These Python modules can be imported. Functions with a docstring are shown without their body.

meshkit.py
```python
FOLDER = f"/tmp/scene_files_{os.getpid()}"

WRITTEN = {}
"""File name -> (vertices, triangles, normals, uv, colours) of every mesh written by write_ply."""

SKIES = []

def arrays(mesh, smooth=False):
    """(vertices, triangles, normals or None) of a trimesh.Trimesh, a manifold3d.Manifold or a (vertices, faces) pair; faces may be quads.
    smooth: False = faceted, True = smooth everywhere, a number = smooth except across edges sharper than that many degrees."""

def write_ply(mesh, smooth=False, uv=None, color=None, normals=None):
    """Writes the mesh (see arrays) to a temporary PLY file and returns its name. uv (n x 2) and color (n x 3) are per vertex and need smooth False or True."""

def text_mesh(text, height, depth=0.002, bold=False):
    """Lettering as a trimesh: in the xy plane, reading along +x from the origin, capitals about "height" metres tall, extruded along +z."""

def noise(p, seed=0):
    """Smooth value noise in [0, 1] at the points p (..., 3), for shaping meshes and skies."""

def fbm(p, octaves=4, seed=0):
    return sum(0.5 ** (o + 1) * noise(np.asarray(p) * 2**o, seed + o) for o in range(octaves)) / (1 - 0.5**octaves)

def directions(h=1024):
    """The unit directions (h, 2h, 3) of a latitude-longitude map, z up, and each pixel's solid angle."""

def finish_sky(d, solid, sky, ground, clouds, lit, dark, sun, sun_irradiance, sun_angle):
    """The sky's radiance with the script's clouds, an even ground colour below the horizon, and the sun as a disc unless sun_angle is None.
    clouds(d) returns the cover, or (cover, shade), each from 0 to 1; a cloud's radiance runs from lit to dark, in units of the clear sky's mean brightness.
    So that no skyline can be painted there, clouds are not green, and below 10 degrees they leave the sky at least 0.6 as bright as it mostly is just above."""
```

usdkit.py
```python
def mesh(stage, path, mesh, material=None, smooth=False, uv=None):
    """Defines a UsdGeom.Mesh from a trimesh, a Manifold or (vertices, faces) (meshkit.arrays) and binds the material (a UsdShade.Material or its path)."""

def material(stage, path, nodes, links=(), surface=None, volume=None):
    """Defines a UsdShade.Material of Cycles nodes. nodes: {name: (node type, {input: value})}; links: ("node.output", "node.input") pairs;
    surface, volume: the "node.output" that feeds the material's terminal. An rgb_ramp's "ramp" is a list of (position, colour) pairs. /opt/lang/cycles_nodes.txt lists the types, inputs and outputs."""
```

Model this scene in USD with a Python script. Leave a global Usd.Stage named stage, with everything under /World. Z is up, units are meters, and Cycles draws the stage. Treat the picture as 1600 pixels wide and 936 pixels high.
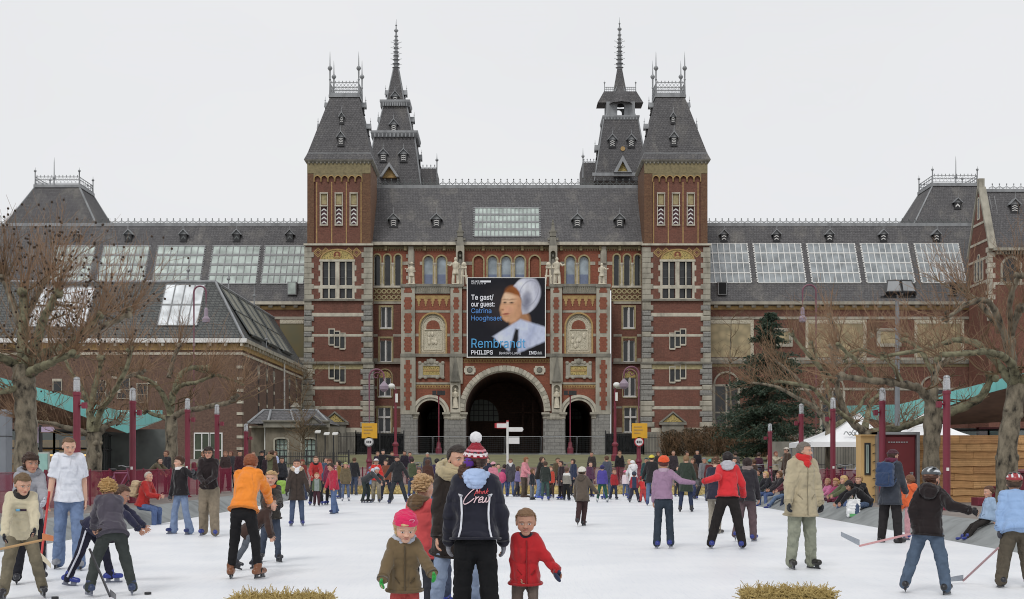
import math,random
import numpy as np,trimesh,usdkit,meshkit
import shapely
from shapely.geometry import Polygon,Point,box as sbox
from shapely.ops import unary_union
from shapely import affinity
from pxr import Usd,UsdGeom,UsdLux,UsdShade,Gf,Sdf,Vt

stage = Usd.Stage.CreateInMemory()
UsdGeom.SetStageUpAxis(stage,'Z')
UsdGeom.SetStageMetersPerUnit(stage,1.0)
UsdGeom.Xform.Define(stage,'/World')
UsdGeom.Scope.Define(stage,'/World/Looks')
PI = math.pi
random.seed(7)
R = np.random.default_rng(11)

# ---------------------------------------------------------------- camera
EYE = 1.54            # metres above the ice
FPX = 2000.0          # focal length in pixels of the 1600 px wide photograph
CX,CY = 793.0,721.0 # where the facade axis and the eye level lie in it
cam = UsdGeom.Camera.Define(stage,'/World/camera')
cam.CreateHorizontalApertureAttr(36.0)
cam.CreateVerticalApertureAttr(36.0 * 599 / 1024)
cam.CreateFocalLengthAttr(36.0 * FPX / 1600)
cam.CreateHorizontalApertureOffsetAttr((800 - CX) / 1600 * 36.0)
cam.CreateVerticalApertureOffsetAttr((CY - 468) / 1600 * 36.0)
cam.CreateClippingRangeAttr(Gf.Vec2f(0.1,3000))
cam.CreateExposureAttr(0.0)
cx = UsdGeom.Xformable(cam)
cx.AddTranslateOp().Set(Gf.Vec3d(0,0,EYE))
cx.AddRotateXOp().Set(90.0)

# ---------------------------------------------------------------- sky and sun (overcast)
SUN_EL,SUN_AZ = math.radians(48),math.radians(200)      # azimuth = atan2(x, y) towards the sun
usdkit.material(stage,'/World/Looks/sky',{
    'tc': ('texture_coordinate',{}),
    'map': ('mapping',{'scale': (1,1,2.5)}),
    'n': ('noise_texture',{'scale': 1.6,'detail': 4.0,'roughness': 0.5}),
    'r': ('rgb_ramp',{'ramp': [(0.25,(7.75,7.9,8.15)),(0.75,(8.5,8.55,8.65))]}),
    's': ('sky_texture',{'sky_type': 'single_scattering','sun_disc': False,'sun_elevation': SUN_EL,'sun_rotation': SUN_AZ}),
    'm': ('mix',{'fac': 0.97}),
    'b': ('background_shader',{'strength': 0.1})},
    [('tc.generated','map.vector'),('map.vector','n.vector'),('n.fac','r.fac'),('s.color','m.color1'),('r.color','m.color2'),('m.color','b.color')],surface='b.background')
dome = UsdLux.DomeLight.Define(stage,'/World/sky')
UsdShade.MaterialBindingAPI.Apply(dome.GetPrim()).Bind(UsdShade.Material.Get(stage,'/World/Looks/sky'))
dome.GetPrim().SetCustomDataByKey('kind','structure')
sun = UsdLux.DistantLight.Define(stage,'/World/sun')
sun.CreateIntensityAttr(0.32); sun.CreateAngleAttr(18.0); sun.CreateColorAttr(Gf.Vec3f(1.0,0.97,0.93))
sun.CreateNormalizeAttr(True)
sx = UsdGeom.Xformable(sun)
sd = Gf.Vec3d(math.sin(SUN_AZ) * math.cos(SUN_EL),math.cos(SUN_AZ) * math.cos(SUN_EL),math.sin(SUN_EL))
sx.AddTransformOp().Set(Gf.Matrix4d(Gf.Rotation(Gf.Vec3d(0,0,1),sd),Gf.Vec3d(0,0,0)))

# ---------------------------------------------------------------- helpers: naming, prims
_names = {}
def numbered(parent,name):
    k = _names.get((parent,name),0)
    _names[(parent,name)] = k + 1
    return name if k == 0 else f'{name}_{k:03d}'
def path_of(p): return '/World' if p is None else (p if isinstance(p,str) else str(p.GetPath()))
def tag(o,label=None,cat=None,group=None,kind=None):
    p = o if isinstance(o,Usd.Prim) else o.GetPrim()
    for k,v in (('label',label),('category',cat),('group',group),('kind',kind)):
        if v: p.SetCustomDataByKey(k,v)
    return p
def thing(name,label,cat,loc=(0,0,0),rz=0.0,group=None,ref=None,scale=None):
    x = UsdGeom.Xform.Define(stage,'/World/' + numbered('/World',name))
    x.AddTranslateOp().Set(Gf.Vec3d(*map(float,loc)))
    x.AddRotateZOp().Set(float(math.degrees(rz)))
    if scale is not None: x.AddScaleOp().Set(Gf.Vec3f(*map(float,scale)))
    p = x.GetPrim()
    if ref is not None:
        p.GetReferences().AddInternalReference(ref.GetPath()); p.SetInstanceable(True)
    return tag(p,label,cat,group)
def obj(name,mesh,mat,parent=None,smooth=False,label=None,cat=None,group=None,kind=None,col=None):
    pp = path_of(parent)
    path = pp + '/' + numbered(pp,name)
    if isinstance(mesh,MB): mesh = mesh.mesh()
    m = usdkit.mesh(stage,path,mesh,M(mat),smooth=smooth)
    if col is not None:
        n = len(m.GetPointsAttr().Get())
        c = np.asarray(col,np.float32)
        if c.ndim == 1: c = np.broadcast_to(c,(n,3))
        UsdGeom.PrimvarsAPI(m).CreatePrimvar('tint',Sdf.ValueTypeNames.Color3fArray,'vertex').Set(Vt.Vec3fArray.FromNumpy(np.ascontiguousarray(c,np.float32)))
    return tag(m,label,cat,group,kind)
def struct(name,mesh,mat,smooth=False): return obj(name,mesh,mat,None,smooth,kind='structure')

# ---------------------------------------------------------------- helpers: mesh building
def PX(px,Y): return (px - CX) * Y / FPX          # metres across at depth Y seen at that column
def PZ(py,Y): return EYE + (CY - py) * Y / FPX    # metres up at depth Y seen at that row
def rotm(axis,deg):
    return trimesh.transformations.rotation_matrix(math.radians(deg),axis)[:3,:3]
class MB:
    """collects simple shapes into one mesh"""
    def __init__(s): s.v,s.f,s.n = [],[],0
    def add(s,v,f):
        v = np.asarray(v,float); f = np.asarray(f,int)
        if f.shape[1] == 4: f = np.vstack([f[:,[0,1,2]],f[:,[0,2,3]]])
        s.v.append(v); s.f.append(f + s.n); s.n += len(v); return s
    def tm(s,t): return s.add(t.vertices,t.faces)
    def box(s,x0,x1,y0,y1,z0,z1):
        v = [(x,y,z) for z in (z0,z1) for y in (y0,y1) for x in (x0,x1)]
        return s.add(v,[(0,2,3,1),(4,5,7,6),(0,1,5,4),(2,6,7,3),(0,4,6,2),(1,3,7,5)])
    def cbox(s,x0,x1,y0,y1,z0,z1,c=0.02):
        """box with its front (-y) edges chamfered"""
        v = [(x0,y1,z0),(x1,y1,z0),(x1,y1,z1),(x0,y1,z1),(x0,y0 + c,z0),(x1,y0 + c,z0),(x1,y0 + c,z1),(x0,y0 + c,z1),
             (x0 + c,y0,z0 + c),(x1 - c,y0,z0 + c),(x1 - c,y0,z1 - c),(x0 + c,y0,z1 - c)]
        q = [(0,3,2,1),(8,9,10,11)]
        for a,b in ((0,1),(1,2),(2,3),(3,0)): q += [(a,b,b + 4,a + 4),(a + 4,b + 4,b + 8,a + 8)]
        return s.add(v,q)
    def frustum(s,b0,b1):
        """b = (x0,x1,y0,y1,z)"""
        v = [(x,y,b[4]) for b in (b0,b1) for x,y in ((b[0],b[2]),(b[1],b[2]),(b[1],b[3]),(b[0],b[3]))]
        return s.add(v,[(0,3,2,1),(4,5,6,7),(0,1,5,4),(1,2,6,5),(2,3,7,6),(3,0,4,7)])
    def poly(s,pg,y0,y1):
        """polygon in (x, z), extruded from depth y0 to y1"""
        for g in getattr(pg,'geoms',[pg]):
            if g.is_empty or g.area < 1e-5: continue
            t = trimesh.creation.extrude_polygon(g,abs(y1 - y0),engine='earcut')
            v = np.array(t.vertices); f = np.array(t.faces)
            s.add(np.stack([v[:,0],max(y0,y1) - v[:,2],v[:,1]],1),f)
        return s
    def polyx(s,pg,x0,x1):
        """polygon in (y, z), extruded along x"""
        for g in getattr(pg,'geoms',[pg]):
            t = trimesh.creation.extrude_polygon(g,abs(x1 - x0),engine='earcut')
            v = np.array(t.vertices); f = np.array(t.faces)
            s.add(np.stack([v[:,2] + min(x0,x1),v[:,0],v[:,1]],1),f)
        return s
    def polyz(s,pg,z0,z1):
        for g in getattr(pg,'geoms',[pg]):
            t = trimesh.creation.extrude_polygon(g,z1 - z0,engine='earcut'); t.apply_translation((0,0,z0)); s.tm(t)
        return s
    def tube(s,pts,rad,sides=6,cap=True):
        p = np.asarray(pts,float); n = len(p)
        rad = np.broadcast_to(np.asarray(rad,float),(n,))
        t = np.gradient(p,axis=0); t /= np.linalg.norm(t,axis=1,keepdims=True) + 1e-12
        ref = np.array([0,0,1.0]) if abs(t[:,2]).mean() < 0.8 else np.array([0.9,0.3,0.1])
        a = np.cross(t,ref); a /= np.linalg.norm(a,axis=1,keepdims=True) + 1e-12
        b = np.cross(t,a); g = np.arange(sides) * 2 * PI / sides
        v = (p[:,None] + rad[:,None,None] * (np.cos(g)[None,:,None] * a[:,None] + np.sin(g)[None,:,None] * b[:,None])).reshape(-1,3)
        i,j = np.meshgrid(np.arange(n - 1),np.arange(sides),indexing='ij'); k = (j + 1) % sides
        q = np.stack([i * sides + j,(i + 1) * sides + j,(i + 1) * sides + k,i * sides + k],-1).reshape(-1,4)
        s.add(v,q)
        if cap and sides > 2:
            base = s.n - len(v)
            for o in (0,(n - 1) * sides):
                for m in range(1,sides - 1):
                    s.f.append(np.array([[base + o,base + o + m,base + o + m + 1]]) if o else np.array([[base + o,base + o + m + 1,base + o + m]]))
        return s
    def lathe(s,prof,c=(0,0,0),n=10,sq=None):
        """(radius, z) profile turned about z"""
        prof = np.asarray(prof,float); m = len(prof)
        g = np.arange(n) * 2 * PI / n + (PI / n if n == 4 else 0)
        k = math.sqrt(2) if n == 4 else 1
        v = np.stack([prof[:,None,0] * k * np.cos(g),prof[:,None,0] * k * np.sin(g),np.repeat(prof[:,None,1],n,1)],-1).reshape(-1,3) + np.asarray(c,float)
        i,j = np.meshgrid(np.arange(m - 1),np.arange(n),indexing='ij'); q = (j + 1) % n
        return s.add(v,np.stack([i * n + j,i * n + q,(i + 1) * n + q,(i + 1) * n + j],-1).reshape(-1,4))
    def ball(s,c,r,sub=1):
        t = trimesh.creation.icosphere(sub,1.0); return s.add(np.array(t.vertices) * np.asarray(r,float) + np.asarray(c,float),t.faces)
    def text(s,string,height,x,z,y,depth=0.03,bold=False,shear=0.0,sx=1.0):
        """lettering on a face towards the camera, its base line starting at (x, z)"""
        t = meshkit.text_mesh(string,height,depth,bold); v = np.array(t.vertices)
        return s.add(np.stack([x + (v[:,0] + shear * v[:,1]) * sx,y - v[:,2],z + v[:,1]],1),t.faces)
    def move(s,T):
        s.v = [v @ np.asarray(T)[:3,:3].T + np.asarray(T)[:3,3] for v in s.v]; return s
    def mesh(s): return (np.vstack(s.v),np.vstack(s.f))
def arch(x0,x1,z0,zs,seg=14,rise=None):
    """opening outline with a round head: springing at zs"""
    c,r = (x0 + x1) / 2,(x1 - x0) / 2; h = r if rise is None else rise
    a = np.linspace(0,PI,seg)
    return Polygon([(x0,z0),(x1,z0)] + [(c + r * math.cos(t),zs + h * math.sin(t)) for t in a])

# ---------------------------------------------------------------- materials
def srgb(h):
    if isinstance(h,str):
        h = h.lstrip('#'); c = np.array([int(h[i:i + 2],16) for i in (0,2,4)]) / 255
    else: c = np.asarray(h,float) / 255
    return np.where(c <= 0.04045,c / 12.92,((c + 0.055) / 1.055) ** 2.4)
MATS,_made = {},{}
def M(name):
    if name not in _made:
        d = MATS[name]; _made[name] = d('/World/Looks/' + name) if callable(d) else d
    return _made[name]
def plain(col,rough=0.7,var=0.12,scale=3.0,bump=0.0,bscale=40.0,metal=0.0,spec=0.5,streak=1.0):
    """one colour with soft grime: noise in metres"""
    col = np.asarray(col,float)
    def mk(path):
        nodes = {'g': ('geometry',{}),'map': ('mapping',{'scale': (scale,scale,scale * streak)}),'n': ('noise_texture',{'scale': 1.0,'detail': 5.0,'roughness': 0.6}),
                 'r': ('rgb_ramp',{'ramp': [(0.25,col * (1 - var * 1.6)),(0.5,col),(0.75,np.minimum(col * (1 + var),0.95))]}),
                 'p': ('principled_bsdf',{'roughness': rough,'metallic': metal,'specular_ior_level': spec})}
        links = [('g.position','map.vector'),('map.vector','n.vector'),('n.fac','r.fac'),('r.color','p.base_color')]
        if bump:
            nodes['nb'] = ('noise_texture',{'scale': bscale,'detail': 3.0}); nodes['bp'] = ('bump',{'strength': bump,'distance': 0.02})
            links += [('g.position','nb.vector'),('nb.fac','bp.height'),('bp.normal','p.normal')]
        return usdkit.material(stage,path,nodes,links,surface='p.BSDF')
    return mk
def coursed(c1,c2,mortar,w,h,msize=0.06,var=0.25,rough=0.85,patch=0.35,pcol=None,pthr=(0.55,0.75),bump=0.4,streak=0.35):
    """bricks or slates laid in courses on walls that stand along x or y, with large weathering patches"""
    c1,c2,mortar = map(np.asarray,(c1,c2,mortar))
    pc = np.asarray(pcol if pcol is not None else c1 * 0.5)
    def mk(path):
        nodes = {'g': ('geometry',{}),'s': ('separate_xyz',{}),'a': ('math',{'math_type': 'add'}),'c': ('combine_xyz',{}),
                 'b': ('brick_texture',{'color1': c1,'color2': c2,'mortar': mortar,'scale': 1.0,'brick_width': w,'row_height': h,'mortar_size': msize * h,'mortar_smooth': 0.3}),
                 'map': ('mapping',{'scale': (0.9,0.9,0.9 * streak)}),'n': ('noise_texture',{'scale': 0.55,'detail': 6.0,'roughness': 0.65}),
                 'n2': ('noise_texture',{'scale': 5.0,'detail': 3.0,'roughness': 0.7}),
                 'r': ('rgb_ramp',{'ramp': [(pthr[0],(0,0,0)),(pthr[1],(1,1,1))]}),
                 'f': ('math',{'math_type': 'multiply','value2': patch}),
                 'm': ('mix',{'color2': pc}),
                 'v': ('rgb_ramp',{'ramp': [(0.3,np.full(3,1 - var)),(0.7,np.full(3,1 + var))]}),
                 'mu': ('mix',{'mix_type': 'multiply','fac': 1.0}),
                 'bp': ('bump',{'strength': bump,'distance': 0.015,'invert': True}),
                 'p': ('principled_bsdf',{'roughness': rough,'specular_ior_level': 0.3})}
        links = [('g.position','s.vector'),('s.x','a.value1'),('s.y','a.value2'),('a.value','c.x'),('s.z','c.y'),('c.vector','b.vector'),
                 ('g.position','map.vector'),('map.vector','n.vector'),('g.position','n2.vector'),('n.fac','r.fac'),('r.color','f.value1'),('f.value','m.fac'),
                 ('b.color','m.color1'),('n2.fac','v.fac'),('m.color','mu.color1'),('v.color','mu.color2'),('mu.color','p.base_color'),
                 ('b.fac','bp.height'),('bp.normal','p.normal')]
        return usdkit.material(stage,path,nodes,links,surface='p.BSDF')
    return mk
def glassy(col,rough=0.08,refl=0.5):
    """opaque-looking pane: dark room behind reflecting sky"""
    def mk(path):
        return usdkit.material(stage,path,{'g': ('geometry',{}),'n': ('noise_texture',{'scale': 0.8,'detail': 2.0}),
            'r': ('rgb_ramp',{'ramp': [(0.3,np.asarray(col) * 0.7),(0.7,np.asarray(col) * 1.3)]}),
            'p': ('principled_bsdf',{'roughness': rough,'specular_ior_level': refl})},
            [('g.position','n.vector'),('n.fac','r.fac'),('r.color','p.base_color')],surface='p.BSDF')
    return mk
def cellular(c1,c2,scale,thr=(0.3,0.5),rough=0.7,bump=0.5):
    """carved or inlaid ornament: two colours in irregular cells"""
    def mk(path):
        return usdkit.material(stage,path,{'g': ('geometry',{}),'n': ('voronoi_texture',{'scale': scale,'feature': 'f1'}),
            'r': ('rgb_ramp',{'ramp': [(thr[0],c1),(thr[1],c2)]}),'bp': ('bump',{'strength': bump,'distance': 0.05}),
            'p': ('principled_bsdf',{'roughness': rough})},
            [('g.position','n.vector'),('n.distance','r.fac'),('r.color','p.base_color'),('n.distance','bp.height'),('bp.normal','p.normal')],surface='p.BSDF')
    return mk
def tinted(rough=0.85,var=0.12,scale=18.0,bump=0.25,bscale=90.0,sheen=0.0,spec=0.3,sss=0.0,fold=0.0):
    """colour from the mesh's own tint, with cloth or skin unevenness"""
    def mk(path):
        nodes = {'at': ('attribute',{'attribute': 'tint'}),'tc': ('texture_coordinate',{}),'n': ('noise_texture',{'scale': scale,'detail': 4.0,'roughness': 0.6}),
                 'v': ('rgb_ramp',{'ramp': [(0.25,np.full(3,1 - var)),(0.75,np.full(3,1 + var))]}),'mu': ('mix',{'mix_type': 'multiply','fac': 1.0}),
                 'nb': ('noise_texture',{'scale': bscale,'detail': 2.0}),'bp': ('bump',{'strength': bump,'distance': 0.01}),
                 'p': ('principled_bsdf',{'roughness': rough,'sheen_weight': sheen,'specular_ior_level': spec,'subsurface_weight': sss,'subsurface_scale': 0.01})}
        more = []
        if fold:
            nodes |= {'fm': ('mapping',{'scale': (6,6,4),'rotation': (.5,.3,0)}),'fn': ('noise_texture',{'scale': 1.0,'detail': 1.5,'roughness': .4,'distortion': 1.2}),'fb': ('bump',{'strength': fold,'distance': 0.11})}
            more = [('tc.object','fm.vector'),('fm.vector','fn.vector'),('fn.fac','fb.height'),('fb.normal','bp.normal')]
        return usdkit.material(stage,path,nodes,more + [('at.color','mu.color1'),('tc.object','n.vector'),('n.fac','v.fac'),('v.color','mu.color2'),('mu.color','p.base_color'),
            ('tc.object','nb.vector'),('nb.fac','bp.height'),('bp.normal','p.normal')],surface='p.BSDF')
    return mk
def ice_mat(path):
    nodes = {'g': ('geometry',{}),'n': ('noise_texture',{'scale': .45,'detail': 5.0}),'r': ('rgb_ramp',{'ramp': [(.3,(.72,.745,.785)),(.6,(.83,.845,.87))]}),'p': ('principled_bsdf',{'roughness': .42,'specular_ior_level': .35}),'bp': ('bump',{'strength': .25,'distance': .01})}
    links = [('g.position','n.vector'),('n.fac','r.fac'),('bp.normal','p.normal')]; last = 'r.color'
    for k,(a,sx_,sy_) in enumerate(((.15,9,.35),(-.5,7,.3),(.9,8,.4),(1.45,10,.3))):
        nodes |= {f'm{k}': ('mapping',{'rotation': (0,0,a),'scale': (sx_,sy_,1)}),f's{k}': ('noise_texture',{'scale': 2.2,'detail': 2.0,'distortion': .6}),f'c{k}': ('rgb_ramp',{'ramp': [(.485,(1,1,1)),(.5,(.93,.94,.955)),(.515,(1,1,1))]}),f'x{k}': ('mix',{'mix_type': 'multiply','fac': 1.0})}
        links += [('g.position',f'm{k}.vector'),(f'm{k}.vector',f's{k}.vector'),(f's{k}.fac',f'c{k}.fac'),(last,f'x{k}.color1'),(f'c{k}.color',f'x{k}.color2')]; last = f'x{k}.color'
    return usdkit.material(stage,path,nodes,links + [(last,'p.base_color'),(last,'bp.height')],surface='p.BSDF')
def emit_less(col): return plain(col,0.5,0.03)
L = lambda *c: np.array(c,float)
MATS.update({
    'ice': ice_mat,
    'brick': coursed(L(.19,.078,.056),L(.148,.060,.045),L(.15,.09,.07),.44,.13,.12,.24,patch=.6,pcol=L(.095,.05,.036),pthr=(.48,.72)),
    'brick_orange': coursed(L(.255,.086,.052),L(.21,.072,.045),L(.2,.09,.06),.44,.13,.10,.2,patch=.5,pcol=L(.15,.06,.04),pthr=(.48,.72)),
    'brick_brown': coursed(L(.165,.088,.05),L(.125,.062,.038),L(.14,.09,.06),.44,.13,.12,.3,patch=.4,pcol=L(.09,.06,.035)),
    'brick_wing': coursed(L(.155,.092,.07),L(.12,.07,.055),L(.13,.1,.08),.3,.09,.12,.25,patch=.45,pcol=L(.08,.055,.045)),
    'slate': coursed(L(.125,.122,.125),L(.098,.096,.10),L(.06,.058,.06),.34,.24,.10,.34,.8,patch=.75,pcol=L(.19,.18,.165),pthr=(.52,.72),bump=.5,streak=.25),
    'slate_wing': coursed(L(.12,.125,.12),L(.085,.09,.088),L(.04,.042,.045),.45,.26,.14,.25,.7,patch=.4,pcol=L(.16,.16,.14),bump=.6),
    'lead': plain(L(.25,.26,.27),0.6,0.25,1.2,streak=.3),
    'stone': plain(L(.33,.31,.255),0.85,0.3,1.1,0.3,14.0,streak=.4),
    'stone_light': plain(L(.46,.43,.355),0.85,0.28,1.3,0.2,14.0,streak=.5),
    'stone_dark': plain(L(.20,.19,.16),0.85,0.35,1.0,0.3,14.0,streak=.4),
    'stone_grey': coursed(L(.27,.265,.245),L(.23,.225,.21),L(.15,.148,.138),1.3,.42,.08,.2,.85,patch=.5,pcol=L(.15,.145,.13)),
    'ochre': plain(L(.37,.245,.10),0.8,0.25,2.5),
    'yellow_brick': plain(L(.34,.29,.16),0.85,0.25,3.0),
    'gold': cellular(L(.11,.085,.03),L(.44,.34,.12),6.0,(.15,.55)),
    'relief': cellular(L(.26,.235,.16),L(.50,.46,.36),7.0,(.1,.5)),
    'tableau': cellular(L(.42,.34,.20),L(.26,.22,.13),1.1,(.2,.75),bump=.1),
    'tableau_green': cellular(L(.12,.12,.07),L(.16,.13,.06),.5,(.2,.75),bump=.1),
    'frieze': cellular(L(.10,.08,.05),L(.52,.40,.18),2.4,(.10,.42)),
    'glass_dark': glassy(L(.028,.03,.032),.1,.45),
    'glass_blue': glassy(L(.30,.36,.40),.2,.5),
    'blind_blue': plain(L(.16,.20,.30),.6,.1),
    'glass_roof': glassy(L(.40,.46,.43),.4,.3),
    'glass_roof_grey': glassy(L(.27,.295,.31),.45,.22),
    'glass_roof_white': glassy(L(.66,.69,.71),.3,.5),
    'glass_roof_olive': glassy(L(.20,.20,.16),.3,.4),
    'glass_green': glassy(L(.33,.42,.38),.2,.5),
    'paint_white': plain(L(.68,.68,.66),.5,.08,3.0),
    'bar_grey': plain(L(.11,.12,.12),.5,.1),
    'shutter_dark': plain(L(.055,.016,.022),.6,.1),
    'frieze_olive': plain(L(.215,.18,.10),.85,.25,3.0),
    'black': plain(L(.018,.018,.02),.5,.15,3.0),
    'void': plain(L(.008,.008,.009),.9,.1),
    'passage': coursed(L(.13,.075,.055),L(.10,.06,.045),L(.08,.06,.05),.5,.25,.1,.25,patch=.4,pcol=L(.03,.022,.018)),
    'iron_grey': plain(L(.22,.225,.23),.5,.2,2.0),
    'copper': plain(L(.16,.46,.44),.6,.22,1.0,streak=.3),
    'copper_under': plain(L(.17,.10,.07),.7,.25,1.5),
    'maroon': plain(L(.165,.018,.036),.45,.2,2.0,spec=.5,streak=.4),
    'door_red': plain(L(.13,.014,.018),.55,.15,1.5),
    'steel': plain(L(.33,.34,.35),.4,.12,4.0,metal=.6),
    'concrete': plain(L(.225,.24,.24),.75,.28,1.6,.3,18.0),
    'pavement': coursed(L(.235,.205,.185),L(.20,.175,.16),L(.14,.125,.115),.6,.6,.03,.2,.9,patch=.4,pcol=L(.14,.12,.11)),
    'earth': plain(L(.17,.145,.12),.95,.3,.6,.4,9.0),
    'grass': plain(L(.155,.15,.075),.95,.3,.5,.6,12.0),
    'white_board': plain(L(.72,.72,.72),.5,.05),
    'yellow_sign': plain(L(.65,.35,.02),.5,.06),
    'sign_red': plain(L(.42,.03,.04),.45,.06),
    'ink': plain(L(.03,.03,.035),.6,.05),
    'tent': plain(L(.80,.81,.82),.55,.06,.8),
    'statue': plain(L(.58,.53,.42),.8,.25,2.0),
    'statue_dark': plain(L(.24,.23,.20),.8,.3,2.0),
    'cloth': tinted(.9,.09,10.0,.15,70.0,.15,fold=.6),
    'denim': tinted(.9,.24,9.0,.3,120.0,fold=.6),
    'skin': tinted(.55,.05,12.0,.08,90.0,spec=.35,sss=.08),
    'hair': tinted(.55,.30,45.0,.6,60.0,spec=.4),
    'glossy': tinted(.3,.08,10.0,.05,60.0,spec=.5),
})
MATS['brick_gallery'] = coursed(L(.165,.066,.048),L(.13,.05,.037),L(.13,.09,.07),.44,.13,.12,.25,patch=.6,pcol=L(.10,.06,.045),pthr=(.46,.7))
MATS['glass_green_dim'] = plain(L(.16,.19,.16),.4,.15)
MATS['lodge_stone'] = plain(L(.17,.15,.115),.9,.35,1.4,.3,14.0,streak=.4)
MATS['pane_green_dark'] = glassy(L(.05,.065,.04),.15,.45)
MATS['shop_orange'] = plain(L(.55,.26,.05),.6,.3,1.5)
MATS['shop_dark'] = plain(L(.13,.14,.135),.7,.3,1.0)
MATS['plank_a'] = coursed(L(.52,.30,.13),L(.47,.26,.11),L(.38,.2,.08),1.9,.045,.2,.15,.7,patch=.35,pcol=L(.40,.22,.10),bump=.15)
MATS['plank_b'] = coursed(L(.58,.35,.16),L(.50,.29,.13),L(.40,.22,.09),2.3,.06,.2,.15,.7,patch=.35,pcol=L(.44,.25,.11),bump=.15)
MATS['plank_c'] = coursed(L(.45,.25,.11),L(.42,.23,.10),L(.33,.17,.07),1.6,.05,.2,.18,.7,patch=.4,pcol=L(.33,.18,.08),bump=.15)
MATS['plywood'] = plain(L(.55,.36,.15),.7,.15,2.0,streak=.3)
MATS['print'] = tinted(.7,.02,3.0,.02,30.0)
MATS['print_white'] = plain(srgb('#e4e6ee'),.7,.02); MATS['print_blue'] = plain(srgb('#5b93d8'),.7,.02); MATS['print_cyan'] = plain(srgb('#55a5da'),.7,.02)
MATS['maroon_pale'] = plain(L(.17,.06,.09),.5,.2,2.0); MATS['lantern'] = plain(L(.27,.21,.26),.4,.1,2.0)
MATS['steel_dull'] = plain(L(.20,.215,.23),.45,.12,3.0,metal=.3)
MATS['pink_board'] = plain(L(.48,.19,.20),.6,.15,2.0)
MATS['board_grey'] = plain(L(.42,.45,.43),.5,.1); MATS['board_teal'] = plain(L(.30,.52,.48),.5,.15); MATS['lilac'] = plain(L(.42,.33,.46),.5,.1)
MATS['col_grey'] = plain(L(.20,.22,.25),.6,.12,1.0)
MATS['bike_pink'] = plain(L(.35,.12,.2),.35,.1); MATS['bike_blue'] = plain(L(.06,.08,.2),.35,.1)
MATS['straw_core'] = plain(L(.48,.37,.15),.9,.5,14.0,.8,60.0)
MATS['bark'] = plain(L(.16,.138,.10),.9,.75,6.0,.6,22.0,streak=.5)
MATS['bark_green'] = plain(L(.155,.148,.092),.9,.75,5.0,.6,22.0)
MATS['twig'] = plain(L(.235,.145,.085),.8,.35,1.2)
MATS['twig_dark'] = plain(L(.14,.095,.052),.85,.35,1.2)
MATS['seed'] = plain(L(.045,.03,.02),.9,.3,3.0)
MATS['bag_green'] = plain(L(.12,.4,.15),.5,.1)
MATS['bag_lime'] = plain(L(.25,.42,.06),.6,.15)
MATS['bike_magenta'] = plain(L(.5,.06,.16),.6,.12)
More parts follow.
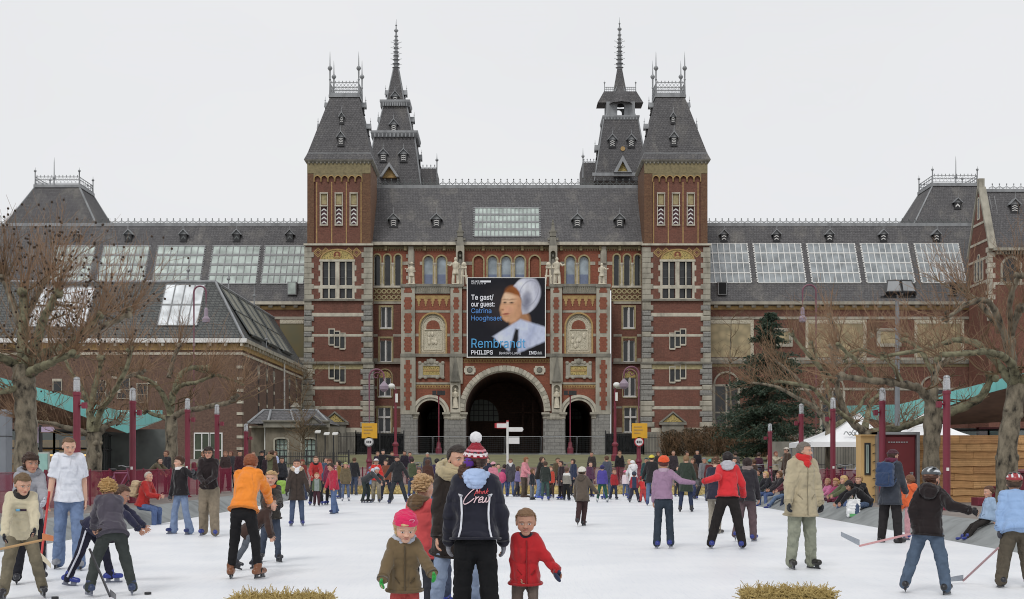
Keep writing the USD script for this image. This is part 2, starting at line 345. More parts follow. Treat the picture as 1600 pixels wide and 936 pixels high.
# ================================================================ ground, rink
def gz(y):
    return float(np.interp(y,[0,61,66,90,130,145,400,1500],[.36,.36,.45,.85,2.15,2.33,2.4,3.0]))
RK = 8.6            # half width of the flat ice
def rink_outline(o=0.0):
    """the rink seen from above: straight sides, rounded far corners; o widens it"""
    y1,r = 60.4 + o,.8 + o; w = RK + o
    pts = [(-w - 0.0,-14)]
    return Polygon([(-w,-14),(w,-14)] + [(w - r + r * math.cos(a),y1 - r + r * math.sin(a)) for a in np.linspace(0,PI / 2,9)] + [(-w + r - r * math.sin(a),y1 - r + r * math.cos(a)) for a in np.linspace(0,PI / 2,9)])
def sheet(pg,zf,step=4.0):
    """a polygon as a terrain sheet following zf(x, y)"""
    b = pg.bounds; cells = []
    xs = np.unique(np.concatenate([np.linspace(b[0],b[2],9)])); ys = [v for v in (b[1],0,20,40,61,66,75,90,105,120,130,145,400,b[3]) if b[1] <= v <= b[3]]
    v,f,n = [],[],0
    for y0,y1 in zip(ys,ys[1:]):
        for x0,x1 in zip(xs,xs[1:]):
            g = pg.intersection(sbox(x0,y0,x1,y1))
            for h in getattr(g,'geoms',[g]):
                if h.is_empty or h.area < 1e-6 or h.geom_type != 'Polygon': continue
                vv,ff = trimesh.creation.triangulate_polygon(h,engine='earcut')
                v.append(np.c_[vv,[zf(a,c) for a,c in vv]]); f.append(np.asarray(ff) + n); n += len(vv)
    return np.vstack(v),np.vstack(f)
big = sbox(-900,-200,900,1500)
ri = rink_outline(.88)
struct('ground',sheet(big.difference(ri),lambda x,y: gz(y)),'pavement')
struct('ice',(lambda v,f: (np.c_[v,np.zeros(len(v))],f))(*trimesh.creation.triangulate_polygon(rink_outline(.05),engine='earcut')),'ice')
# the sloping grey kerb round the pond
prof = [(0,0),(.10,.03),(.28,.13),(.45,.24),(.6,.32),(.75,.36),(.92,.366)]
rings = []
for o,z in prof:
    r_ = rink_outline(o); pts = np.array(r_.exterior.coords)[:-1]; rings.append(np.c_[pts,np.full(len(pts),z)])
n = len(rings[0]); v = np.vstack(rings); f = []
for a in range(len(rings) - 1):
    for i in range(1,n): j = (i + 1) % n; f.append((a * n + i,a * n + j,(a + 1) * n + j,(a + 1) * n + i))
obj('kerb',(v,np.array(f)),'concrete',None,smooth=True,kind='structure')
struct('lawn',(lambda p: sheet(p,lambda x,y: gz(y) + .012))(sbox(-26,97,27,141)),'grass')
# ================================================================ the museum
_origin = {}
_thing0 = thing
def wthing(name,label,cat,loc,group=None):
    """a thing whose parts are given in world metres"""
    p = _thing0(name,label,cat,loc,0,group); _origin[str(p.GetPath())] = np.array(loc,float); return p
_obj0 = obj
def obj(name,mesh,mat,parent=None,smooth=False,**k):
    if parent is not None:
        top = '/'.join(path_of(parent).split('/')[:3])
        if top in _origin:
            v,f,_ = meshkit.arrays(mesh.mesh() if isinstance(mesh,MB) else mesh)
            mesh = (v - _origin[top],f)
    return _obj0(name,mesh,mat,parent,smooth,**k)
_obj1 = obj
SPLIT = {'stone_band','pier','cornice','lower_pier','yellow_ornament','brick_inset','arch_moulding','window_surround','impost','base_course','archivolt','parapet_panel','diamond_pattern','pilaster','hip','strut','stone_block','trefoil','spotlight','brick_pattern','quoin'}
def obj(name,mesh,mat,parent=None,smooth=False,**k):
    if name in SPLIT and isinstance(mesh,MB) and parent is not None and k.get('kind') is None and 1 < len(mesh.v) < 700:
        b = [(v.min(0) - .06,v.max(0) + .06) for v in mesh.v]; n = len(b); lab = list(range(n))
        def root(i):
            while lab[i] != i: i = lab[i]
            return i
        lo,hi = np.array([x[0] for x in b]),np.array([x[1] for x in b])
        for i in range(n):
            for j in np.nonzero((lo[i + 1:] < hi[i]).all(1) & (hi[i + 1:] > lo[i]).all(1))[0]: lab[root(i + 1 + j)] = root(i)
        gs = {}
        for i in range(n): gs.setdefault(root(i),[]).append(i)
        if 1 < len(gs) <= 40:
            off = np.cumsum([0] + [len(v) for v in mesh.v]); fs = [[] for _ in range(n)]
            for f in mesh.f: fs[int(np.searchsorted(off,f.min(),'right') - 1)].append(f)
            for g in gs.values():
                m = MB()
                for i in g:
                    for f in fs[i]: m.add(mesh.v[i],f - off[i])
                o = _obj1(name,m,mat,parent,smooth,**k)
            return o
    return _obj1(name,mesh,mat,parent,smooth,**k)
class Plane:
    """a facade plane at depth Y addressed by the photograph's columns and rows"""
    def __init__(s,Y): s.Y = Y
    def x(s,px): return PX(px,s.Y)
    def z(s,py): return PZ(py,s.Y)
    def rect(s,x0,x1,y0,y1): return sbox(s.x(x0),s.z(y1),s.x(x1),s.z(y0))
    def arch(s,x0,x1,ytop,ybot,seg=14,rise=None):
        a,b = sorted((s.x(x0),s.x(x1))); r = (b - a) / 2; h = r if rise is None else rise
        return arch(a,b,s.z(ybot),s.z(ytop) - h,seg,h)
    def bx(s,m,x0,x1,y0,y1,out=0.1,back=0.05,c=None):
        a,b = sorted((s.x(x0),s.x(x1)))
        if c: m.cbox(a,b,s.Y - out,s.Y + back,s.z(y1),s.z(y0),c)
        else: m.box(a,b,s.Y - out,s.Y + back,s.z(y1),s.z(y0))
        return m
Z0 = 2.35                                               # ground at the museum
museum = wthing('museum_building','red brick museum with twin slate towers, spires and a central arched passage','museum',(0,153,Z0))
P153,P155,P151,P158 = Plane(153.0),Plane(155.0),Plane(151.0),Plane(158.0)

def window(pl,shapes,frame_w=0.09,mat='glass_dark',bar='paint_white',inset=0.28,bars=None,parent=museum,name='window',sill=True):
    """shapes: openings (polygons in the plane); one frame with its panes"""
    fr,op = MB(),unary_union(shapes)
    gap = op.envelope.difference(op.buffer(.004)); fr.poly(gap.intersection(op.buffer(.3)) if name == 'window' else gap,pl.Y - .03,pl.Y + .1)
    for g in shapes: fr.poly(g.difference(g.buffer(-frame_w,join_style=2)),pl.Y + inset - 0.08,pl.Y + inset)
    for b in bars or []: fr.box(*b)
    if sill:
        x0,z0,x1,_ = op.bounds; fr.box(x0 - .08,x1 + .08,pl.Y - .1,pl.Y + inset,z0 - .14,z0 + .02)
    w = obj(name,fr,bar,parent)
    for g in shapes: obj('pane',MB().poly(g.buffer(-frame_w * .6,join_style=2),pl.Y + inset - .03,pl.Y + inset + .02),mat,w)
    return w
def surround(m,pl,shape,w,out=0.06,back=0.25):
    m.poly(shape.buffer(w,join_style=2).difference(shape),pl.Y - out,pl.Y + back)
def teeth(m,pl,x0,x1,ytop,ybot,n,side,out=0.05,extra=5):
    """a toothed stone edge: n courses, every other one longer on the side (+1 right, -1 left)"""
    h = (ybot - ytop) / n
    for i in range(n):
        e = extra if i % 2 else 0
        a,b = (x0,x1 + e) if side > 0 else (x0 - e,x1)
        pl.bx(m,a,b,ytop + i * h,ytop + (i + 1) * h - .25,out)
def chevrons(m,x0,x1,z0,z1,y,n):
    h = (z1 - z0) / n; c = (x0 + x1) / 2
    for i in range(n):
        b = z0 + i * h; t = h * .34
        m.poly(Polygon([(x0,b + .05 * h),(c,b + .5 * h),(x1,b + .05 * h),(x1,b + .05 * h + t),(c,b + .5 * h + t),(x0,b + .05 * h + t)]),y,y + .03)
def finial(m,x,y,z0,z1,r=.05,ballr=.22,at=.6,n=6):
    h = z1 - z0
    m.lathe([(r * 1.5,z0),(r,z0 + .3 * h),(r * 1.2,z0 + (at - .06) * h),(ballr * .8,z0 + at * h - ballr * .5),(ballr,z0 + at * h),(ballr * .7,z0 + at * h + ballr * .6),(r * .8,z0 + (at + .06) * h),(r * .5,z0 + .85 * h),(0.008,z1)],(x,y,0),n)
def cresting(m,x0,x1,y,z,h,step,r=.035):
    """an iron ridge crest: linked chevrons, stems and buds"""
    n = max(1,round((x1 - x0) / step)); st = (x1 - x0) / n
    m.box(x0,x1,y - .03,y + .03,z,z + .06); m.box(x0,x1,y - .02,y + .02,z + h * .30,z + h * .36)
    for i in range(n):
        a = x0 + i * st
        m.tube([(a,y,z + .1 * h),(a + st / 2,y,z + .62 * h),(a + st,y,z + .1 * h)],r,3,False)
        m.tube([(a + st / 2,y,z),(a + st / 2,y,z + h * .85)],r,3,False)
        m.ball((a + st / 2,y,z + h * .88),(.09,.07,.12),0)
class Slope:
    """a roof plane rising away from the camera"""
    def __init__(s,Ye,ze,Yr,zr): s.Ye,s.ze,s.Yr,s.zr = Ye,ze,Yr,zr; s.k = (zr - ze) / (Yr - Ye)
    def at(s,px,py):
        Y = (s.ze - s.k * s.Ye - EYE) / ((CY - py) / FPX - s.k); return PX(px,Y),Y,PZ(py,Y)
def dormer(parent,x,y,z,w,h,k,n=3,name='dormer',back=None,rot=None,louver='paint_white',small=False):
    """a gabled louvre: x, y, z the middle of its sill on the roof"""
    d = back or max(.35,(h * 1.1) / max(k,.3))
    T = np.eye(4)
    if rot is not None: T[:3,:3] = rotm((0,0,1),rot)
    T[:3,3] = (x,y,z)
    b = MB(); b.box(-w / 2,w / 2,-.12,d,-.12,h)
    b.box(-w / 2 - .06,w / 2 + .06,-.2,0,-.14,-.04)
    hood = MB()
    g = h * .75; o = w * .78
    hood.poly(Polygon([(-o,h - .12),(0,h + g - .12),(o,h - .12),(o,h),(0,h + g + .02),(-o,h)]),-.38,d + .3)
    hood.poly(Polygon([(-o * .8,h - .02),(0,h + g * .8),(o * .8,h - .02)]),-.1,d)
    if not small: finial(hood,0,-.3,h + g - .1,h + g + .75,.03,.07,.45,4)
    lv = MB(); chevrons(lv,-w * .33,w * .33,h * .12,h * .92,-.15,n)
    o1 = obj(name,b.move(T),'black',parent); obj('hood',hood.move(T),'lead',o1); obj('louvre',lv.move(T),louver,o1)
    return o1
def skylight(parent,sl,px0,px1,py0,py1,nx,ny,glass,bar,X=None,hbar=None,label=None):
    """glazing lying in the roof slope: py0 its top row, py1 its bottom row"""
    _,Ya,za = sl.at(0,py0); _,Yb,zb = sl.at(0,py1)
    if X is None: X = (PX(px0,Ya),PX(px1,Ya))
    n = np.array([0,-sl.k,1.0]); n /= np.linalg.norm(n)
    def pt(u,t,o): return np.array([X[0] + (X[1] - X[0]) * u,Ya + (Yb - Ya) * t,za + (zb - za) * t]) + n * o
    def slab(m,u0,u1,t0,t1,o0,o1):
        v = [pt(u,t,o) for o in (o0,o1) for u,t in ((u0,t1),(u1,t1),(u1,t0),(u0,t0))]
        m.add(v,[(0,3,2,1),(4,5,6,7),(0,1,5,4),(1,2,6,5),(2,3,7,6),(3,0,4,7)])
    m = MB(); bw = .09 / (X[1] - X[0]); hw = .06 / (abs(zb - za)) * (hbar or 1)
    for i in range(nx + 1): u = i / nx; slab(m,max(0,u - bw / 2),min(1,u + bw / 2),0,1,.02,.16)
    for j in range(ny + 1): t = j / ny; slab(m,0,1,max(0,t - hw),min(1,t + hw),.02,.14)
    for j in range(16):
        for u0,u1 in ((-.022,0),(1,1.022)): slab(m,u0,u1,j / 16,(j + .55) / 16,.0,.1)
    o = obj('skylight',m,bar,parent,label=label)
    for j in range(ny):
        for i in range(nx):
            q = MB(); dz = float(R.uniform(0,.012)); slab(q,(i + .02) / nx,(i + .98) / nx,(j + .02) / ny,(j + .98) / ny,.03 + dz,.07 + dz); obj('pane',q,glass,o)
    return o

# ---------------------------------------------------------------- the two front towers
def front_tower(s):
    mx = (lambda p: p) if s < 0 else (lambda p: 1585.5 - p)
    pl,Y,D = P153,153.0,7.7
    rect = lambda x0,x1,y0,y1: pl.rect(*sorted((mx(x0),mx(x1))),y0,y1)
    bx = lambda m,x0,x1,y0,y1,out=.1,c=None,back=.05: pl.bx(m,*sorted((mx(x0),mx(x1))),y0,y1,out,back,c)
    # openings
    lights = [(504.5,512.8),(515.2,523.4),(531,539),(541.3,550)]
    big = [rect(a,b,409,445.5) for a,b in lights] + [rect(a,b,451,466) for a,b in lights]
    stair = []
    for dy in (0,52.5):
        stair.append([rect(515,521.8,515 + dy,537.5 + dy),rect(523.3,530,518.5 + dy,541 + dy),rect(531.6,538.5,521.5 + dy,544 + dy)])
    px0 = 524 if s < 0 else 535
    door = arch(*sorted((pl.x(mx(px0 - 10)),pl.x(mx(px0 + 10)))),pl.z(714),pl.z(681),10)
    slots = [rect(c - 4.6,c + 4.6,323.5,350.5) for c in (505.9,529.2,552.5)]
    blanks = [rect(c - 4.2,c + 4.2,303,319) for c in (505.9,529.2,552.5)]
    low = rect(477,581,384,714).difference(unary_union(big + stair[0] + stair[1] + [door]))
    x0,x1 = sorted((pl.x(mx(477)),pl.x(mx(581))))
    m = MB().poly(low,Y,Y + .7); m.box(x0,x0 + .6,Y + .7,Y + D,Z0,pl.z(384)); m.box(x1 - .6,x1,Y + .7,Y + D,Z0,pl.z(384)); m.box(x0 + .6,x1 - .6,Y + .75,Y + .9,Z0,pl.z(384))
    tw = obj('tower_wall',m,'brick',museum)
    # upper stage: brown corner pilasters and a red panel under seven little arches
    ux0,ux1 = sorted((pl.x(mx(480)),pl.x(mx(579))))
    panel = rect(490.5,566,283,383)
    arches = []
    w = (566 - 490.5) / 7
    for i in range(7):
        a,b = sorted((pl.x(mx(490.5 + w * i + 1)),pl.x(mx(490.5 + w * (i + 1) - 1)))); arches.append(arch(a,b,pl.z(284),pl.z(279.5),8))
    rec = unary_union([panel] + arches)
    m = MB().poly(rect(480,579,250,384).difference(rec),Y,Y + .35)
    m.box(ux0,ux1,Y + .36,Y + D - .3,pl.z(384),pl.z(250))
    up = obj('tower_upper_wall',m,'brick_brown',museum)
    m = MB().poly(rec.difference(unary_union(slots + blanks)),Y + .18,Y + .355)
    obj('brick_panel',m,'brick',up)
    obj('frieze',bx(MB(),480,579,252,271,.05).poly(rect(490,566,271,283).difference(unary_union(arches).buffer(.02)).difference(panel),Y - .04,Y + .1),'frieze_olive',up)
    m = MB()
    for a in arches: m.poly(a.buffer(.10).difference(a).intersection(sbox(-99,pl.z(284),99,99)),Y - .07,Y + .2)
    for c in (494.5,518,541,564): bx(m,c - .8,c + .8,284,383,-.14,back=.3)
    obj('arcade',m,'ochre',up)
    for i in range(3):
        b = slots[i].bounds
        sh = obj('shutter',MB().poly(slots[i],Y + .26,Y + .32),'shutter_dark',up)
        m = MB(); chevrons(m,b[0] + .05,b[2] - .05,b[1] + .05,b[3] - .02,Y + .22,4); obj('chevron',m,'paint_white',sh)
        obj('blank_panel',MB().poly(blanks[i],Y + .22,Y + .32),'yellow_brick',up)
        m = MB(); c = (505.9,529.2,552.5)[i]
        for yy in (301.5,321.3,351.5): bx(m,c - 6.5,c + 6.5,yy - 1,yy + 1,.0,back=.3)
        for e in (-5.6,5.6): bx(m,c + e - .7,c + e + .7,302,352,-.05,back=.3)
        obj('lintel',m,'stone_light',up)
    # quoins, each a stone
    for e,(qa,qb,sd) in enumerate(((475.5,487,1),(568.5,582,-1))):
        n,yy = 34,386.0; hh = (668 - 386) / n
        for i in range(n):
            y = yy + i * hh; ex = 3.6 if i % 2 else 0; fl = max(0,(y - 470) / 200) * 1.6 + (1.6 if y > 568 else 0)
            a,b = (qa - fl,qb + ex + fl * .6) if sd > 0 else (qa - ex - fl * .6,qb + fl)
            q = MB(); rough = .11 if y < 470 else .2 + float(R.uniform(0,.05))
            bx(q,a,b,y,y + hh - .3,rough,c=.04 if y < 470 else .09,back=.6)
            obj('quoin_stone',q,'stone' if y < 470 else ('stone_grey','stone')[int(R.integers(0,2))],tw)
    # bands and cornices
    m = MB()
    for a,b,o in ((489,494.5,.04),(522,526,.04),(565,569.5,.05),(604,608.5,.04),(634.5,639.5,.04),(668.5,675,.06)): bx(m,487,568,a,b,o)
    bx(m,487,568,446.5,451,.03); bx(m,475,583,381,384,.35,back=.1)
    obj('stone_band',m,'stone_light',tw)
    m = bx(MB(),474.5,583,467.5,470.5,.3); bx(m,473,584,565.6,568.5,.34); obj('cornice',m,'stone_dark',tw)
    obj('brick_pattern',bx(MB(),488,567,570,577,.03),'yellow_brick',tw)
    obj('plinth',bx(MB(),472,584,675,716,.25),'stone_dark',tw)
    # great window with gilded tympanum
    fr = MB()
    bx(fr,500.5,504,408,468,.06,back=.3); bx(fr,550.5,554,408,468,.06,back=.3); bx(fr,524,530.4,407,467,.06,back=.3); bx(fr,512.8,515.2,408,467,.03,back=.3); bx(fr,539,541.3,408,467,.03,back=.3)
    bx(fr,500,554.5,445.5,451,.07,back=.3); bx(fr,499,555,405.5,409,.12,back=.3); bx(fr,499,555,466,469,.15,back=.3)
    for i in range(7):
        if i % 2: bx(fr,497.8,500.5,406 + i * 8.6,414 + i * 8.6,.05); bx(fr,554,556.8,406 + i * 8.6,414 + i * 8.6,.05)
    wf = obj('window',fr,'stone_light',museum)
    for g in big:
        obj('pane',MB().poly(g,Y + .3,Y + .36),'glass_dark',wf)
        if g.bounds[3] - g.bounds[1] > 2: b = g.bounds; obj('glazing_bar',MB().box(b[0],b[2],Y + .24,Y + .3,(b[1] + 2 * b[3]) / 3 - .05,(b[1] + 2 * b[3]) / 3).box(b[0],b[2],Y + .24,Y + .3,(2 * b[1] + b[3]) / 3 - .05,(2 * b[1] + b[3]) / 3),'bar_grey',wf)
    a = np.linspace(0,PI,17); c,r,hgt = pl.x(mx(527)),1.88,pl.z(391) - pl.z(405.5)
    ty = Polygon([(c + r * math.cos(t),pl.z(405.5) + hgt * math.sin(t)) for t in a])
    tp = obj('tympanum',MB().poly(ty,Y - .05,Y + .1),'gold',tw)
    obj('arch_moulding',MB().poly(ty.buffer(.16).difference(ty).intersection(sbox(-99,pl.z(405.5),99,99)),Y - .12,Y + .1),'ochre',tp)
    med = MB().poly(Point(c,pl.z(398.5)).buffer(.5,8).difference(Point(c,pl.z(398.5)).buffer(.40,8)),Y - .12,Y); med.ball((c,Y - .08,pl.z(398)),(.17,.1,.22)).ball((c,Y - .06,pl.z(402)),(.3,.1,.2)); obj('medallion',med,'ochre',tp)
    obj('medallion_field',MB().poly(Point(c,pl.z(398.5)).buffer(.40,8),Y - .07,Y),'brick_orange',tp)
    m = MB()
    for cc in (497,509,545,557):
        for d in (0.62,.36):
            q = Polygon([(0,-d),(d,0),(0,d),(-d,0)]); q = q.difference(affinity.scale(q,.72,.72)); m.poly(affinity.translate(q,pl.x(mx(cc)),pl.z(394.5)),Y - .03,Y + .05)
    obj('diamond_pattern',m,'ochre',tw)
    # stepped stair windows
    for st in stair:
        un = unary_union(st); m = MB().poly(unary_union([g.buffer(.13,join_style=2) for g in st]).difference(un),Y - .06,Y + .25)
        for k,g in enumerate(st): b = g.bounds; m.box(b[0] - .06,b[2] + .06,Y - .14 - .004 * k,Y - .062,b[1] - .2,b[1] - .02)
        w_ = obj('window',m,'stone_light',museum)
        for g in st: obj('pane',MB().poly(g,Y + .16,Y + .22),'glass_dark',w_)
    # portal at the foot
    c = pl.x(mx(px0)); w = 1.62
    m = MB().poly(sbox(c - 1.3,Z0,c + 1.3,pl.z(663)).difference(door),Y - .55,Y + .2); m.box(c - w,c + w,Y - .75,Y,pl.z(664),pl.z(660)); m.poly(Polygon([(c - w,pl.z(660)),(c,pl.z(643)),(c + w,pl.z(660))]).difference(Polygon([(c - w + .3,pl.z(660)),(c,pl.z(645.5)),(c + w - .3,pl.z(660))])),Y - .8,Y)
    m.poly(Polygon([(c - w,pl.z(660)),(c,pl.z(643)),(c + w,pl.z(660))]).buffer(-.02),Y - .5,Y)
    po = obj('portal',m,'stone_dark',museum); obj('pediment_relief',MB().poly(Polygon([(c - w + .45,pl.z(659.5)),(c,pl.z(647.5)),(c + w - .45,pl.z(659.5))]),Y - .62,Y - .45),'gold',po)
    obj('door',MB().poly(door,Y + .1,Y + .16),'black',po)
    # eaves, roof, railing
    m = MB()
    ey0,ey1 = pl.z(252),pl.z(246.5)
    m.frustum((ux0 - .05,ux1 + .05,Y - .05,Y + D,pl.z(255)),(ux0 - .28,ux1 + .28,Y - .28,Y + D + .2,ey0)); m.frustum((ux0 - .28,ux1 + .28,Y - .28,Y + D + .2,ey0),(ux0 - .35,ux1 + .35,Y - .35,Y + D + .3,ey0 + .15))
    for i in range(16): xx = ux0 + (ux1 - ux0) * (i + .5) / 16; m.box(xx - .09,xx + .09,Y - .2,Y,pl.z(256),pl.z(252))
    obj('eaves',m,'stone_dark',museum)
    tx0,tx1 = sorted((pl.x(mx(512)),pl.x(mx(557.5)))); cxm = (tx0 + tx1) / 2; Yc = Y + D / 2 - .1; hw = (tx1 - tx0) / 2
    zt = PZ(151.5,Yc - hw)
    rx0,rx1 = (ux0 + ux1) / 2 - (ux1 - ux0) / 2 + .02,ux1 - .02
    m = MB().frustum((ux0 - .35,ux1 + .35,Y - .35,Y + D + .3,ey0 + .15),(rx0,rx1,Y + .1,Y + D - .2,ey0 + 1.0)).frustum((rx0,rx1,Y + .1,Y + D - .2,ey0 + 1.0),(cxm - hw,cxm + hw,Yc - hw,Yc + hw,zt))
    rf = obj('tower_roof',m,'slate',museum)
    m = MB().box(cxm - hw - .15,cxm + hw + .15,Yc - hw - .15,Yc + hw + .15,zt - .05,zt + .25).box(cxm - hw,cxm + hw,Yc - hw,Yc + hw,zt + .25,zt + .5); m.box(rx0 - .03,rx1 + .03,Y + .02,Y + D,ey0 + .93,ey0 + 1.03); obj('roof_curb',m,'lead',rf)
    m = MB(); ra = zt + .5
    for e in (-1,1):
        for yy in (.25,.62,1.2): m.box(cxm - hw,cxm + hw,Yc + e * hw - .035,Yc + e * hw + .035,ra + yy,ra + yy + .07); m.box(cxm + e * hw - .035,cxm + e * hw + .035,Yc - hw,Yc + hw,ra + yy,ra + yy + .07)
        for i in range(8):
            u = -hw + 2 * hw * (i + .5) / 8
            for z_,r_ in ((.43,.17),(.92,.2)):
                for k in range(6):
                    a0,a1 = k * PI / 3,(k + 1) * PI / 3
                    m.tube([(cxm + u + r_ * math.cos(a0),Yc + e * hw,ra + z_ + r_ * math.sin(a0)),(cxm + u + r_ * math.cos(a1),Yc + e * hw,ra + z_ + r_ * math.sin(a1))],.03,3,False)
            m.ball((cxm + u,Yc + e * hw,ra + 1.35),(.06,.06,.14),0); m.tube([(cxm + e * hw,Yc + u,ra),(cxm + e * hw,Yc + u,ra + 1.2)],.03,3,False)
    obj('roof_railing',m,'lead',rf,kind='stuff')
    for ex in (-1,1):
        for ey in (-1,1):
            m = MB(); finial(m,cxm + ex * hw,Yc + ey * hw,zt + .2,zt + 5.5,.085,.30,.62,8); m.ball((cxm + ex * hw,Yc + ey * hw,zt + 2.1),.14); obj('finial',m,'lead',rf)
    kf = (zt - ey0 - 1.0) / (Yc - hw - Y - .1)
    for py,w,h,n in ((230,.72,.95,4),(193,.5,.75,3)):
        zz = PZ(py,154.3); yy = Y + .1 + (zz - ey0 - 1.0) / kf; dormer(rf,(ux0 + ux1) / 2 - .0 + (cxm - (ux0 + ux1) / 2) * .5,yy,zz,w,h,kf,n)
    for e in (-1,1):
        for f in (.42,.78):
            zz = ey0 + 1 + (zt - ey0 - 1) * f; xx = (rx1 if e > 0 else rx0) * (1 - f) + (cxm + e * hw) * f
            dormer(rf,xx,Yc,zz,.6,.8,kf,3,rot=90 * e)
    # blind side of the upper stage
    return tw
front_tower(-1); front_tower(1)

# ---------------------------------------------------------------- main roof
SM = Slope(155.0,P155.z(381),162.0,PZ(291,162.0))
mx0,mx1 = PX(581,155) - .3,PX(1004,155) + .3
m = MB().add([(mx0,SM.Ye - .3,SM.ze - .35),(mx1,SM.Ye - .3,SM.ze - .35),(mx1,SM.Yr,SM.zr),(mx0,SM.Yr,SM.zr),(mx0,SM.Yr + 8,SM.ze),(mx1,SM.Yr + 8,SM.ze)],[(0,1,2,3),(3,2,5,4)])
roof = obj('main_roof',m,'slate',museum)
obj('gutter',MB().box(mx0,mx1,SM.Ye - .75,SM.Ye - .2,SM.ze - .25,SM.ze + .12),'stone_light',roof)
obj('ridge_cap',MB().box(mx0,mx1,SM.Yr - .25,SM.Yr + .3,SM.zr - .35,SM.zr + .1),'lead',roof)
m = MB(); cresting(m,mx0,mx1,SM.Yr,SM.zr + .1,.85,.82,.04); obj('roof_cresting',m,'bar_grey',roof,kind='stuff')
for px in (615,682,902,968): dormer(roof,*SM.at(px,354.5),.95,.95,SM.k,3)
skylight(museum,SM,742,842,325,371,16,4,'glass_roof','iron_grey',hbar=2.2,label='wide glazed rooflight in the middle of the main roof')

# ---------------------------------------------------------------- upper storey between the towers
pl = P155
wins,panes = [],[]
def tri(xs,top,bot): return [pl.arch(a,b,top,bot) for a,b in xs]
groups = [(tri([(584.5,594),(600.5,610),(617,626.5)],398,447),'glass_dark',0),(tri([(959,968),(975,984.5),(991.5,1001)],398,447),'glass_dark',0),
          (tri([(662,676.5),(682.5,697)],400,447),'glass_blue',1),(tri([(884,898.5),(905,920)],400,447),'glass_blue',1),
          (tri([(762,777),(783,798.5),(804.5,820)],400,447),'glass_blue',1)]
blind = tri([(740,755),(828,843)],400,447)
allo = unary_union([g for gs,_,_ in groups for g in gs] + blind)
wall = pl.rect(580,1006,381,452).difference(allo)
uw = obj('upper_wall',MB().poly(wall,155,155.6).box(mx0,mx1,155.9,156.1,pl.z(452),pl.z(381)),'brick_orange',museum)
obj('blind_arch',MB().poly(unary_union(blind),155.2,155.5),'brick_orange',uw)
m = MB()
for g in blind + [g for gs,_,_ in groups for g in gs]: m.poly(g.buffer(.17).difference(g.buffer(.0)).intersection(sbox(-99,pl.z(447),99,99)),154.93,155.3)
obj('arch_moulding',m,'yellow_brick',uw)
for gs,mat,blindy in groups:
    x0,z0,x1,z1 = unary_union(gs).bounds
    m = MB()
    for g in gs: m.poly(g.difference(g.buffer(-.07)),155.3,155.4)
    m.box(x0 - .25,x1 + .25,154.75,155.3,z0 - .22,z0 + .02)
    w = obj('window',m,'stone_light',museum)
    for g in gs: obj('pane',MB().poly(g.buffer(-.03),155.36,155.42),mat,w)
    if blindy:
        for g in gs: b = g.bounds; obj('window_blind',MB().box(b[0] + .05,b[2] - .05,155.31,155.35,b[1],b[1] + 1.45),'blind_blue',w)
    for g,h in zip(gs,gs[1:]):
        xc = (g.bounds[2] + h.bounds[0]) / 2; m = MB().lathe([(.24,z0),(.24,z0 + .2),(.15,z0 + .3),(.14,z0 + 2.35),(.27,z0 + 2.65),(.27,z0 + 2.8)],(xc,155.05,0),8); obj('column',m,'stone_light',w)
m = MB()
for a,b in ((580,584),(627,640),(698,706),(656,661),(725,739),(843,860),(876,883),(921,930),(945,958)): pl.bx(m,a,b,409,414,.05)
obj('stone_band',m,'stone',uw)
m = pl.bx(MB(),580,1006,384.5,389,.12)
for i in range(28): c = 588 + i * 15.2; pl.bx(m,c - 2,c + 2,385,392,.38) if i % 2 else None
for i in range(110): c = 583 + i * 3.84; pl.bx(m,c,c + 1.7,388.8,392,.10)
obj('cornice',m,'frieze_olive',uw)
m = MB()
for s,c in ((-1,642.5),(1,943)):
    pl.bx(m,c - 7,c + 3.5 if s < 0 else c + 7,386,448,.3) if 0 else pl.bx(m,c - 4,c + 4,386,412,.3)
    teeth(m,pl,c - 5,c + 5,392,448,10,-1,.12,3)
obj('pilaster',m,'stone',uw)
for a0,a1 in ((581,627),(955,1004)):
    pf = obj('pattern_frieze',pl.bx(MB(),a0,a1,449,471,.06),'brick_brown',uw); m = MB()
    pl.bx(m,a0,a1,449,451,.12); pl.bx(m,a0,a1,469,471,.12); n = 6; w = pl.x(a1) - pl.x(a0)
    for i in range(n):
        for z in (455.3,464.7):
            c = Point(pl.x(a0) + w * (i + .5) / n,pl.z(z)); m.poly(c.buffer(.30,5).difference(c.buffer(.17,5)),154.88,155)
            if i: m.poly(Point(pl.x(a0) + w * i / n,pl.z(z)).buffer(.12,4),154.89,155)
    obj('ring_pattern',m,'yellow_brick',pf,kind='stuff')

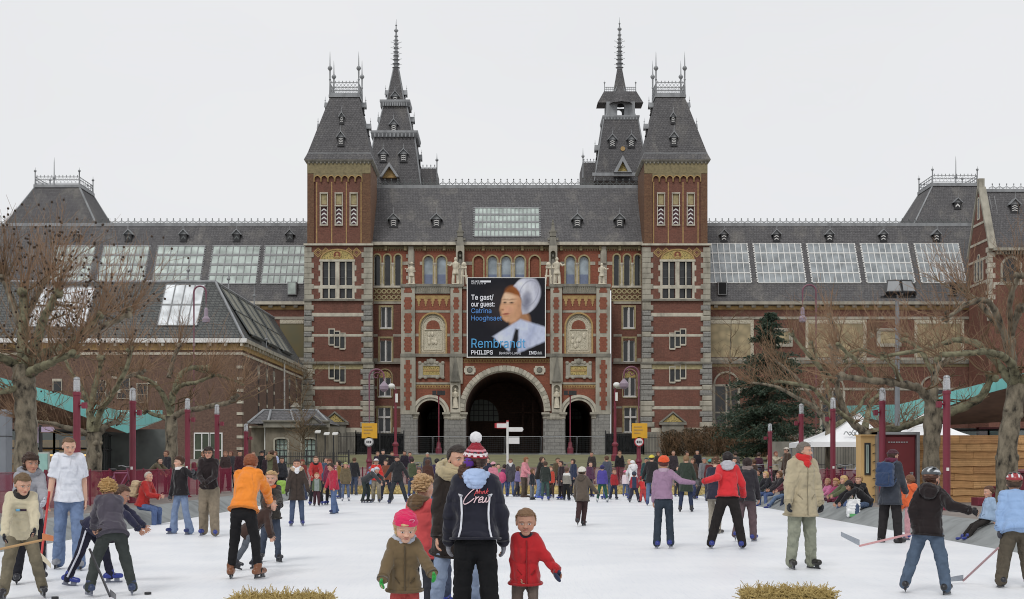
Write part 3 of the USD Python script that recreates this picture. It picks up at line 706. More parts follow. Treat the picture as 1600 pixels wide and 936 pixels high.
# ---------------------------------------------------------------- narrow bays either side of the entrance
for s in (-1,1):
    mx = (lambda p: p) if s < 0 else (lambda p: 1585.5 - p)
    rect = lambda x0,x1,y0,y1: pl.rect(*sorted((mx(x0),mx(x1))),y0,y1)
    bx = lambda m,x0,x1,y0,y1,out=.1,back=.05: pl.bx(m,*sorted((mx(x0),mx(x1))),y0,y1,out,back)
    w1 = [rect(595,602,480,512),rect(604,611.5,480,512)]
    w2 = [rect(594,602,532,565),rect(603.7,611.5,532,565)]
    w3 = [rect(592.5,600.5,590,619),rect(602.3,610.5,590,619)]
    hd = pl.arch(*sorted((mx(592.5),mx(610.5))),579,590)
    w4 = [rect(591,599.5,637,651),rect(601.3,610,637,651),rect(591,599.5,653,675),rect(601.3,610,653,675)]
    bay = obj('bay_wall',MB().poly(rect(579,630,449,714).difference(unary_union(w1 + w2 + w3 + w4 + [hd])),155,155.6),'brick',museum)
    for ws in (w1,w2,w3,w4): window(pl,ws,.07,inset=.3)
    obj('tympanum',MB().poly(hd,155.1,155.3),'gold',bay)
    m = MB()
    for ws,e in ((w1,0),(w2,.25),(w4,0)):
        x0,z0,x1,z1 = unary_union(ws).bounds; q = sbox(x0 - .02,z0,x1 + .02,z1 + e); m.poly(q.buffer(.22,join_style=2).difference(q),154.92,155.2)
    q = unary_union(w3 + [hd]).buffer(.12); m.poly(q.buffer(.12).difference(q),154.92,155.2)
    obj('window_surround',m,'yellow_brick',bay)
    m = MB()
    for a,b in ((522,526),(560,566),(604,608),(635,638),(668,675)):
        bx(m,580,590,a,b,.05); bx(m,614,627,a,b,.05)
    bx(m,580,627,471,475,.1); obj('stone_band',m,'stone',bay)
    obj('cornice',bx(MB(),579,628,565.5,569,.35),'stone_dark',bay)
    obj('plinth',bx(MB(),579,629,676,716,.15),'stone_dark',bay)

# ---------------------------------------------------------------- the projecting entrance
pl = P151
EC = 788.5
def big_arch(c,rin,ysp,ybot=716): 
    return arch(pl.x(c - rin),pl.x(c + rin),pl.z(ybot),pl.z(ysp),28)
aC,aL,aR = big_arch(EC,61.5,643),big_arch(672.8,21.5,647),big_arch(904,21.5,647)
pan = [pl.arch(656,697,489.5,553),pl.arch(883.5,925,489.5,553)]
front = pl.rect(628,952,447,716).difference(unary_union([aC,aL,aR] + pan))
m = MB().poly(front,151,152.2); m.box(pl.x(628),pl.x(629),152.2,155,Z0,pl.z(447)); m.box(pl.x(951),pl.x(952),152.2,155,Z0,pl.z(447)); m.box(pl.x(628),pl.x(952),151.1,155,pl.z(448),pl.z(446.5))
ent = obj('entrance_wall',m,'brick_orange',museum)
m = MB()
for c,rin,ro,ysp in ((EC,61.5,69.5,643),(672.8,21.5,30,647),(904,21.5,30,647)):
    for k,(a,b,o) in enumerate(((rin,rin + (ro - rin) * .45,.22),(rin + (ro - rin) * .5,ro,.36))):
        ring = big_arch(c,b,ysp).difference(big_arch(c,a,ysp)).intersection(sbox(-99,pl.z(ysp),99,99)); m.poly(ring,151 - o,151.9)
obj('archivolt',m,'stone_light',ent)
# voussoirs of the great arch, stone by stone
nv = 33
for i in range(nv):
    a0,a1 = PI * (i + .06) / nv,PI * (i + .94) / nv; c,zc = pl.x(EC),pl.z(643); sc = 151 / FPX
    pg = Polygon([(c + r * sc * math.cos(a),zc + r * sc * math.sin(a)) for r,a in ((63.5,a0),(71.5,a0),(71.5,(a0 + a1) / 2),(71.5,a1),(63.5,a1),(63.5,(a0 + a1) / 2))])
    obj('voussoir',MB().poly(pg,150.58 - float(R.uniform(0,.03)),150.8),'stone' if R.random() < .3 else 'stone_light',ent)
m = MB()
for x0,x1 in ((627,648.5),(704,722),(860,878),(931.5,953)):
    pl.bx(m,x0,x1,446,560,.35)
    pl.bx(m,x0 - 1,x1 + 1,558,600 if x0 in (704,860) else 645,.42)
pier = obj('pier',m,'stone',ent)
m = MB()
for x0,x1 in ((627,648.5),(704,722),(860,878),(931.5,953)):
    c = (x0 + x1) / 2; hwd = 3.4 if x1 - x0 < 20 else 5
    for a,b in ((450,458),(465,484),(490,521),(527,550)):
        n = max(2,int((b - a) / 3.2))
        for i in range(n): e = 1.3 if i % 2 else 0; pl.bx(m,c - hwd - e,c + hwd + e,a + (b - a) * i / n,a + (b - a) * (i + 1) / n,.38)
    if x1 - x0 > 20:
        n = 22
        for i in range(n): e = 2.4 if (i // 2) % 2 else 0; pl.bx(m,c - 3.4 - e,c + 3.4 + e,563 + 78 * i / n,563 + 78 * (i + 1) / n,.45)
obj('brick_inset',m,'brick_orange',pier)
m = MB()
for x0,x1 in ((626,649.5),(703,723),(859,879),(930.5,954)): pl.bx(m,x0,x1,444.5,449,.5); 
pl.bx(m,626,954,553,558,.5); pl.bx(m,648,704,444,448,.25); pl.bx(m,878,932,444,448,.25); pl.bx(m,723,859,448,452,.2)
for a,b in ((648,703),(879,931)):
    pl.bx(m,a,b,456.5,459,.25)
    for i in range(16): c = a + (b - a) * (i + .5) / 16; pl.bx(m,c - 1,c + 1,448,457,.2)
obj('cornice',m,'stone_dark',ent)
obj('parapet_panel',pl.bx(pl.bx(MB(),649,703,448,457,.08),879,931,448,457,.08),'relief',ent)
m = MB()
for a,b in ((649,703),(723,731),(852,859),(879,931)):
    pl.bx(m,a,b,485,488.5,.06)
    if b - a > 20: pl.bx(m,a,b,521.5,526,.04) if 0 else None
for a,b in ((649,655),(697.5,703),(723,731),(852,859),(879,883),(925.5,931)): pl.bx(m,a,b,521.5,525.5,.05)
pl.bx(m,648,704,553,556,.1); pl.bx(m,648,704,597.5,600.5,.12); pl.bx(m,878,932,597.5,600.5,.12)
obj('stone_band',m,'stone',ent)
m = MB()
for a,b in ((649,703),(879,931)):
    pl.bx(m,a,b,461.5,467,.05)
    for i in range(5):
        c = a + (b - a) * (i + .5) / 5; pl.bx(m,c - 3,c + 3,467,470.5,.05); pl.bx(m,c - 1.7,c + 1.7,470.5,475,.05); pl.bx(m,c - .8,c + .8,475,478.5,.05)
    for i in range(13): c = a + (b - a) * (i + .5) / 13; m.poly(Polygon([(pl.x(c - 2),pl.z(602.5)),(pl.x(c),pl.z(605.5)),(pl.x(c + 2),pl.z(602.5))]),150.95,151.1)
    pl.bx(m,a,b,601,602.6,.05); pl.bx(m,a,b,605.7,606.8,.05)
for i in range(32): c = 724 + 135 * (i + .5) / 32; m.poly(Polygon([(pl.x(c - 2),pl.z(562)),(pl.x(c),pl.z(565.4)),(pl.x(c + 2),pl.z(562))]),150.95,151.1)
pl.bx(m,723,859,560.4,562,.05); pl.bx(m,723,859,565.4,566.6,.05)
obj('yellow_ornament',m,'ochre',ent)
for g in pan:
    tb = obj('tile_tableau',MB().poly(g.buffer(-.02),151.25,151.4),'relief',ent)
    m = MB().poly(g.buffer(.13).difference(g.buffer(-.06)),150.9,151.3); obj('tableau_border',m,'ochre',tb)
    gi = affinity.scale(g,.74,.78).buffer(0); m = MB().poly(g.buffer(-.28).difference(g.buffer(-.36)),151.16,151.3); b = g.bounds
    m.poly(sbox(b[0] + .45,b[1] + .5,b[2] - .45,b[1] + 2.9).difference(sbox(b[0] + .52,b[1] + .57,b[2] - .52,b[1] + 2.83)),151.16,151.3)
    obj('inner_border',m,'statue',tb)
    obj('niche_relief',MB().poly(arch(b[0] + .75,b[2] - .75,b[1] + 2.95,b[1] + 3.2,10),151.18,151.3),'brick_orange',tb)
    m = MB()
    for i in range(9): m.ball((b[0] + .8 + (b[2] - b[0] - 1.6) * R.random(),151.2,b[1] + .9 + 1.5 * R.random()),(.16,.1,.28))
    obj('relief_figure',m,'statue',tb)
for c in (674,904):
    q = pl.rect(c - 20,c + 20,567,590); m = MB().poly(q.difference(pl.rect(c - 13,c + 13,572,586)),150.8,151.1)
    pl.bx(m,c - 7,c + 7,561,568,.25); m.ball((pl.x(c),150.75,pl.z(564.5)),(.32,.12,.36))
    for e in (-18,-9,9,18): m.ball((pl.x(c + e),150.78,pl.z(567)),(.22,.1,.2)); m.ball((pl.x(c + e),150.78,pl.z(590)),(.22,.1,.2))
    ca = obj('cartouche',m,'stone',ent); obj('cartouche_field',pl.bx(MB(),c - 13,c + 13,572,586,.12),'gold',ca); obj('inscription_band',pl.bx(MB(),c - 12,c + 12,577.4,580.6,.16),'ochre',ca)
for c in (734,843):
    m = MB().poly(pl.rect(c - 7,c + 7,572,585).union(pl.rect(c - 9,c + 9,575,582)).difference(Point(pl.x(c),pl.z(578.5)).buffer(.34)),150.85,151.1)
    ro = obj('roundel',m,'stone_light',ent); obj('roundel_boss',MB().ball((pl.x(c),150.98,pl.z(578.5)),(.32,.14,.32),2),'stone_dark',ro)
# inner piers: canopied niches with figures, columns, bases
def figure(m,x,y,z,h,lean=0.0,wide=1.0):
    """a carved standing figure in a robe"""
    m.lathe([(.0,0),(.17 * h * wide,.0),(.14 * h,.2 * h),(.105 * h,.5 * h),(.13 * h,.66 * h),(.135 * h,.76 * h),(.05 * h,.83 * h),(.045 * h,.86 * h)],(x,y,z),9)
    m.ball((x + lean * .1 * h,y - .01,z + .925 * h),(.062 * h,.07 * h,.078 * h),1)
    for e in (-1,1): m.tube([(x + e * .12 * h,y,z + .78 * h),(x + e * .17 * h,y - .04 * h,z + .6 * h),(x + e * .05 * h,y - .14 * h,z + .58 * h)],[.04 * h,.034 * h,.028 * h],5)
for x0,x1 in ((704,719.5),(862,877.5)):
    c = (x0 + x1) / 2
    m = MB().poly(pl.rect(x0,x1,597,645).difference(pl.arch(c - 5,c + 5,602,639)),150.45,151.2); m.box(pl.x(x0),pl.x(x1),150.9,151,pl.z(645),pl.z(597))
    n_ = obj('niche',m,'stone_light',ent)
    m = MB(); figure(m,pl.x(c),150.66,pl.z(638),2.35); obj('niche_statue',m,'statue',n_)
    m = MB().poly(Polygon([(pl.x(c - 6),pl.z(588)),(pl.x(c),pl.z(556)),(pl.x(c + 6),pl.z(588))]),150.3,151); pl.bx(m,c - 6,c + 6,588,598,.75); pl.bx(m,c - 8,c + 8,594,597,.9)
    m.box(pl.x(c - 3),pl.x(c + 3),150.2,150.4,pl.z(596),pl.z(580)); obj('canopy',m,'stone_dark',n_)
m = MB()
sc = 151 / FPX
for c,w in ((638,21),(937.0 + 5,21)): pl.bx(m,c - w / 2 - 1,c + w / 2 + 1,645,716,.5)
for a,b in ((695,727),(850,882)): pl.bx(m,a,b,655,716,.35); pl.bx(m,a + 5,b - 5,655,712,.5)
lowp = obj('lower_pier',m,'stone_grey',ent)
for c in (649.5,697.5,725,852,879.5,927.5):
    zb,zs = pl.z(716),pl.z(655)
    m = MB().lathe([(.42,zb),(.42,zb + .5),(.32,zb + .65),(.29,zb + .8),(.27,zs)],(pl.x(c),150.62,0),10); co = obj('column',m,'stone_grey',ent)
    m = MB().lathe([(.28,zs),(.34,zs + .12),(.30,zs + .25),(.42,zs + .55)],(pl.x(c),150.62,0),8); m.box(pl.x(c) - .46,pl.x(c) + .46,150.15,151.1,zs + .55,zs + .8); obj('capital',m,'stone',co)
m = MB()
for a,b in ((698,724),(853,879)):
    pl.bx(m,a,b,645.5,652,.45)
    for i in range(5): m.ball((pl.x(a + (b - a) * (i + .5) / 5),150.5,pl.z(653)),(.28,.14,.28))
pl.bx(m,626,650,643.5,647.5,.55); pl.bx(m,929,954,643.5,647.5,.55)
obj('impost',m,'stone',ent)
m = MB()
for a,b in ((626,651),(694,728),(849,883),(928,955)): pl.bx(m,a,b,703,718,.65)
obj('base_course',m,'stone_grey',ent)
# the passage behind the arches: dark vaulted hall with glazed lunettes at its far end
m = MB()
for g,dx in ((aC,0),(aL,0),(aR,0)):
    ring = g.buffer(.5).difference(g).intersection(sbox(-99,Z0,99,99)); m.poly(ring,152.2,171)
m.box(pl.x(625),pl.x(955),171,171.3,Z0,pl.z(560))
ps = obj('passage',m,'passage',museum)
m = MB()
pb = Plane(170.6)
for c,r,y in ((752,27,658),(672,18,655),(906,18,655)):
    lun = arch(pb.x(c - r),pb.x(c + r),pb.z(y),pb.z(y - 7),16)
    lo = obj('lunette',MB().poly(lun,170.75,170.85),'glass_green_dim',ps)
    m = MB(); b = lun.bounds
    for i in range(1,7): m.poly(sbox(b[0] + (b[2] - b[0]) * i / 7 - .05,b[1],b[0] + (b[2] - b[0]) * i / 7 + .05,b[3]).intersection(lun),170.65,170.75)
    for i in range(1,4): m.poly(sbox(b[0],b[1] + (b[3] - b[1]) * i / 4 - .05,b[2],b[1] + (b[3] - b[1]) * i / 4 + .05).intersection(lun),170.66,170.74)
    obj('glazing_bar',m,'black',lo)
m = MB()
for a in (815,830): m.box(pb.x(a),pb.x(a) + .2,165,165.2,Z0,pb.z(632))
m.box(pb.x(795),pb.x(848),165,165.2,pb.z(648),pb.z(646.5)); obj('passage_beam',m,'passage',ps)
# statues on the parapet: each its own carving
def sculpt(px,py0,py1,kind,mat='statue'):
    z0,h = pl.z(py1),pl.z(py0) - pl.z(py1); x = pl.x(px); y = 150.75; m = MB()
    m.box(x - .42,x + .42,y - .3,y + .3,z0,z0 + .12)
    for e in (-1,1): m.tube([(x + e * .1 * h,y,z0 + .1),(x + e * .06 * h,y,z0 + .45 * h)],[.055 * h,.06 * h],6)
    m.lathe([(.0,.36 * h),(.13 * h,.38 * h),(.10 * h,.55 * h),(.125 * h,.72 * h),(.12 * h,.78 * h),(.045 * h,.83 * h),(.04 * h,.86 * h)],(x,y,z0),9)
    m.ball((x,y,z0 + .92 * h),(.06 * h,.07 * h,.075 * h),1)
    if kind == 'hat': m.lathe([(.13 * h,.95 * h),(.12 * h,.965 * h),(.06 * h,.97 * h),(.05 * h,1.03 * h),(0,1.04 * h)],(x,y,z0),8)
    s_ = -1 if px < 790 else 1
    m.tube([(x + s_ * .11 * h,y,z0 + .77 * h),(x + s_ * .2 * h,y - .1,z0 + .68 * h),(x + s_ * .30 * h,y - .2,z0 + .72 * h)],[.04 * h,.036 * h,.03 * h],5)
    m.tube([(x - s_ * .11 * h,y,z0 + .77 * h),(x - s_ * .16 * h,y - .05,z0 + .6 * h),(x + s_ * .03 * h,y - .22,z0 + .55 * h)],[.04 * h,.036 * h,.03 * h],5)
    if kind == 'easel':
        e = x - s_ * -.0 + (.34 if px < 790 else -.34) * h * .9
        for q in (-.1,.1): m.tube([(e + q * h,y - .1,z0),(e + q * .5 * h,y,z0 + .62 * h)],.035 * h,4)
        m.box(e - .13 * h,e + .13 * h,y - .12,y,z0 + .28 * h,z0 + .34 * h); m.box(e - .1 * h,e + .1 * h,y - .2,y + .1,z0 + .58 * h,z0 + .66 * h); m.ball((e,y - .05,z0 + .72 * h),(.09 * h,.09 * h,.1 * h),1)
    return m
for px,a,b,k in ((712,402,445,'easel'),(870,402,445,'easel'),(643.5,411,445,'hat'),(940,411,445,'plain')):
    obj('statue',sculpt(px,a,b,k),'statue',ent)
# pinnacled shafts rising past the eaves, each with a bust in a niche
for c in (717.5,865.5):
    m = MB().poly(pl.rect(c - 6.5,c + 6.5,378,446).difference(pl.arch(c - 4,c + 4,386,408)),153.6,154.4); m.box(pl.x(c - 6),pl.x(c + 6),154.4,155.2,pl.z(446),pl.z(374))
    sh = obj('shaft',m,'stone',museum)
    m = MB(); x = pl.x(c); w0 = .46
    m.frustum((x - w0,x + w0,153.7,155.2,pl.z(378)),(x - .3,x + .3,154,154.8,pl.z(362))); m.box(x - .36,x + .36,153.9,154.9,pl.z(362),pl.z(355)); m.box(x - .42,x + .42,153.85,154.95,pl.z(355.5),pl.z(353.5))
    m.frustum((x - .26,x + .26,154.1,154.7,pl.z(353.5)),(x - .12,x + .12,154.3,154.5,pl.z(341))); m.ball((x,154.4,pl.z(341.5)),(.2,.2,.2),1); m.ball((x,154.4,pl.z(337)),(.11,.11,.22),1)
    for e in (-1,1): m.box(x + e * .52 - .12,x + e * .52 + .12,153.8,154.3,pl.z(369),pl.z(365)); 
    obj('pinnacle',m,'stone_dark',sh)
    m = MB(); m.ball((x,154.1,pl.z(393)),(.17,.17,.22),1); m.lathe([(.36,0),(.34,.3),(.2,.55),(.1,.65)],(x,154.15,pl.z(407)),8); obj('bust',m,'statue_dark',sh)

# ---------------------------------------------------------------- spires behind
def spire(c,tiers,finial_rows,base_row,lantern=False):
    Y = 186.0; q = Plane(Y)
    root = None
    for i,(xa,xb,ya,xc,xd,yb) in enumerate(tiers):
        w0,w1 = (q.x(xb) - q.x(xa)) / 2,(q.x(xd) - q.x(xc)) / 2; xm = q.x(c)
        m = MB().frustum((xm - w0,xm + w0,Y - w0,Y + w0,q.z(ya)),(xm - w1,xm + w1,Y - w1,Y + w1,q.z(yb)))
        o = obj('spire_roof',m,'slate',museum); root = root or o
        m = MB()
        for ex in (-1,1):
            for ey in (-1,1): m.tube([(xm + ex * w0,Y + ey * w0,q.z(ya)),(xm + ex * w1,Y + ey * w1,q.z(yb))],.1,4)
        obj('hip',m,'lead',o)
        k = (q.z(yb) - q.z(ya)) / max(w0 - w1,.1)
        yield o,xm,Y,w0,w1,q.z(ya),q.z(yb),k
def cornice_sq(parent,xm,Y,w,z,h=.9,o=.35):
    m = MB().frustum((xm - w,xm + w,Y - w,Y + w,z - h),(xm - w - o,xm + w + o,Y - w - o,Y + w + o,z - h * .35)); m.box(xm - w - o,xm + w + o,Y - w - o,Y + w + o,z - h * .35,z)
    for i in range(11):
        u = -w + 2 * w * (i + .5) / 11; m.box(xm + u - .1,xm + u + .1,Y - w - o + .05,Y - w,z - h,z - h * .4); m.box(xm - w - o + .05,xm + w + o - .05,Y + u - .1,Y + u + .1,z - h,z - h * .4)
    obj('cornice',m,'lead',parent)
def spike(parent,x,Y,z0,z1,r0):
    h = z1 - z0; prof = [(r0,z0)]
    for i in range(9):
        t = (i + .5) / 13; rr = r0 * (1 - t * .75)
        prof += [(rr,z0 + t * h),(rr * 1.75,z0 + (t + .012) * h),(rr * .85,z0 + (t + .03) * h)]
    prof += [(.12,z0 + .74 * h),(.30,z0 + .765 * h),(.32,z0 + .785 * h),(.1,z0 + .81 * h),(.07,z0 + .86 * h),(.16,z0 + .88 * h),(.05,z0 + .9 * h),(.015,z1)]
    m = MB().lathe(prof,(x,Y,0),8)
    for i in range(5):
        zz = z0 + h * (.1 + .11 * i); rr = r0 * 1.1
        for a in range(6): m.tube([(x + .6 * rr * math.cos(a * PI / 3),Y + .6 * rr * math.sin(a * PI / 3),zz),(x + 2.0 * rr * math.cos(a * PI / 3),Y + 2.0 * rr * math.sin(a * PI / 3),zz + .12)],.035,3,False)
    obj('spike',m,'lead',parent)
q = Plane(186.0)
gen = list(spire(619,[(577,661,300,588,650,221),(592,647,214,601,637,170),(604.5,633.5,167,615.2,622.8,108)],None,None))
for i,(o,xm,Y,w0,w1,za,zb,k) in enumerate(gen):
    if i < 2: cornice_sq(o,xm,Y,w1 + .15,zb + .75)
    for dx,dy,w in (((-16.5,261,1.0),(14.5,261,1.0)) if i == 0 else ((-4 + 0,213,.9),) if i == 1 else ((-3 + 0,166,.85),)):
        zz = q.z(dy); yy = Y - w0 + (zz - za) / k; dormer(o,q.x(619 + dx) + (.25 if i else 0),yy,zz,w,1.05,k)
    for e in (-1,1):
        f = (.5,.28,.12)[i]; zz = za + (zb - za) * f; dormer(o,xm + e * (w0 + (w1 - w0) * f),Y,zz,.9,1.0,k,rot=90 * e)
spike(gen[2][0],gen[2][1],186,q.z(110),q.z(30),.36)
gb = MB().poly(Polygon([(q.x(598),q.z(288)),(q.x(613),q.z(266)),(q.x(628),q.z(288)),(q.x(624),q.z(288)),(q.x(613),q.z(272)),(q.x(602),q.z(288))]),180.9,182.6); obj('gable',gb,'lead',gen[0][0])
obj('gable_field',MB().poly(Polygon([(q.x(602),q.z(288)),(q.x(613),q.z(272)),(q.x(624),q.z(288))]),181.6,182.4),'ochre',gen[0][0])
gen = list(spire(968,[(923,1007,292,942,995,193)],None,None))
o,xm,Y,w0,w1,za,zb,k = gen[0]
for dx in (-14,15): zz = q.z(238); dormer(o,q.x(968 + dx),Y - w0 + (zz - za) / k,zz,.95,1.05,k)
for e in (-1,1): dormer(o,xm + e * (w0 + (w1 - w0) * .45),Y,za + (zb - za) * .45,.9,1.1,k,rot=90 * e)
cornice_sq(o,xm,Y,w1,zb + .5,.6,.2)
obj('gilded_disc',MB().lathe([(0,-.05),(.33,-.05),(.33,.05),(0,.05)],(0,0,0),12).move(np.block([[rotm((1,0,0),90),np.array([[q.x(970)],[Y - w0 + (q.z(241) - za) / k - .1],[q.z(241)]])],[np.zeros((1,3)),np.ones((1,1))]])),'ochre',o)
gx = 968
m = MB().poly(Polygon([(q.x(gx - 14),q.z(282)),(q.x(gx),q.z(256)),(q.x(gx + 14),q.z(282))]).difference(Polygon([(q.x(gx - 8),q.z(281)),(q.x(gx),q.z(265)),(q.x(gx + 8),q.z(281))])),180.6,182.6); m.box(q.x(922),q.x(1006),180.9,181.4,q.z(287),q.z(282)); gb = obj('gable',m,'lead',o)
obj('gable_field',MB().poly(Polygon([(q.x(gx - 8),q.z(281)),(q.x(gx),q.z(265)),(q.x(gx + 8),q.z(281))]),181.2,182),'gold',gb)
# open belvedere with hooded arches on four sides
wl = (q.x(990) - q.x(946)) / 2
m = MB()
body = sbox(xm - wl,zb + .4,xm + wl,q.z(165)).difference(arch(q.x(962.5),q.x(973.5),q.z(191),q.z(172),10))
m.poly(body,Y - wl,Y - wl + .4); m.poly(body,Y + wl - .4,Y + wl); 
side = arch(Y - .55,Y + .55,q.z(191),q.z(172),10)
for e in (-1,1): m.polyx(sbox(Y - wl + .4,zb + .4,Y + wl - .4,q.z(165)).difference(side),xm + e * (wl - .4),xm + e * wl)
lan = obj('lantern',m,'lead',museum)
m = MB()
for e in (-1,1): m.tube([(xm + e * wl * 1.05,Y - wl - .05,zb + .4),(xm + e * .15,Y - wl * .2,q.z(128))],.15,4); m.tube([(xm + e * wl * 1.05,Y + wl + .05,zb + .4),(xm + e * .15,Y + wl * .2,q.z(128))],.15,4)
obj('strut',m,'lead',lan)
m = MB().lathe([(wl * .78,q.z(168)),(wl * .55,q.z(156)),(.12,q.z(142))],(xm,Y - wl + .1,0),8); m.lathe([(wl * .84,q.z(169)),(wl * .78,q.z(167))],(xm,Y - wl + .1,0),8)
obj('hood',m,'slate',lan)
for e in (-1,1):
    m = MB().frustum((xm + e * wl * 1.0 - 1.25,xm + e * wl * 1.0 + 1.25,Y - 1.6,Y + 1.6,q.z(165)),(xm + e * wl * .75 - .8,xm + e * wl * .75 + .8,Y - 1.1,Y + 1.1,q.z(146))); obj('hood',m,'slate',lan)
    m = MB().box(xm + e * wl * .75 - .75,xm + e * wl * .75 + .75,Y - 1,Y - .95,q.z(143),q.z(142)).box(xm + e * wl * .75 - .75,xm + e * wl * .75 + .75,Y - 1,Y - .95,q.z(140),q.z(139))
    for i in range(6): m.tube([(xm + e * wl * .75 - .75 + .3 * i,Y - .97,q.z(146)),(xm + e * wl * .75 - .75 + .3 * i,Y - .97,q.z(139))],.03,3)
    finial(m,xm + e * wl * 1.1,Y - 1,q.z(146),q.z(129),.05,.14,.8,6); obj('roof_railing',m,'lead',lan,kind='stuff')
m = MB().lathe([(.95,q.z(147)),(.62,q.z(126)),(.36,q.z(109))],(xm,Y,0),4); sp2 = obj('spire_roof',m,'slate',museum)
spike(sp2,xm,Y,q.z(110),q.z(27),.36)
# low roofs beside the spires
for s,(a,b) in ((1,(660,684)),(-1,(908,928))):
    m = MB().box(q.x(a),q.x(b),Y - 3,Y + 4,q.z(300),q.z(271 if s > 0 else 262)); lr = obj('side_roof',m,'slate',museum)
    m = MB(); cresting(m,q.x(a),q.x(b),Y - 3,q.z(271 if s > 0 else 262),.55,.5); finial(m,q.x(684.5 if s > 0 else 909),Y - 3,q.z(285),q.z(247 if s > 0 else 239),.07,.24,.72); obj('roof_cresting',m,'lead',lr,kind='stuff')

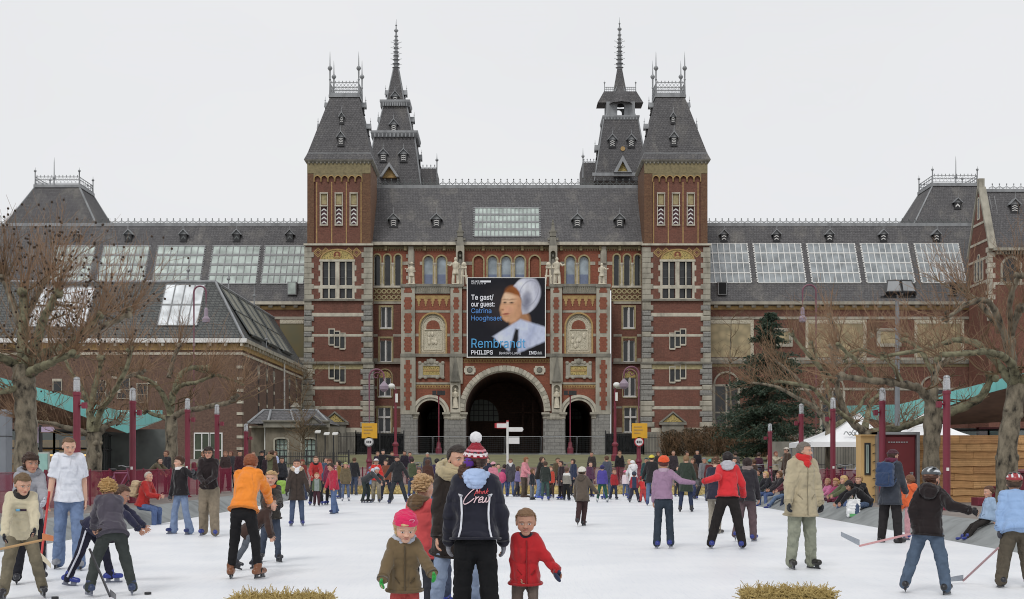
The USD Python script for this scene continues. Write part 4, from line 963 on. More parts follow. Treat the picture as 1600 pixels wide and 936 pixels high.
# ---------------------------------------------------------------- the long gallery wings with rooflights
SW = Slope(158.0,P158.z(473),164.2,PZ(350,164.2))
pl = P158
def gallery(s):
    X0,X1 = (PX(-60,158),PX(477,158)) if s < 0 else (PX(1105,158),PX(1575,158))
    m = MB().add([(X0,SW.Ye - .3,SW.ze - .4),(X1,SW.Ye - .3,SW.ze - .4),(X1,SW.Yr,SW.zr),(X0,SW.Yr,SW.zr),(X0,SW.Yr + 9,SW.ze),(X1,SW.Yr + 9,SW.ze)],[(0,1,2,3),(3,2,5,4)])
    rf = obj('wing_roof',m,'slate',museum)
    obj('gutter',MB().box(X0,X1,SW.Ye - .8,SW.Ye - .2,SW.ze - .3,SW.ze + .08),'stone_light' if s < 0 else 'stone',rf)
    obj('ridge_cap',MB().box(X0,X1,SW.Yr - .2,SW.Yr + .3,SW.zr - .3,SW.zr + .1),'lead',rf)
    m = MB(); cresting(m,X0,X1,SW.Yr,SW.zr + .1,.62,.83,.035); obj('roof_cresting',m,'bar_grey',rf,kind='stuff')
    for px in ((453,370,287,201,120) if s < 0 else (1131,1213,1296,1380,1463)):
        x,y,z = SW.at(px,376.5); dormer(rf,x,y,z,.8,.85,SW.k,2 if s > 0 else 1,louver='paint_white' if s > 0 else 'bar_grey')
    tops = ((415,480),(334,407),(248,321),(163,234.5),(87,150)) if s < 0 else ((1102,1166.5),(1177,1250),(1260.5,1334),(1344.5,1417),(1428.5,1496))
    for i,(a,b) in enumerate(tops):
        edge = (i == 0)
        skylight(museum,SW,a,b,384 if s < 0 else 381,445 if s < 0 else 443,7 if s < 0 else (7 if edge else 8),4,'glass_roof' if s < 0 else 'glass_roof_grey','iron_grey' if s < 0 else 'paint_white',hbar=2.4 if s < 0 else 1.0)
    for px in ((457,) if s < 0 else (1128,1487)):
        x,y,z = SW.at(px,460); m = MB().box(x - .55,x + .55,y - .5,y + 1,z - .1,z + 1.5); vt = obj('roof_vent',m,'iron_grey',rf); obj('vent_opening',MB().box(x - .45,x + .45,y - .53,y - .45,z,z + 1.4),'glass_roof' if s < 0 else 'void',vt)
    m = MB().box(X0,X1,157.9,158.8,Z0,pl.z(478)); holes = []
    ars = [pl.arch(1117,1152,583,700),pl.arch(1284,1316,590,700),pl.arch(1440,1472,590,700)] if s > 0 else []
    wl_ = obj('wing_wall',m,'brick_gallery',museum)
    m = MB()
    for i in range(int((X1 - X0) / 1.55)): x = X0 + 1.0 + i * 1.55; m.box(x - .25,x + .25,157.5,157.9,pl.z(481),pl.z(475.5))
    obj('bracket',m,'stone',wl_,kind='stuff')
    obj('eaves_frieze',MB().box(X0,X1,157.8,157.95,pl.z(484),pl.z(477)),'ochre',wl_)
    m = MB().box(X0,X1,157.8,157.95,pl.z(499),pl.z(495)); m.box(X0,X1,157.7,157.95,pl.z(563),pl.z(559)); m.box(X0,X1,157.82,157.95,pl.z(610),pl.z(606)); m.box(X0,X1,157.8,157.95,pl.z(677),pl.z(671)); obj('stone_band',m,'stone',wl_)
    obj('cornice',MB().box(X0,X1,157.55,157.95,pl.z(568.5),pl.z(563.2)),'stone_dark',wl_)
    obj('plinth',MB().box(X0,X1,157.6,157.95,Z0,pl.z(678)),'stone_grey',wl_)
    obj('brick_pattern',MB().box(X0,X1,157.86,157.95,pl.z(573),pl.z(569)),'yellow_brick',wl_)
    for (a,b) in (((1104,1172),(1262,1348),(1432,1500)) if s > 0 else ((438,475),(350,420))):
        tb = obj('tile_tableau',MB().box(pl.x(a),pl.x(b),157.76,157.95,pl.z(558),pl.z(502)),'tableau' if s > 0 else 'tableau_green',wl_)
        m = MB().box(pl.x(a),pl.x(b),157.68,157.9,pl.z(506),pl.z(500)); 
        if s > 0: m.box(pl.x(b),pl.x(b + 5),157.68,157.9,pl.z(559),pl.z(500)); m.box(pl.x(a - 4),pl.x(a),157.68,157.9,pl.z(559),pl.z(500)) if a > 1110 else None
        obj('tableau_border',m,'relief',tb)
    if s > 0:
        for a,b in ((1197,1238),(1369,1408)):
            m = MB().poly(pl.rect(a,b,513,542).difference(pl.rect(a + 6,b - 6,518,537)),157.72,157.95); sp = obj('carved_panel',m,'stone',wl_); obj('panel_field',MB().poly(pl.rect(a + 6,b - 6,518,537),157.8,157.95),'tableau',sp)
        for g in ars:
            b = g.bounds; zs = b[3] - (b[2] - b[0]) / 2
            m = MB().poly(g.buffer(.22).difference(g).intersection(sbox(-99,zs,99,99)),157.7,157.95); m.box(b[0] - .2,b[2] + .2,157.72,157.95,zs - .25,zs); m.box(b[0] - .3,b[0],157.74,157.95,b[1],zs); m.box(b[2],b[2] + .3,157.74,157.95,b[1],zs)
            xm_ = (b[0] + b[2]) / 2; m.box(xm_ - .1,xm_ + .1,157.72,157.9,b[1],zs); m.box(b[0],b[2],157.73,157.9,pl.z(646),pl.z(643.5))
            w = obj('window',m,'stone',museum); obj('tympanum',MB().poly(g.intersection(sbox(-99,zs,99,99)),157.86,157.95),'brick',w)
            obj('pane',MB().box(b[0],xm_ - .1,157.8,157.89,b[1],zs - .25),'glass_dark',w); obj('pane',MB().box(xm_ + .1,b[2],157.8,157.89,b[1],zs - .25),'glass_dark',w)
gallery(-1); gallery(1)

# ---------------------------------------------------------------- corner pavilion roofs behind the wings
def pavilion(xa,xb,ya,xc,xd,yb,Y,depth,s,posts,spk):
    q = Plane(Y)
    b0 = (q.x(xa),q.x(xb),Y,Y + depth,q.z(ya)); zt = PZ(yb,Y + 3.2); q2 = Plane(Y + 3.2); b1 = (q2.x(xc),q2.x(xd),Y + 3.2,Y + depth - 2.0,zt)
    o = obj('pavilion_roof',MB().frustum(b0,b1),'slate',museum)
    m = MB().box(b1[0] - .2,b1[1] + .2,b1[2] - .2,b1[3] + .2,zt - .1,zt + .35); 
    for ex,ey in ((0,2),(1,2),(0,3),(1,3)): m.tube([(b0[ex],b0[ey],b0[4]),(b1[ex],b1[ey],zt)],.14,4)
    obj('roof_curb',m,'lead',o)
    m = MB(); z = zt + .35
    n = 12
    for yy in (b1[2],b1[3]):
        for zz in (.15,.7,1.1): m.box(b1[0],b1[1],yy - .04,yy + .04,z + zz,z + zz + .08)
        for i in range(n):
            u = b1[0] + (b1[1] - b1[0]) * (i + .5) / n; r_ = (b1[1] - b1[0]) / n * .46
            m.tube([(u + r_ * math.cos(a),yy,z + .42 + .25 * math.sin(a)) for a in np.linspace(0,2 * PI,7)],.035,3,False); m.ball((u,yy,z + 1.3),(.07,.07,.16),0); m.tube([(u - r_,yy,z + .7),(u,yy,z + 1.1),(u + r_,yy,z + .7)],.03,3,False)
    for xx in (b1[0],b1[1]):
        for zz in (.15,.7,1.1): m.box(xx - .04,xx + .04,b1[2],b1[3],z + zz,z + zz + .08)
        for i in range(8): u = b1[2] + (b1[3] - b1[2]) * (i + .5) / 8; m.tube([(xx,u,z),(xx,u,z + 1.15)],.035,3,False)
    obj('roof_railing',m,'lead',o,kind='stuff')
    for ex in (0,1):
        for ey in (2,3): m = MB(); finial(m,b1[ex],b1[ey],z,z + 2.6,.08,.22,.78,6); obj('finial',m,'lead',o)
    m = MB(); xs = q2.x(spk); finial(m,xs,(b1[2] + b1[3]) / 2,zt,zt + 5.2,.1,.26,.38,6); obj('finial',m,'lead',o)
    return o,b0,b1,zt
po,b0,b1,zt = pavilion(3,153,356,55,124,292,188,11.5,-1,None,73)
po2,b0,b1,zt = pavilion(1425,1566,356,1457,1527,290,188,11.5,1,None,1505)
k = (zt - b0[4]) / 3.2; q = Plane(190.0); dormer(po2,q.x(1494),188 + (q.z(327) - b0[4]) / k,q.z(327),.95,.9,k,1)

# ---------------------------------------------------------------- gabled cross wing at the right end
YF,YB,YR = 150.0,156.4,153.2; XW = PX(1545,YF); XE = XW + 14
ze = PZ(388,YF); zr = PZ(299,YR)
m = MB().polyx(Polygon([(YF,Z0),(YB,Z0),(YB,ze),(YR,zr),(YF,ze)]),XW,XW + .6); m.box(XW + .6,XE,YF + .02,YF + .6,Z0,ze)
gw = obj('gable_wall',m,'brick',museum)
m = MB().add([(XW + .6,YF - .35,ze - .3),(XE,YF - .35,ze - .3),(XE,YR,zr + .05),(XW + .6,YR,zr + .05),(XE,YB,ze),(XW + .6,YB,ze)],[(0,1,2,3),(3,2,4,5)]); gr = obj('cross_roof',m,'slate',museum)
m = MB()
for ya,za,yb,zb_ in ((YF - .3,ze - .2,YR,zr + .4),(YB + .3,ze - .2,YR,zr + .4)):
    d = np.array([yb - ya,zb_ - za]); d /= np.linalg.norm(d); nn = np.array([-d[1],d[0]]) * (.28 if yb > ya else -.28)
    m.polyx(Polygon([(ya,za),(yb,zb_),(yb + nn[0],zb_ + nn[1]),(ya + nn[0],za + nn[1])]),XW - .12,XW + .75)
m.box(XW - .1,XW + .6,YR - .3,YR + .3,zr + .3,zr + 1.5); obj('gable_coping',m,'stone',gw)
m = MB().box(XW + .3,XE,YF - .75,YF - .1,ze - .35,ze - .02); obj('gutter',m,'stone',gr)
m = MB(); 
for i in range(40): m.box(XW + .8 + i * .34,XW + .98 + i * .34,YF - .4,YF,ze - .75,ze - .35)
obj('bracket',m,'stone',gr,kind='stuff')
m = MB().box(XW + .7,XE,YR - .2,YR + .2,zr - .1,zr + .25); cresting(m,XW + 1.2,XE,YR,zr + .25,.7,.83,.035); obj('roof_cresting',m,'lead',gr,kind='stuff')
SG = Slope(YF,ze,YR,zr)
m = MB()
for dx in (.55,1.15): m.tube([(XW + .6 + dx,YF + .1,ze + .4),(XW + .6 + dx,YR - .3,zr - .6)],.05,4)
for i in range(22): t = i / 22; m.tube([(XW + 1.15,YF + .1 + (YR - .4 - YF) * t,ze + .4 + (zr - ze - 1) * t),(XW + 1.75,YF + .1 + (YR - .4 - YF) * t,ze + .4 + (zr - ze - 1) * t)],.03,3)
obj('roof_ladder',m,'iron_grey',gr)
dormer(gr,*SG.at(1585,332),.95,.95,SG.k,3)
m = MB()
for z in (PZ(407,153),PZ(443,153),PZ(380,153),PZ(350,153)):
    f = 1 if z < ze else max(0,(zr - z) / (zr - ze)); m.box(XW - .05,XW + .05,YR - (YR - YF) * f,YR + (YB - YR) * f,z - .14,z + .14)
m.box(XW,XE,YF - .04,YF + .1,PZ(443,150) - .15,PZ(443,150) + .15); obj('stone_band',m,'stone_light',gw)
m = MB()
for i in range(14): m.box(XW - .07,XW + (.75 if i % 2 else .45),YF - .05,YF + (.4 if i % 2 else .8),ze - .4 - i * .62,ze - .4 - (i - 1) * .62 - .06)
obj('quoin',m,'stone_light',gw,kind='stuff')
for yy,z0,z1,w in ((152.2,23.2,25.6,.3),(153.2,23.2,26.2,.3),(154.2,23.2,25.6,.3),(153.2,30.6,33,.28)):
    g = arch(yy - w,yy + w,z0,z1 - w,8); wi = obj('window',MB().polyx(g.buffer(.16).difference(g),XW - .06,XW + .1),'stone_light',museum); obj('pane',MB().polyx(g,XW - .02,XW + .03),'glass_dark',wi)
xg = PX(1580,150); g = Polygon([(xg - 1,PZ(440,150)),(xg + 1,PZ(440,150)),(xg + 1,PZ(413,150)),(xg + .6,PZ(406,150)),(xg,PZ(402,150)),(xg - .6,PZ(406,150)),(xg - 1,PZ(413,150))])
wi = obj('window',MB().poly(g.buffer(.25).difference(g),YF - .08,YF + .2),'stone',museum); obj('pane',MB().poly(g,YF - .02,YF + .1),'glass_dark',wi)
# ================================================================ the lower brick wing on the left, the lodge
wing = wthing('gallery_wing','lower dark brick wing with slate roof and white rooflights, reaching towards the rink','building',(-36,130,gz(118)))
WX,WY,WB,WL = -24.5,118.0,153.0,-56.0
ez,rz_ = 12.8,18.6; RX,RY = -27.9,122.3
m = MB().box(WL,WX,WY,WY + .6,1.4,ez).box(WX - .6,WX,WY + .6,WB,1.4,ez)
ww = obj('wall',m,'brick_wing',wing)
m = MB().add([(WL,WY - .3,ez - .405),(WX + .3,WY - .3,ez - .405),(RX,RY,rz_),(WL,RY,rz_),(WX + .3,WB,ez - .1),(RX,WB,rz_),(WL,WB,rz_)],[(0,1,2,3),(1,4,5,2),(3,2,5,6)])
wr = obj('roof',m,'slate_wing',wing)
m = MB().box(WL,WX + .55,WY - .6,WY - .25,ez - .35,ez + .05); obj('gutter',m,'paint_white',wr)
obj('gutter',MB().box(WX + .25,WX + .55,WY - .25,WB,ez - .35,ez + .0),'stone',wr)
m = MB().tube([(WX + .3,WY - .3,ez),(RX,RY,rz_ + .1)],.13,5).tube([(RX,RY,rz_ + .1),(RX,WB,rz_ + .1)],.13,5).tube([(WL,RY,rz_ + .1),(RX,RY,rz_ + .1)],.16,5); obj('ridge_cap',m,'lead',wr)
obj('eaves_frieze',MB().box(WL,WX + .12,WY - .12,WY,ez - 1.0,ez - .35).box(WX,WX + .12,WY,WB,ez - 1.0,ez - .35),'ochre',ww)
m = MB()
for i in range(22): m.box(WL + 1 + i * 1.45,WL + 1.22 + i * 1.45,WY - .5,WY - .1,ez - .65,ez - .33)
for i in range(24): m.box(WX + .1,WX + .5,WY + .6 + i * 1.42,WY + .82 + i * 1.42,ez - .65,ez - .33)
obj('bracket',m,'stone_light',ww,kind='stuff')
m = MB().box(WL,WX + .06,WY - .06,WY,PZ(554.5,WY),PZ(550.5,WY)).box(WX,WX + .06,WY,WB,PZ(554.5,WY),PZ(550.5,WY)); obj('stone_band',m,'stone_light',ww)
for i in range(9):
    z = PZ(573.5 + 18.2 * i,WY); a = PX(370,WY)
    obj('quoin_stone',MB().box(a,WX + .06,WY - .06,WY + .5,z - .13,z + .13),'stone_light',ww)
SV = Slope(WY,ez,RY,rz_)
skylight(wing,SV,260,321,445,510,4,2,'glass_roof_white','iron_grey')
skylight(wing,SV,62,150,449,512,6,2,'glass_roof_white','iron_grey')
def side_light(y0,y1):
    nrm = np.array([rz_ - ez,0,RX - WX]); nrm = np.array([abs(nrm[0]),0,abs(nrm[2])]); nrm /= np.linalg.norm(nrm)
    P = lambda u,t,o: np.array([WX + .3 + (RX - WX - .3) * (.16 + .80 * t),y0 + (y1 - y0) * u,ez + (rz_ - ez) * (.16 + .80 * t)]) + nrm * o
    def slab(m,u0,u1,t0,t1,o0,o1):
        m.add([P(u,t,o) for o in (o0,o1) for u,t in ((u0,t0),(u1,t0),(u1,t1),(u0,t1))],[(0,3,2,1),(4,5,6,7),(0,1,5,4),(1,2,6,5),(2,3,7,6),(3,0,4,7)])
    m = MB()
    for u in (0,.5,1): slab(m,max(0,u - .02),min(1,u + .02),0,1,.02,.16)
    for t in (0,.5,1): slab(m,0,1,max(0,t - .01),min(1,t + .01),.02,.15)
    slab(m,.1,.9,-.03,-.012,.0,.3)
    o = obj('skylight',m,'bar_grey',wing)
    for i in range(2):
        for j in range(2): q = MB(); slab(q,i / 2 + .02,i / 2 + .48,j / 2 + .01,j / 2 + .49,.03,.08); obj('pane',q,'glass_roof_olive',o)
for y0 in (123.2,131.6,140.0): side_light(y0,y0 + 6.6)
for x,y,z in ((WX - .1,130.6,ez),(RX,128,rz_),(RX,141,rz_),(-30.5,RY,rz_),(-36,RY,rz_)):
    m = MB(); finial(m,x,y,z,z + 2.4,.06,.2,.5,6); obj('finial',m,'lead',wr)
m = MB(); w_ = MB(); tr = MB()
for i,px in enumerate((404,417,428,452,463,472)):
    y = 49000 / (793 - px); m.box(WX - .02,WX + .03,y - .22,y + .22,2.5,11.4); tr.ball((WX,y,10.6),(.05,.75,.5),1).ball((WX,y,10.0),(.05,.5,.4),1)
    for k in range(5): w_.box(WX,WX + .06,y - .3,y + .3,3.9 + k * 1.55,4.2 + k * 1.55)
obj('blind_slit',m,'black',ww); obj('stone_block',w_,'stone_light',ww,kind='stuff'); obj('trefoil',tr,'stone_dark',ww,kind='stuff')
for px in (440,480): y = 49000 / (793 - px); obj('downpipe',MB().tube([(WX + .3,y,2),(WX + .3,y,ez - .3)],.09,6),'paint_white',ww)
def sash(a,b,c,d,pl,parent,mat,n=2,m_=2,bar='paint_white',bw=.12,cross=.42):
    x0,x1,z0,z1 = pl.x(a),pl.x(b),pl.z(d),pl.z(c); m = MB()
    m.box(x0 - bw,x0,pl.Y - .1,pl.Y,z0 - bw,z1 + bw).box(x1,x1 + bw,pl.Y - .1,pl.Y,z0 - bw,z1 + bw).box(x0,x1,pl.Y - .1,pl.Y,z1,z1 + bw).box(x0,x1,pl.Y - .12,pl.Y,z0 - bw,z0)
    for i in range(1,n): x = x0 + (x1 - x0) * i / n; m.box(x - bw * .4,x + bw * .4,pl.Y - .09,pl.Y - .01,z0,z1)
    for j in range(1,m_): z = z0 + (z1 - z0) * (cross if m_ == 2 else j / m_); m.box(x0,x1,pl.Y - .085,pl.Y - .012,z - bw * .4,z + bw * .4)
    w = obj('window',m,bar,parent)
    for i in range(n):
        for j in range(m_):
            lo = (0,cross,1) if m_ == 2 else [k / m_ for k in range(m_ + 1)]
            xa,xb = x0 + (x1 - x0) * i / n,x0 + (x1 - x0) * (i + 1) / n
            obj('pane',MB().box(xa + .02,xb - .02,pl.Y - .05,pl.Y - .015,z0 + (z1 - z0) * lo[j] + .02,z0 + (z1 - z0) * lo[j + 1] - .02),mat,w)
    return w
pw = Plane(WY - .005)
for a,b in ((220,253),(305,326),(329,346),(130,160)): sash(a,b,678,722,pw,wing,'pane_green_dark')
for a,b,c,d in ((84,96,596,626),(150,165,596,626),(184,202,590,622),(215,230,600,628)): sash(a,b,c,d,pw,wing,'glass_dark',1,2,'stone',.08)
m = MB()
for a,b,c in ((82,97,592),(175,191,588),(82,97,615),(177,190,610),(230,246,596)): m.box(pw.x(a),pw.x(b),WY - .1,WY,PZ(c + 4,WY),PZ(c,WY))
obj('stone_block',m,'stone_light',ww,kind='stuff')

lodge = wthing('gate_lodge','small stone lodge with hipped slate roof and green glazed windows before the tower','lodge',(PX(455,104),104,gz(104)))
pl = Plane(104.0); zg = gz(104) - .4
wins_ = [arch(pl.x(430),pl.x(449.5),pl.z(740),pl.z(688),10,.12),arch(pl.x(472.5),pl.x(493),pl.z(740),pl.z(688),10,.12)]
wl_ = obj('wall',MB().poly(sbox(pl.x(415),zg,pl.x(513),pl.z(667)).difference(unary_union(wins_)),104,104.5).box(pl.x(513) - .4,pl.x(513),104.5,110,zg,pl.z(667)).box(pl.x(415),pl.x(415) + .4,104.5,110,zg,pl.z(667)).box(pl.x(388),pl.x(415),105.2,110,zg,pl.z(667)),'lodge_stone',lodge)

obj('cornice',MB().box(pl.x(413),pl.x(515),103.6,104.2,pl.z(668),pl.z(657.5)).box(pl.x(411),pl.x(517),103.4,104.2,pl.z(659),pl.z(657)),'stone_dark',wl_)
obj('gutter',MB().box(pl.x(386),pl.x(415),104.9,105.2,pl.z(668),pl.z(665)),'stone_light',wl_)
obj('downpipe',MB().tube([(pl.x(411),104.8,zg),(pl.x(411),104.8,pl.z(666))],.06,6),'paint_white',wl_)
b0 = (pl.x(388),pl.x(515),103.8,110.4,pl.z(662)); b1 = (PX(413,106.6),PX(495,106.6),106.4,108,PZ(641.5,106.6))
lr = obj('roof',MB().frustum(b0,b1),'slate',lodge)
m = MB()
for i,j in ((0,0),(1,0)): m.tube([(b0[i],b0[2],b0[4] + .05),(b1[i],b1[2],b1[4] + .05)],.1,5)
m.tube([(pl.x(420),103.7,pl.z(658)),(PX(424,106.6),106.4,b1[4] + .05)],.1,5).tube([(pl.x(460),103.7,pl.z(658)),(PX(455,106.6),106.4,b1[4] + .05)],.1,5).box(b1[0],b1[1],b1[2] - .1,b1[3],b1[4],b1[4] + .12); obj('roof_lead',m,'lead',lr)
m = MB(); xq = PX(462,107); m.box(xq - .3,xq + .3,106.8,107.4,b1[4],b1[4] + .3).frustum((xq - .4,xq + .4,106.7,107.5,b1[4] + .3),(xq - .12,xq + .12,107,107.2,b1[4] + .7)); obj('roof_vent',m,'stone_dark',lr)
pg = Polygon([(pl.x(471),pl.z(665)),(pl.x(491),pl.z(649)),(pl.x(512),pl.z(665))]); pe = obj('pediment',MB().poly(pg,103.3,106),'stone_dark',lodge); obj('pediment_coping',MB().poly(pg.difference(pg.buffer(-.14)),103.15,103.4),'slate',pe)
for g in wins_:
    b = g.bounds; m = MB().poly(g.difference(g.buffer(-.06)),104.15,104.25)
    for i in (1,2): x = b[0] + (b[2] - b[0]) * i / 3; m.box(x - .025,x + .025,104.16,104.24,b[1],b[3])
    for j in range(1,6): z = b[1] + (b[3] - b[1]) * j / 6; m.box(b[0],b[2],104.17,104.23,z - (.06 if j == 3 else .025),z + (.06 if j == 3 else .025))
    w = obj('window',m,'black',lodge)
    for i in range(3):
        for j in range(6): obj('pane',MB().poly(sbox(b[0] + (b[2] - b[0]) * i / 3,b[1] + (b[3] - b[1]) * j / 6,b[0] + (b[2] - b[0]) * (i + 1) / 3,b[1] + (b[3] - b[1]) * (j + 1) / 6).buffer(-.02).intersection(g),104.22,104.26 + .004 * ((i + j) % 3)),'glass_green',w)
    obj('window_surround',MB().poly(g.buffer(.14).difference(g),103.9,104.1),'stone',wl_)

# ================================================================ the two pavilions with folded copper roofs
def pane_glass(path):
    return usdkit.material(stage,path,{'f': ('fresnel',{'IOR': 1.5}),'t': ('transparent_bsdf',{'color': (.72,.82,.78)}),'g': ('glossy_bsdf',{'color': (.9,.95,.93),'roughness': .03}),'m': ('mix_closure',{}),
        'a': ('math',{'math_type': 'add','value2': .06})},[('f.fac','a.value1'),('a.value','m.fac'),('t.BSDF','m.closure1'),('g.BSDF','m.closure2')],surface='m.closure')
MATS['clear_glass'] = pane_glass
def lamp_mat(path): return usdkit.material(stage,path,{'e': ('emission',{'color': (1.0,.62,.22),'strength': 2.2})},[],surface='e.emission')
MATS['shop_lamp'] = lamp_mat
def pavilion_hall(s,label,fpts,back):
    """fpts: (px, y_top, y_bottom, depth) along the fascia from the outer end round the low corner to the far end"""
    pts = [(PX(px,Y),Y,PZ(yt,Y),PZ(yb,Y)) for px,yt,yb,Y in fpts]
    t = wthing('copper_roof_pavilion',label,'pavilion',(sum(p[0] for p in pts) / len(pts),66,.5))
    bx_,by_,bz_ = back
    m = MB(); n = len(pts)
    v = [(p[0],p[1],p[2]) for p in pts] + [(bx_,by_,bz_)] + [(p[0],p[1],p[2] - .12) for p in pts] + [(bx_,by_,bz_ - .12)]
    f = [(i,i + 1,n) for i in range(n - 1)] + [(n + 1 + i + 1,n + 1 + i,n + 1 + n) for i in range(n - 1)]
    ro = obj('roof',(np.array(v),np.array(f)),'copper',t)
    inn = np.array([bx_,by_])
    sv,sf = [],[]
    for i,p in enumerate(pts):
        d = inn - np.array(p[:2]); d /= np.linalg.norm(d); sv += [(p[0],p[1],p[3]),(p[0] + d[0] * 3.2,p[1] + d[1] * 3.2,min(p[3],3.4) * .55 + 1.45)]
    for i in range(n - 1): sf.append((2 * i,2 * i + 1,2 * i + 3,2 * i + 2))
    obj('soffit',(np.array(sv),np.array(sf)),'copper_under',t)
    for a,b in zip(pts,pts[1:]):
        L_ = math.hypot(a[0] - b[0],a[1] - b[1]); k = max(1,round(L_ / .62))
        for i in range(k):
            g = .012
            q = [np.array(a) + (np.array(b) - np.array(a)) * u for u in ((i + g) / k,(i + 1 - g) / k)]
            dd = np.array([b[1] - a[1],-(b[0] - a[0])]) / L_; dd = dd if dd[1] < 0 else -dd; o = dd * (.05 + .015 * (i % 2))
            obj('fascia_panel',(np.array([(q[0][0],q[0][1],q[0][3]),(q[1][0],q[1][1],q[1][3]),(q[1][0],q[1][1],q[1][2]),(q[0][0],q[0][1],q[0][2])] + [(q[0][0] + o[0],q[0][1] + o[1],q[0][3]),(q[1][0] + o[0],q[1][1] + o[1],q[1][3]),(q[1][0] + o[0],q[1][1] + o[1],q[1][2]),(q[0][0] + o[0],q[0][1] + o[1],q[0][2])]),
                np.array([(0,3,2,1),(4,5,6,7),(0,1,5,4),(1,2,6,5),(2,3,7,6),(3,0,4,7)])),'copper',t)
    # glass walls set back under the roof
    for a,b in zip(pts,pts[1:]):
        pa = np.array(a[:2]) + (inn - np.array(a[:2])) / np.linalg.norm(inn - np.array(a[:2])) * 2.6; pb = np.array(b[:2]) + (inn - np.array(b[:2])) / np.linalg.norm(inn - np.array(b[:2])) * 2.6
        L_ = np.linalg.norm(pb - pa); k = max(1,round(L_ / 1.35)); m = MB(); h0,h1 = .45,min(3.0,min(a[3],b[3]) + .1)
        for i in range(k + 1): q = pa + (pb - pa) * i / k; m.box(q[0] - .04,q[0] + .04,q[1] - .04,q[1] + .04,h0,h1)
        for z in (h0,2.1,h1 - .08): m.tube([(pa[0],pa[1],z + .04),(pb[0],pb[1],z + .04)],.045,4)
        fr = obj('glazing_frame',m,'black',t)
        for i in range(k):
            for z0,z1 in ((h0,2.1),(2.1,h1)):
                q0,q1 = pa + (pb - pa) * (i + .03) / k,pa + (pb - pa) * (i + .97) / k
                obj('pane',(np.array([(q0[0],q0[1],z0 + .06),(q1[0],q1[1],z0 + .06),(q1[0],q1[1],z1 - .06),(q0[0],q0[1],z1 - .06)]),np.array([(0,1,2,3)])),'clear_glass',fr)
    return t,pts
tl,ptl = pavilion_hall(-1,'glass pavilion with folded turquoise copper roof beside the white shirted skater',[(-70,570,584,54),(0,590,605,55.5),(115,621,645,57),(199,646,677,58),(254,641,656,73)],(-34,76,4.6))
tr_,ptr = pavilion_hall(1,'glass pavilion with folded turquoise copper roof behind the plank wall',[(1670,560,585,53),(1600,583,600,54),(1518,604,621,56),(1405,632,664,58),(1322,634,646,73)],(35,76,4.6))
# inside the left hall: shelves with warm light
m = MB().box(-36,-17.5,66,66.2,.45,3.2); obj('inner_wall',m,'shop_dark',tl)
for i,px in enumerate((-30,8,52,78,96,140)):
    x = PX(px,63); w = .9; sh = obj('shelf_unit',MB().box(x - w / 2,x + w / 2,63,63.4,.5,2.1 + .5 * (i % 2)),'shop_orange',tl)
    for z in (.9,1.4,1.9): obj('shelf',MB().box(x - w / 2 - .03,x + w / 2 + .03,62.9,63.0,z,z + .04),'shop_dark',sh); obj('shelf_lamp',MB().box(x - w * .35,x + w * .3,62.93,62.97,z - .07,z - .02),'shop_lamp',sh)
m = MB().box(19,36,64,64.2,.45,3.2); obj('inner_wall',m,'shop_dark',tr_)
obj('red_counter',MB().box(PX(1530,62),PX(1580,62),62,62.4,2.6,3.2),'door_red',tr_)

# ================================================================ tents, kiosk, plank wall
def tent(label,px0,px1,pxk,ye,yk,Y,d=3.4,logo=False):
    x0,x1,xk = PX(px0,Y),PX(px1,Y),PX(pxk,Y); z0,z1 = PZ(ye,Y),PZ(yk,Y)
    t = wthing('peaked_tent',label,'tent',((x0 + x1) / 2,Y + d / 2,gz(Y)))
    n = 10; v,f = [],[]
    ring = [(x0 + (x1 - x0) * u,Y) for u in np.linspace(0,1,7)][:-1] + [(x1,Y + d * u) for u in np.linspace(0,1,5)][:-1] + [(x1 + (x0 - x1) * u,Y + d) for u in np.linspace(0,1,7)][:-1] + [(x0,Y + d - d * u) for u in np.linspace(0,1,5)][:-1]
    k = len(ring); ctr = np.array([xk,Y + d / 2])
    for i in range(n + 1):
        t_ = i / n; h = z0 + (z1 - z0) * (t_ ** 1.55 * .85 + t_ * .15)
        for j,p in enumerate(ring):
            q = np.array(p) * (1 - t_) + ctr * t_; cx_ = abs(p[0] - (x0 + x1) / 2) / ((x1 - x0) / 2); cy_ = abs(p[1] - Y - d / 2) / (d / 2); corner = cx_ * cy_ if min(cx_,cy_) < 1 else 1
            v.append((q[0],q[1],h - (1 - t_) * .16 * (1 - (1 - min(1,max(cx_,cy_) - min(cx_,cy_))) ** 2)))
    for i in range(n):
        for j in range(k): j2 = (j + 1) % k; f.append((i * k + j,i * k + j2,(i + 1) * k + j2,(i + 1) * k + j))
    obj('canopy',(np.array(v),np.array(f)),'tent',t,smooth=40)
    obj('valance',MB().box(x0,x1,Y - .03,Y,z0 - .22,z0 - .01).box(x0 - .03,x0,Y,Y + d,z0 - .22,z0 - .01).box(x1,x1 + .03,Y,Y + d,z0 - .22,z0 - .01),'tent',t)
    for x in (x0 + .05,x1 - .05):
        for y in (Y + .05,Y + d - .05): obj('post',MB().tube([(x,y,gz(Y)),(x,y,z0)],.04,6),'steel',t)
    if logo:
        m = MB()
        for i in range(3): m.tube([(x0 + (x1 - x0) * (.42 + .06 * i + .16 * u),Y + d * .12 + .25 * u,z0 + .30 + .10 * math.sin(u * 9 + i) + .14 * u) for u in np.linspace(0,1,9)],.025,4)
        obj('emblem',m,'lead',t)
tent('wide white peaked tent left of the plywood kiosk',1268,1400,1363,690,641,52,4.0,True)
tent('white peaked tent behind the bare tree at the plank wall',1412,1532,1468,683,643,46,3.6)
YW = 37.0; g0 = gz(YW)
wall_ = wthing('plank_wall','pale wooden wall of wavy edged boards behind the kerb','wall',(PX(1520,YW),YW,g0))
